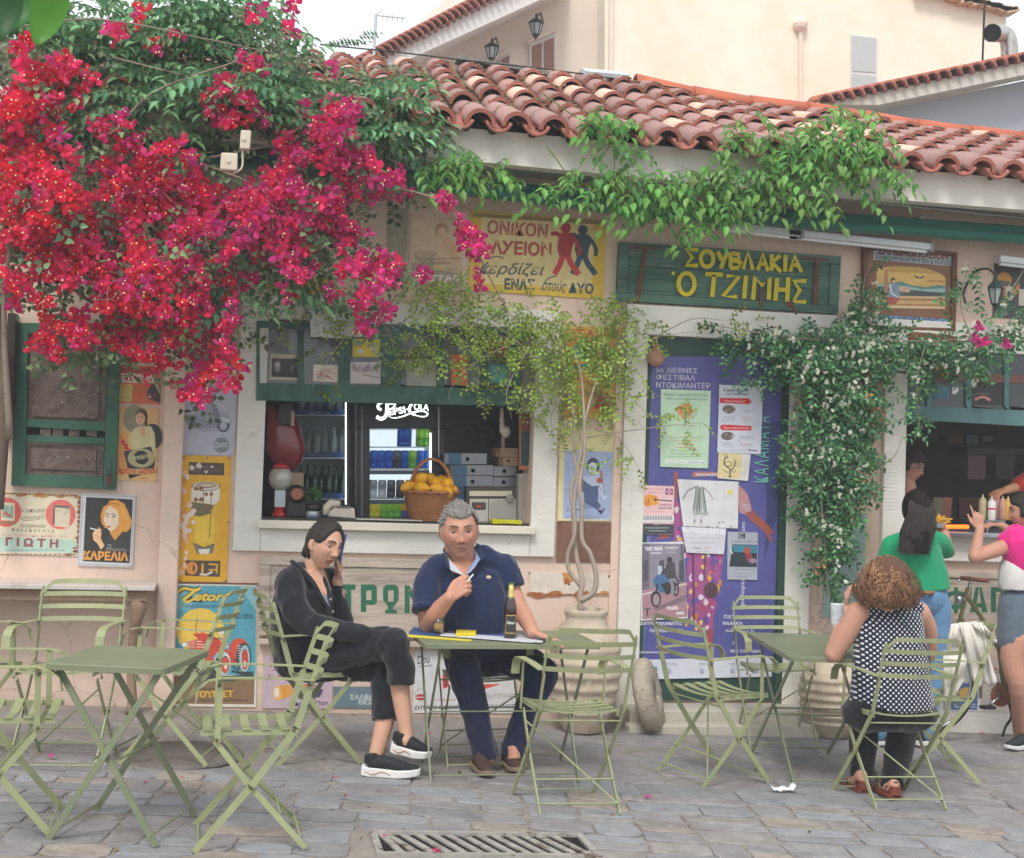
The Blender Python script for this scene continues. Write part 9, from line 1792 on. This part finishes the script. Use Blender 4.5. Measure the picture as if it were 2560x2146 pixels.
for(x0,an)in((1120,feet[0][0]),(1370,feet[1][0])):kn=QCp(x0,850,-1.62);kn.z-=.03;limb(b,[QCp(x0,880,-1.98),kn],[.11,.085]);limb(b,[kn,kn.lerp(an,.5),an+Vector((0,0,.012))],[.085,.078,.062],caps=1)
remeshed(b,'trousers',CL('black_t','17181d',var=.05),t,.008,None,3,.006,7,4)
b=MB();b.tube(bez([QCp(1265,200,-2.14),QCp(1360,330,-2.15),QCp(1490,480,-2.13),QCp(1525,620,-2.05)],14),.004,6);b.build('bag_strap',CL('strap','23404c'),t,smooth=True)
for an,gr in feet:
 y0=an.y;b=MB();z=gr.z+.004;b.slab([(an.x-.04,y0-.05,z),(an.x+.035,y0-.05,z),(an.x+.03,y0+.19,z),(an.x-.05,y0+.19,z)],(0,0,1),.02);b.box((an.x,y0-.02,z+.035),(.055,.06,.06));tag(b.build('sandal_sole',M('sandal_brown','7a4030',rough=.5,var=.1),t,bevel=.004),kind='stuff');b=MB();b.tube(bez([(an.x-.036,y0,z+.05),(an.x,y0-.045,z+.085),(an.x+.036,y0,z+.05)],10),.005,6);b.tube(bez([(an.x-.045,y0+.1,z+.02),(an.x,y0+.1,z+.06),(an.x+.04,y0+.1,z+.02)],10),.008,6);tag(b.build('sandal_straps',M('sandal_dark','33231f',rough=.5,var=.1),t),kind='stuff')
tb_=thing('water_cup','patterned clear cup held by the polka dot woman','cup',QCp(950,400,-1.78));b=MB();c=QCp(950,395,-1.80);b.lathe([(.026,0),(.032,.06),(.036,.15),(.036,.16),(0,.16)],18,c);b.build('cup',M('cup_pale','c4ccd2',rough=.2,var=.3,vs=40,bump=0,wear=('b04a4c',.66,25)),tb_,smooth=True)
#woman in green with long dark hair, back to us
def Q3p(x,y,Y):return W(*Q3_(x,y),Y)
t=thing('person','woman with long dark hair, green T-shirt and blue jeans standing at the hatch','person',GD(1940,1532));sk='bd8c76';hc=Q3p(1440,1400,-.62);Rm=frame((.35,1,-.1));b=MB();add_head(b,hc,Rm,1.0);limb(b,[hc+Vector((0,0,-.06)),Q3p(1440,1560,-.6)],[.05,.055])
s1,s2=Q3p(1285,1620,-.6),Q3p(1580,1600,-.56);e2=Q3p(1640,1660,-.46);w2=Q3p(1610,1530,-.34);limb(b,[s2,e2],[.045,.042]);limb(b,[e2,w2],[.043,.03]);hand(b,w2,(-.6,.1,.6),(.6,.3,.2),1,(40,40),.9);e1=Q3p(1240,1850,-.5);limb(b,[s1,e1],[.045,.04]);limb(b,[e1,Q3p(1330,1760,-.25)],[.04,.03]);core(b,Q3p(1440,1560,-.6),s1);core(b,Q3p(1440,1580,-.6),s2);core(b,Q3p(1440,1580,-.6),QCp(1490,135,-.58));remeshed(b,'body',SKIN('d'),t,.007,facecol(hc,Rm,1,sk,'a85a54'),2)
b=MB();Gn=CL('green','1f9468');limb(b,[QCp(1490,135,-.58),QCp(1480,20,-.58),Q3p(1430,1640,-.59),Q3p(1435,1560,-.6)],[(.165,.115),(.15,.105),(.17,.10),(.08,.06)],up=(0,1,0),n=18,seg=24);limb(b,[s1,Q3p(1250,1740,-.57)],[.062,.058]);limb(b,[Q3p(1370,1590,-.6),s1],[.06,.06]);limb(b,[Q3p(1480,1580,-.6),s2,Q3p(1625,1650,-.5)],[.06,.062,.056]);remeshed(b,'t_shirt',Gn,t,.008,None,3,.007,7,8)
def longhair(b_):limb(b_,[hc+Vector((0,-.03,.06)),hc+Vector((0,-.07,-.05)),Q3p(1435,1560,-.72),Q3p(1430,1668,-.73)],[(.06,.06),(.088,.06),(.10,.045),(.095,.025)],up=(0,1,0),n=16,seg=18);
b=MB();longhair(b);b.ball(hc+Vector((0,-.01,.01)),(.088,.108,.125),16,12);remeshed(b,'hair',M('hair_dark','1c1512',rough=.6,var=.3,vs=60,bump=.7,bs=90,stretch=(1,1,.08),spec=.15),t,.008,None,2,.008,14)
b=MB();r=random.Random(3)
for k in range(260):
 u=r.uniform(-1,1);p0=hc+Vector((u*.08,-.09+.03*u*u,.06));p1=Q3p(1430+u*100,1660+r.uniform(-20,25),-.755+.03*u*u);q=Vector((.0012,0,0));m1=p0.lerp(p1,.5)+Vector((u*.02,-.035,0));P=[p0,p0.lerp(m1,.5)+Vector((0,-.02,.0)),m1,m1.lerp(p1,.5),p1];b.add([x+q for x in P]+[x-q for x in P],[(j,j+1,j+6,j+5)for j in range(4)],0,r.choice(['1c1411','261c18','150f0d','2c211c']))
tag(b.build('hair_strands',MATS['hair_mat'],t),kind='stuff')
b=MB();JB=CL('denim','5f84a8',var=.16);limb(b,[QCp(1400,200,-.58),QCp(1495,185,-.58),QCp(1590,200,-.58)],[(.09,.08),(.12,.12),(.09,.08)],up=(0,1,0),n=10,seg=18)
for x,a in((1440,1500),(1560,1480)):an=G(*QC(a if x>1500 else 1200,1080));an.z+=.08;limb(b,[QCp(x,230,-.58),QCp(x,600,-.58),an],[.09,.07,.05])
remeshed(b,'jeans',JB,t,.009,None,3,.008,7,6);b=MB();limb(b,[QCp(1440,148,-.60),QCp(1500,152,-.72),QCp(1560,150,-.62)],[.014,.014,.014],n=10);b.build('belt',M('belt_tan','8a6040',rough=.6,var=.1),t,smooth=True)
for x,dx in((1140,.2),(1430,.22)):h=G(*QC(x,1085))+Vector((0,0,.004));shoe(t,h,h+Vector((.2,.1,0)),(0,0,1),.042,.028,'3a2830' if x<1300 else '24262a','dcdcdc',laces='c03a6c')
tf=thing('chips_tray','paper tray of golden chips held by the woman in green','tray',Q3p(1590,1500,-.4));c=Q3p(1580,1512,-.36);b=MB();b.lathe([(.03,0),(.05,.03)],14,c);b.build('tray',MATS['win_white'],tf);r=random.Random(5)
for k in range(26):b=MB();p=c+Vector((r.uniform(-.045,.045),r.uniform(-.03,.03),.03+r.uniform(0,.02)));b.beam(p,p+Vector((r.uniform(-1,1),r.uniform(-.5,.5),r.uniform(0,.7))).normalized()*.055,.008,.008);b.build('chip',M('chip_gold','d8a440',rough=.6,var=.1),tf)
#woman in pink at the right edge
t=thing('person','woman in a pink top and denim shorts cut by the right edge of the view','person',GD(2085,1530));sk='bf8b74';Yk=-.62;hc=Q3p(2105,1420,Yk);Rm=frame((-.9,.4,-.1));b=MB();add_head(b,hc,Rm,1.0);limb(b,[hc+Vector((.02,0,-.06)),Q3p(2120,1560,Yk)],[.05,.055])
s1=Q3p(2010,1620,Yk);e1=Q3p(1800,1690,-.70);w1=Q3p(1830,1520,-.66);limb(b,[s1,e1],[.054,.044]);limb(b,[e1,w1],[.044,.027]);hand(b,w1,(-.1,.1,1),(-.3,-.9,0),-1,s=.92,curls=[(10,14),(50,55),(60,60),(62,60)],thumb=(40,10));w3=Q3p(1960,1500,-.35);limb(b,[Q3p(2060,1560,-.4),w3],[.035,.027]);hand(b,w3,(-1,.1,.1),(0,-.2,1),1,(35,35),.9)
core(b,Q3p(2120,1580,Yk),s1);core(b,Q3p(2120,1580,Yk),QCp(2100,230,Yk),QCp(2040,430,-.66));core(b,QCp(2100,230,Yk),QCp(2160,430,-.50));core(b,Q3p(2120,1580,Yk),Q3p(2140,1620,-.45),Q3p(2060,1560,-.4))
for x,yk in((2040,-.66),(2160,-.50)):an=G(*QC(x+10,1070));an.z+=.09;limb(b,[QCp(x,430,yk),QCp(x-25,560,yk),QCp(x+10,740,yk),an],[.09,.078,.058,.038],n=12)
remeshed(b,'body',SKIN('e'),t,.0065,facecol(hc,Rm,1,sk,'a85a54'),2);add_eyes(t,hc,Rm,1,(0,0))
add_hair(t,hc,Rm,1,nhair(.06,.03,-.09,-.03),'1c1514',.016,500,.05,(0,-1,-.4),4,.005,'2c2220',lambda b_:b_.ball(hc+Vector((.06,0,-.04)),(.07,.06,.09),12,8,0,'1c1514'))
b=MB();limb(b,[QCp(2060,130,Yk),QCp(2060,30,Yk),Q3p(2110,1700,Yk)],[(.14,.12),(.14,.12),(.13,.10)],up=(0,1,0),n=12,seg=20);remeshed(b,'white_top',CL('white','cfcdca'),t,.009,None,3,.006);b=MB();limb(b,[QCp(2135,90,Yk-.01),Q3p(2120,1700,Yk-.02),Q3p(2080,1590,Yk-.02),Q3p(2090,1560,Yk)],[(.13,.125),(.15,.13),(.14,.12),(.07,.07)],up=(0,1,0),n=14,seg=20);limb(b,[Q3p(2060,1590,Yk),Q3p(2000,1590,Yk)],[.07,.066]);remeshed(b,'pink_top',CL('pink','dc2c84'),t,.008,None,3,.008,9)
b=MB();limb(b,[QCp(1985,200,Yk),QCp(2085,190,Yk),QCp(2190,200,Yk)],[(.07,.08),(.11,.13),(.07,.08)],up=(0,1,0),n=10,seg=18);
for x in(2030,2150):limb(b,[QCp(x,220,Yk),QCp(x-8,440,Yk-.02)],[.11,.105])
remeshed(b,'denim_shorts',CL('shorts','5f6a76',var=.15),t,.008,None,3,.006);h=G(*QC(2120,1095))+Vector((0,0,.004));shoe(t,h,h+Vector((-.22,-.08,0)),(0,0,1),.044,.028,'26282c','d8d8d8',laces='2a2c30')
#staff inside
def L6p(x,y,Y):return W(*L6(x,y),Y)
t=thing('person','woman with short dark hair and glasses looking out of the kitchen hatch','person',L6p(340,1600,.45));sk='bf8f7c';hc=L6p(352,905,.42);Rm=frame((.55,-.8,-.25));b=MB();add_head(b,hc,Rm,1.0);limb(b,[hc+Vector((-.02,.02,-.07)),L6p(330,1150,.45)],[.052,.07]);limb(b,[L6p(230,1180,.5),L6p(380,1200,.45)],[.08,.08]);remeshed(b,'body',SKIN('f'),t,.006,facecol(hc,Rm,1,sk,'b05a54'),1);add_eyes(t,hc,Rm,1,(0,-.3),brow='3a2a24')
add_hair(t,hc,Rm,1,nhair(.05,.02,-.08,-.02),'2e1c1a',.022,900,.045,(.3,-.4,-1),6,.008,'44282a');b=MB();limb(b,[L6p(330,1500,.45),L6p(320,1180,.46)],[(.19,.12),(.15,.1)],up=(0,1,0));remeshed(b,'apron_top',CL('rose','b06a6c'),t,.009,None,2,.005)
b=MB()
for sx in(-1,1):c_=hc+Rm@Vector((sx*.033,.094,.008));b.tube([c_+Rm@Vector((math.cos(a)*.024,0,math.sin(a)*.018))for a in[2*math.pi*k/16 for k in range(17)]],.002,5,caps=False);b.tube([c_+Rm@Vector((sx*.024,0,.004)),hc+Rm@Vector((sx*.078,.0,.006))],.0018,5)
b.tube([hc+Rm@Vector((-.009,.096,.01)),hc+Rm@Vector((.009,.096,.01))],.002,5);tag(b.build('glasses',MATS['fridge_black'],t),kind='stuff')
t=thing('person','kitchen worker in red, only the forearm reaching in at the right edge of the hatch','person',L6p(1450,1400,.3));b=MB();wq=L6p(1230,1120,.25);limb(b,[L6p(1480,1040,.35),wq],[.045,.03]);hand(b,wq,(-1,-.2,-.3),(0,-.3,1),1,(40,40),.95);remeshed(b,'body',SKIN('g'),t,.006,lambda v:lin('b5805a'),2);b=MB();limb(b,[L6p(1340,1068,.30),L6p(1500,1030,.36),L6p(1600,1200,.4)],[.055,.08,.15]);remeshed(b,'red_sleeve',CL('red','b0302c'),t,.009,None,2,.006)
#thin haze volume added to lift and soften the dark tones
hm=bpy.data.materials.new('haze_lift');hm.use_nodes=True;hn=hm.node_tree;hn.nodes.remove(hn.nodes['Principled BSDF']);hv=hn.nodes.new('ShaderNodeVolumePrincipled');hv.inputs['Density'].default_value=.0045;hv.inputs['Color'].default_value=(.93,.96,1,1);hn.links.new(hv.outputs[0],hn.nodes['Material Output'].inputs['Volume'])
b=MB();b.bx(-66,66,-66,66,-1.6,13);tag(b.build('haze',hm),kind='stuff')
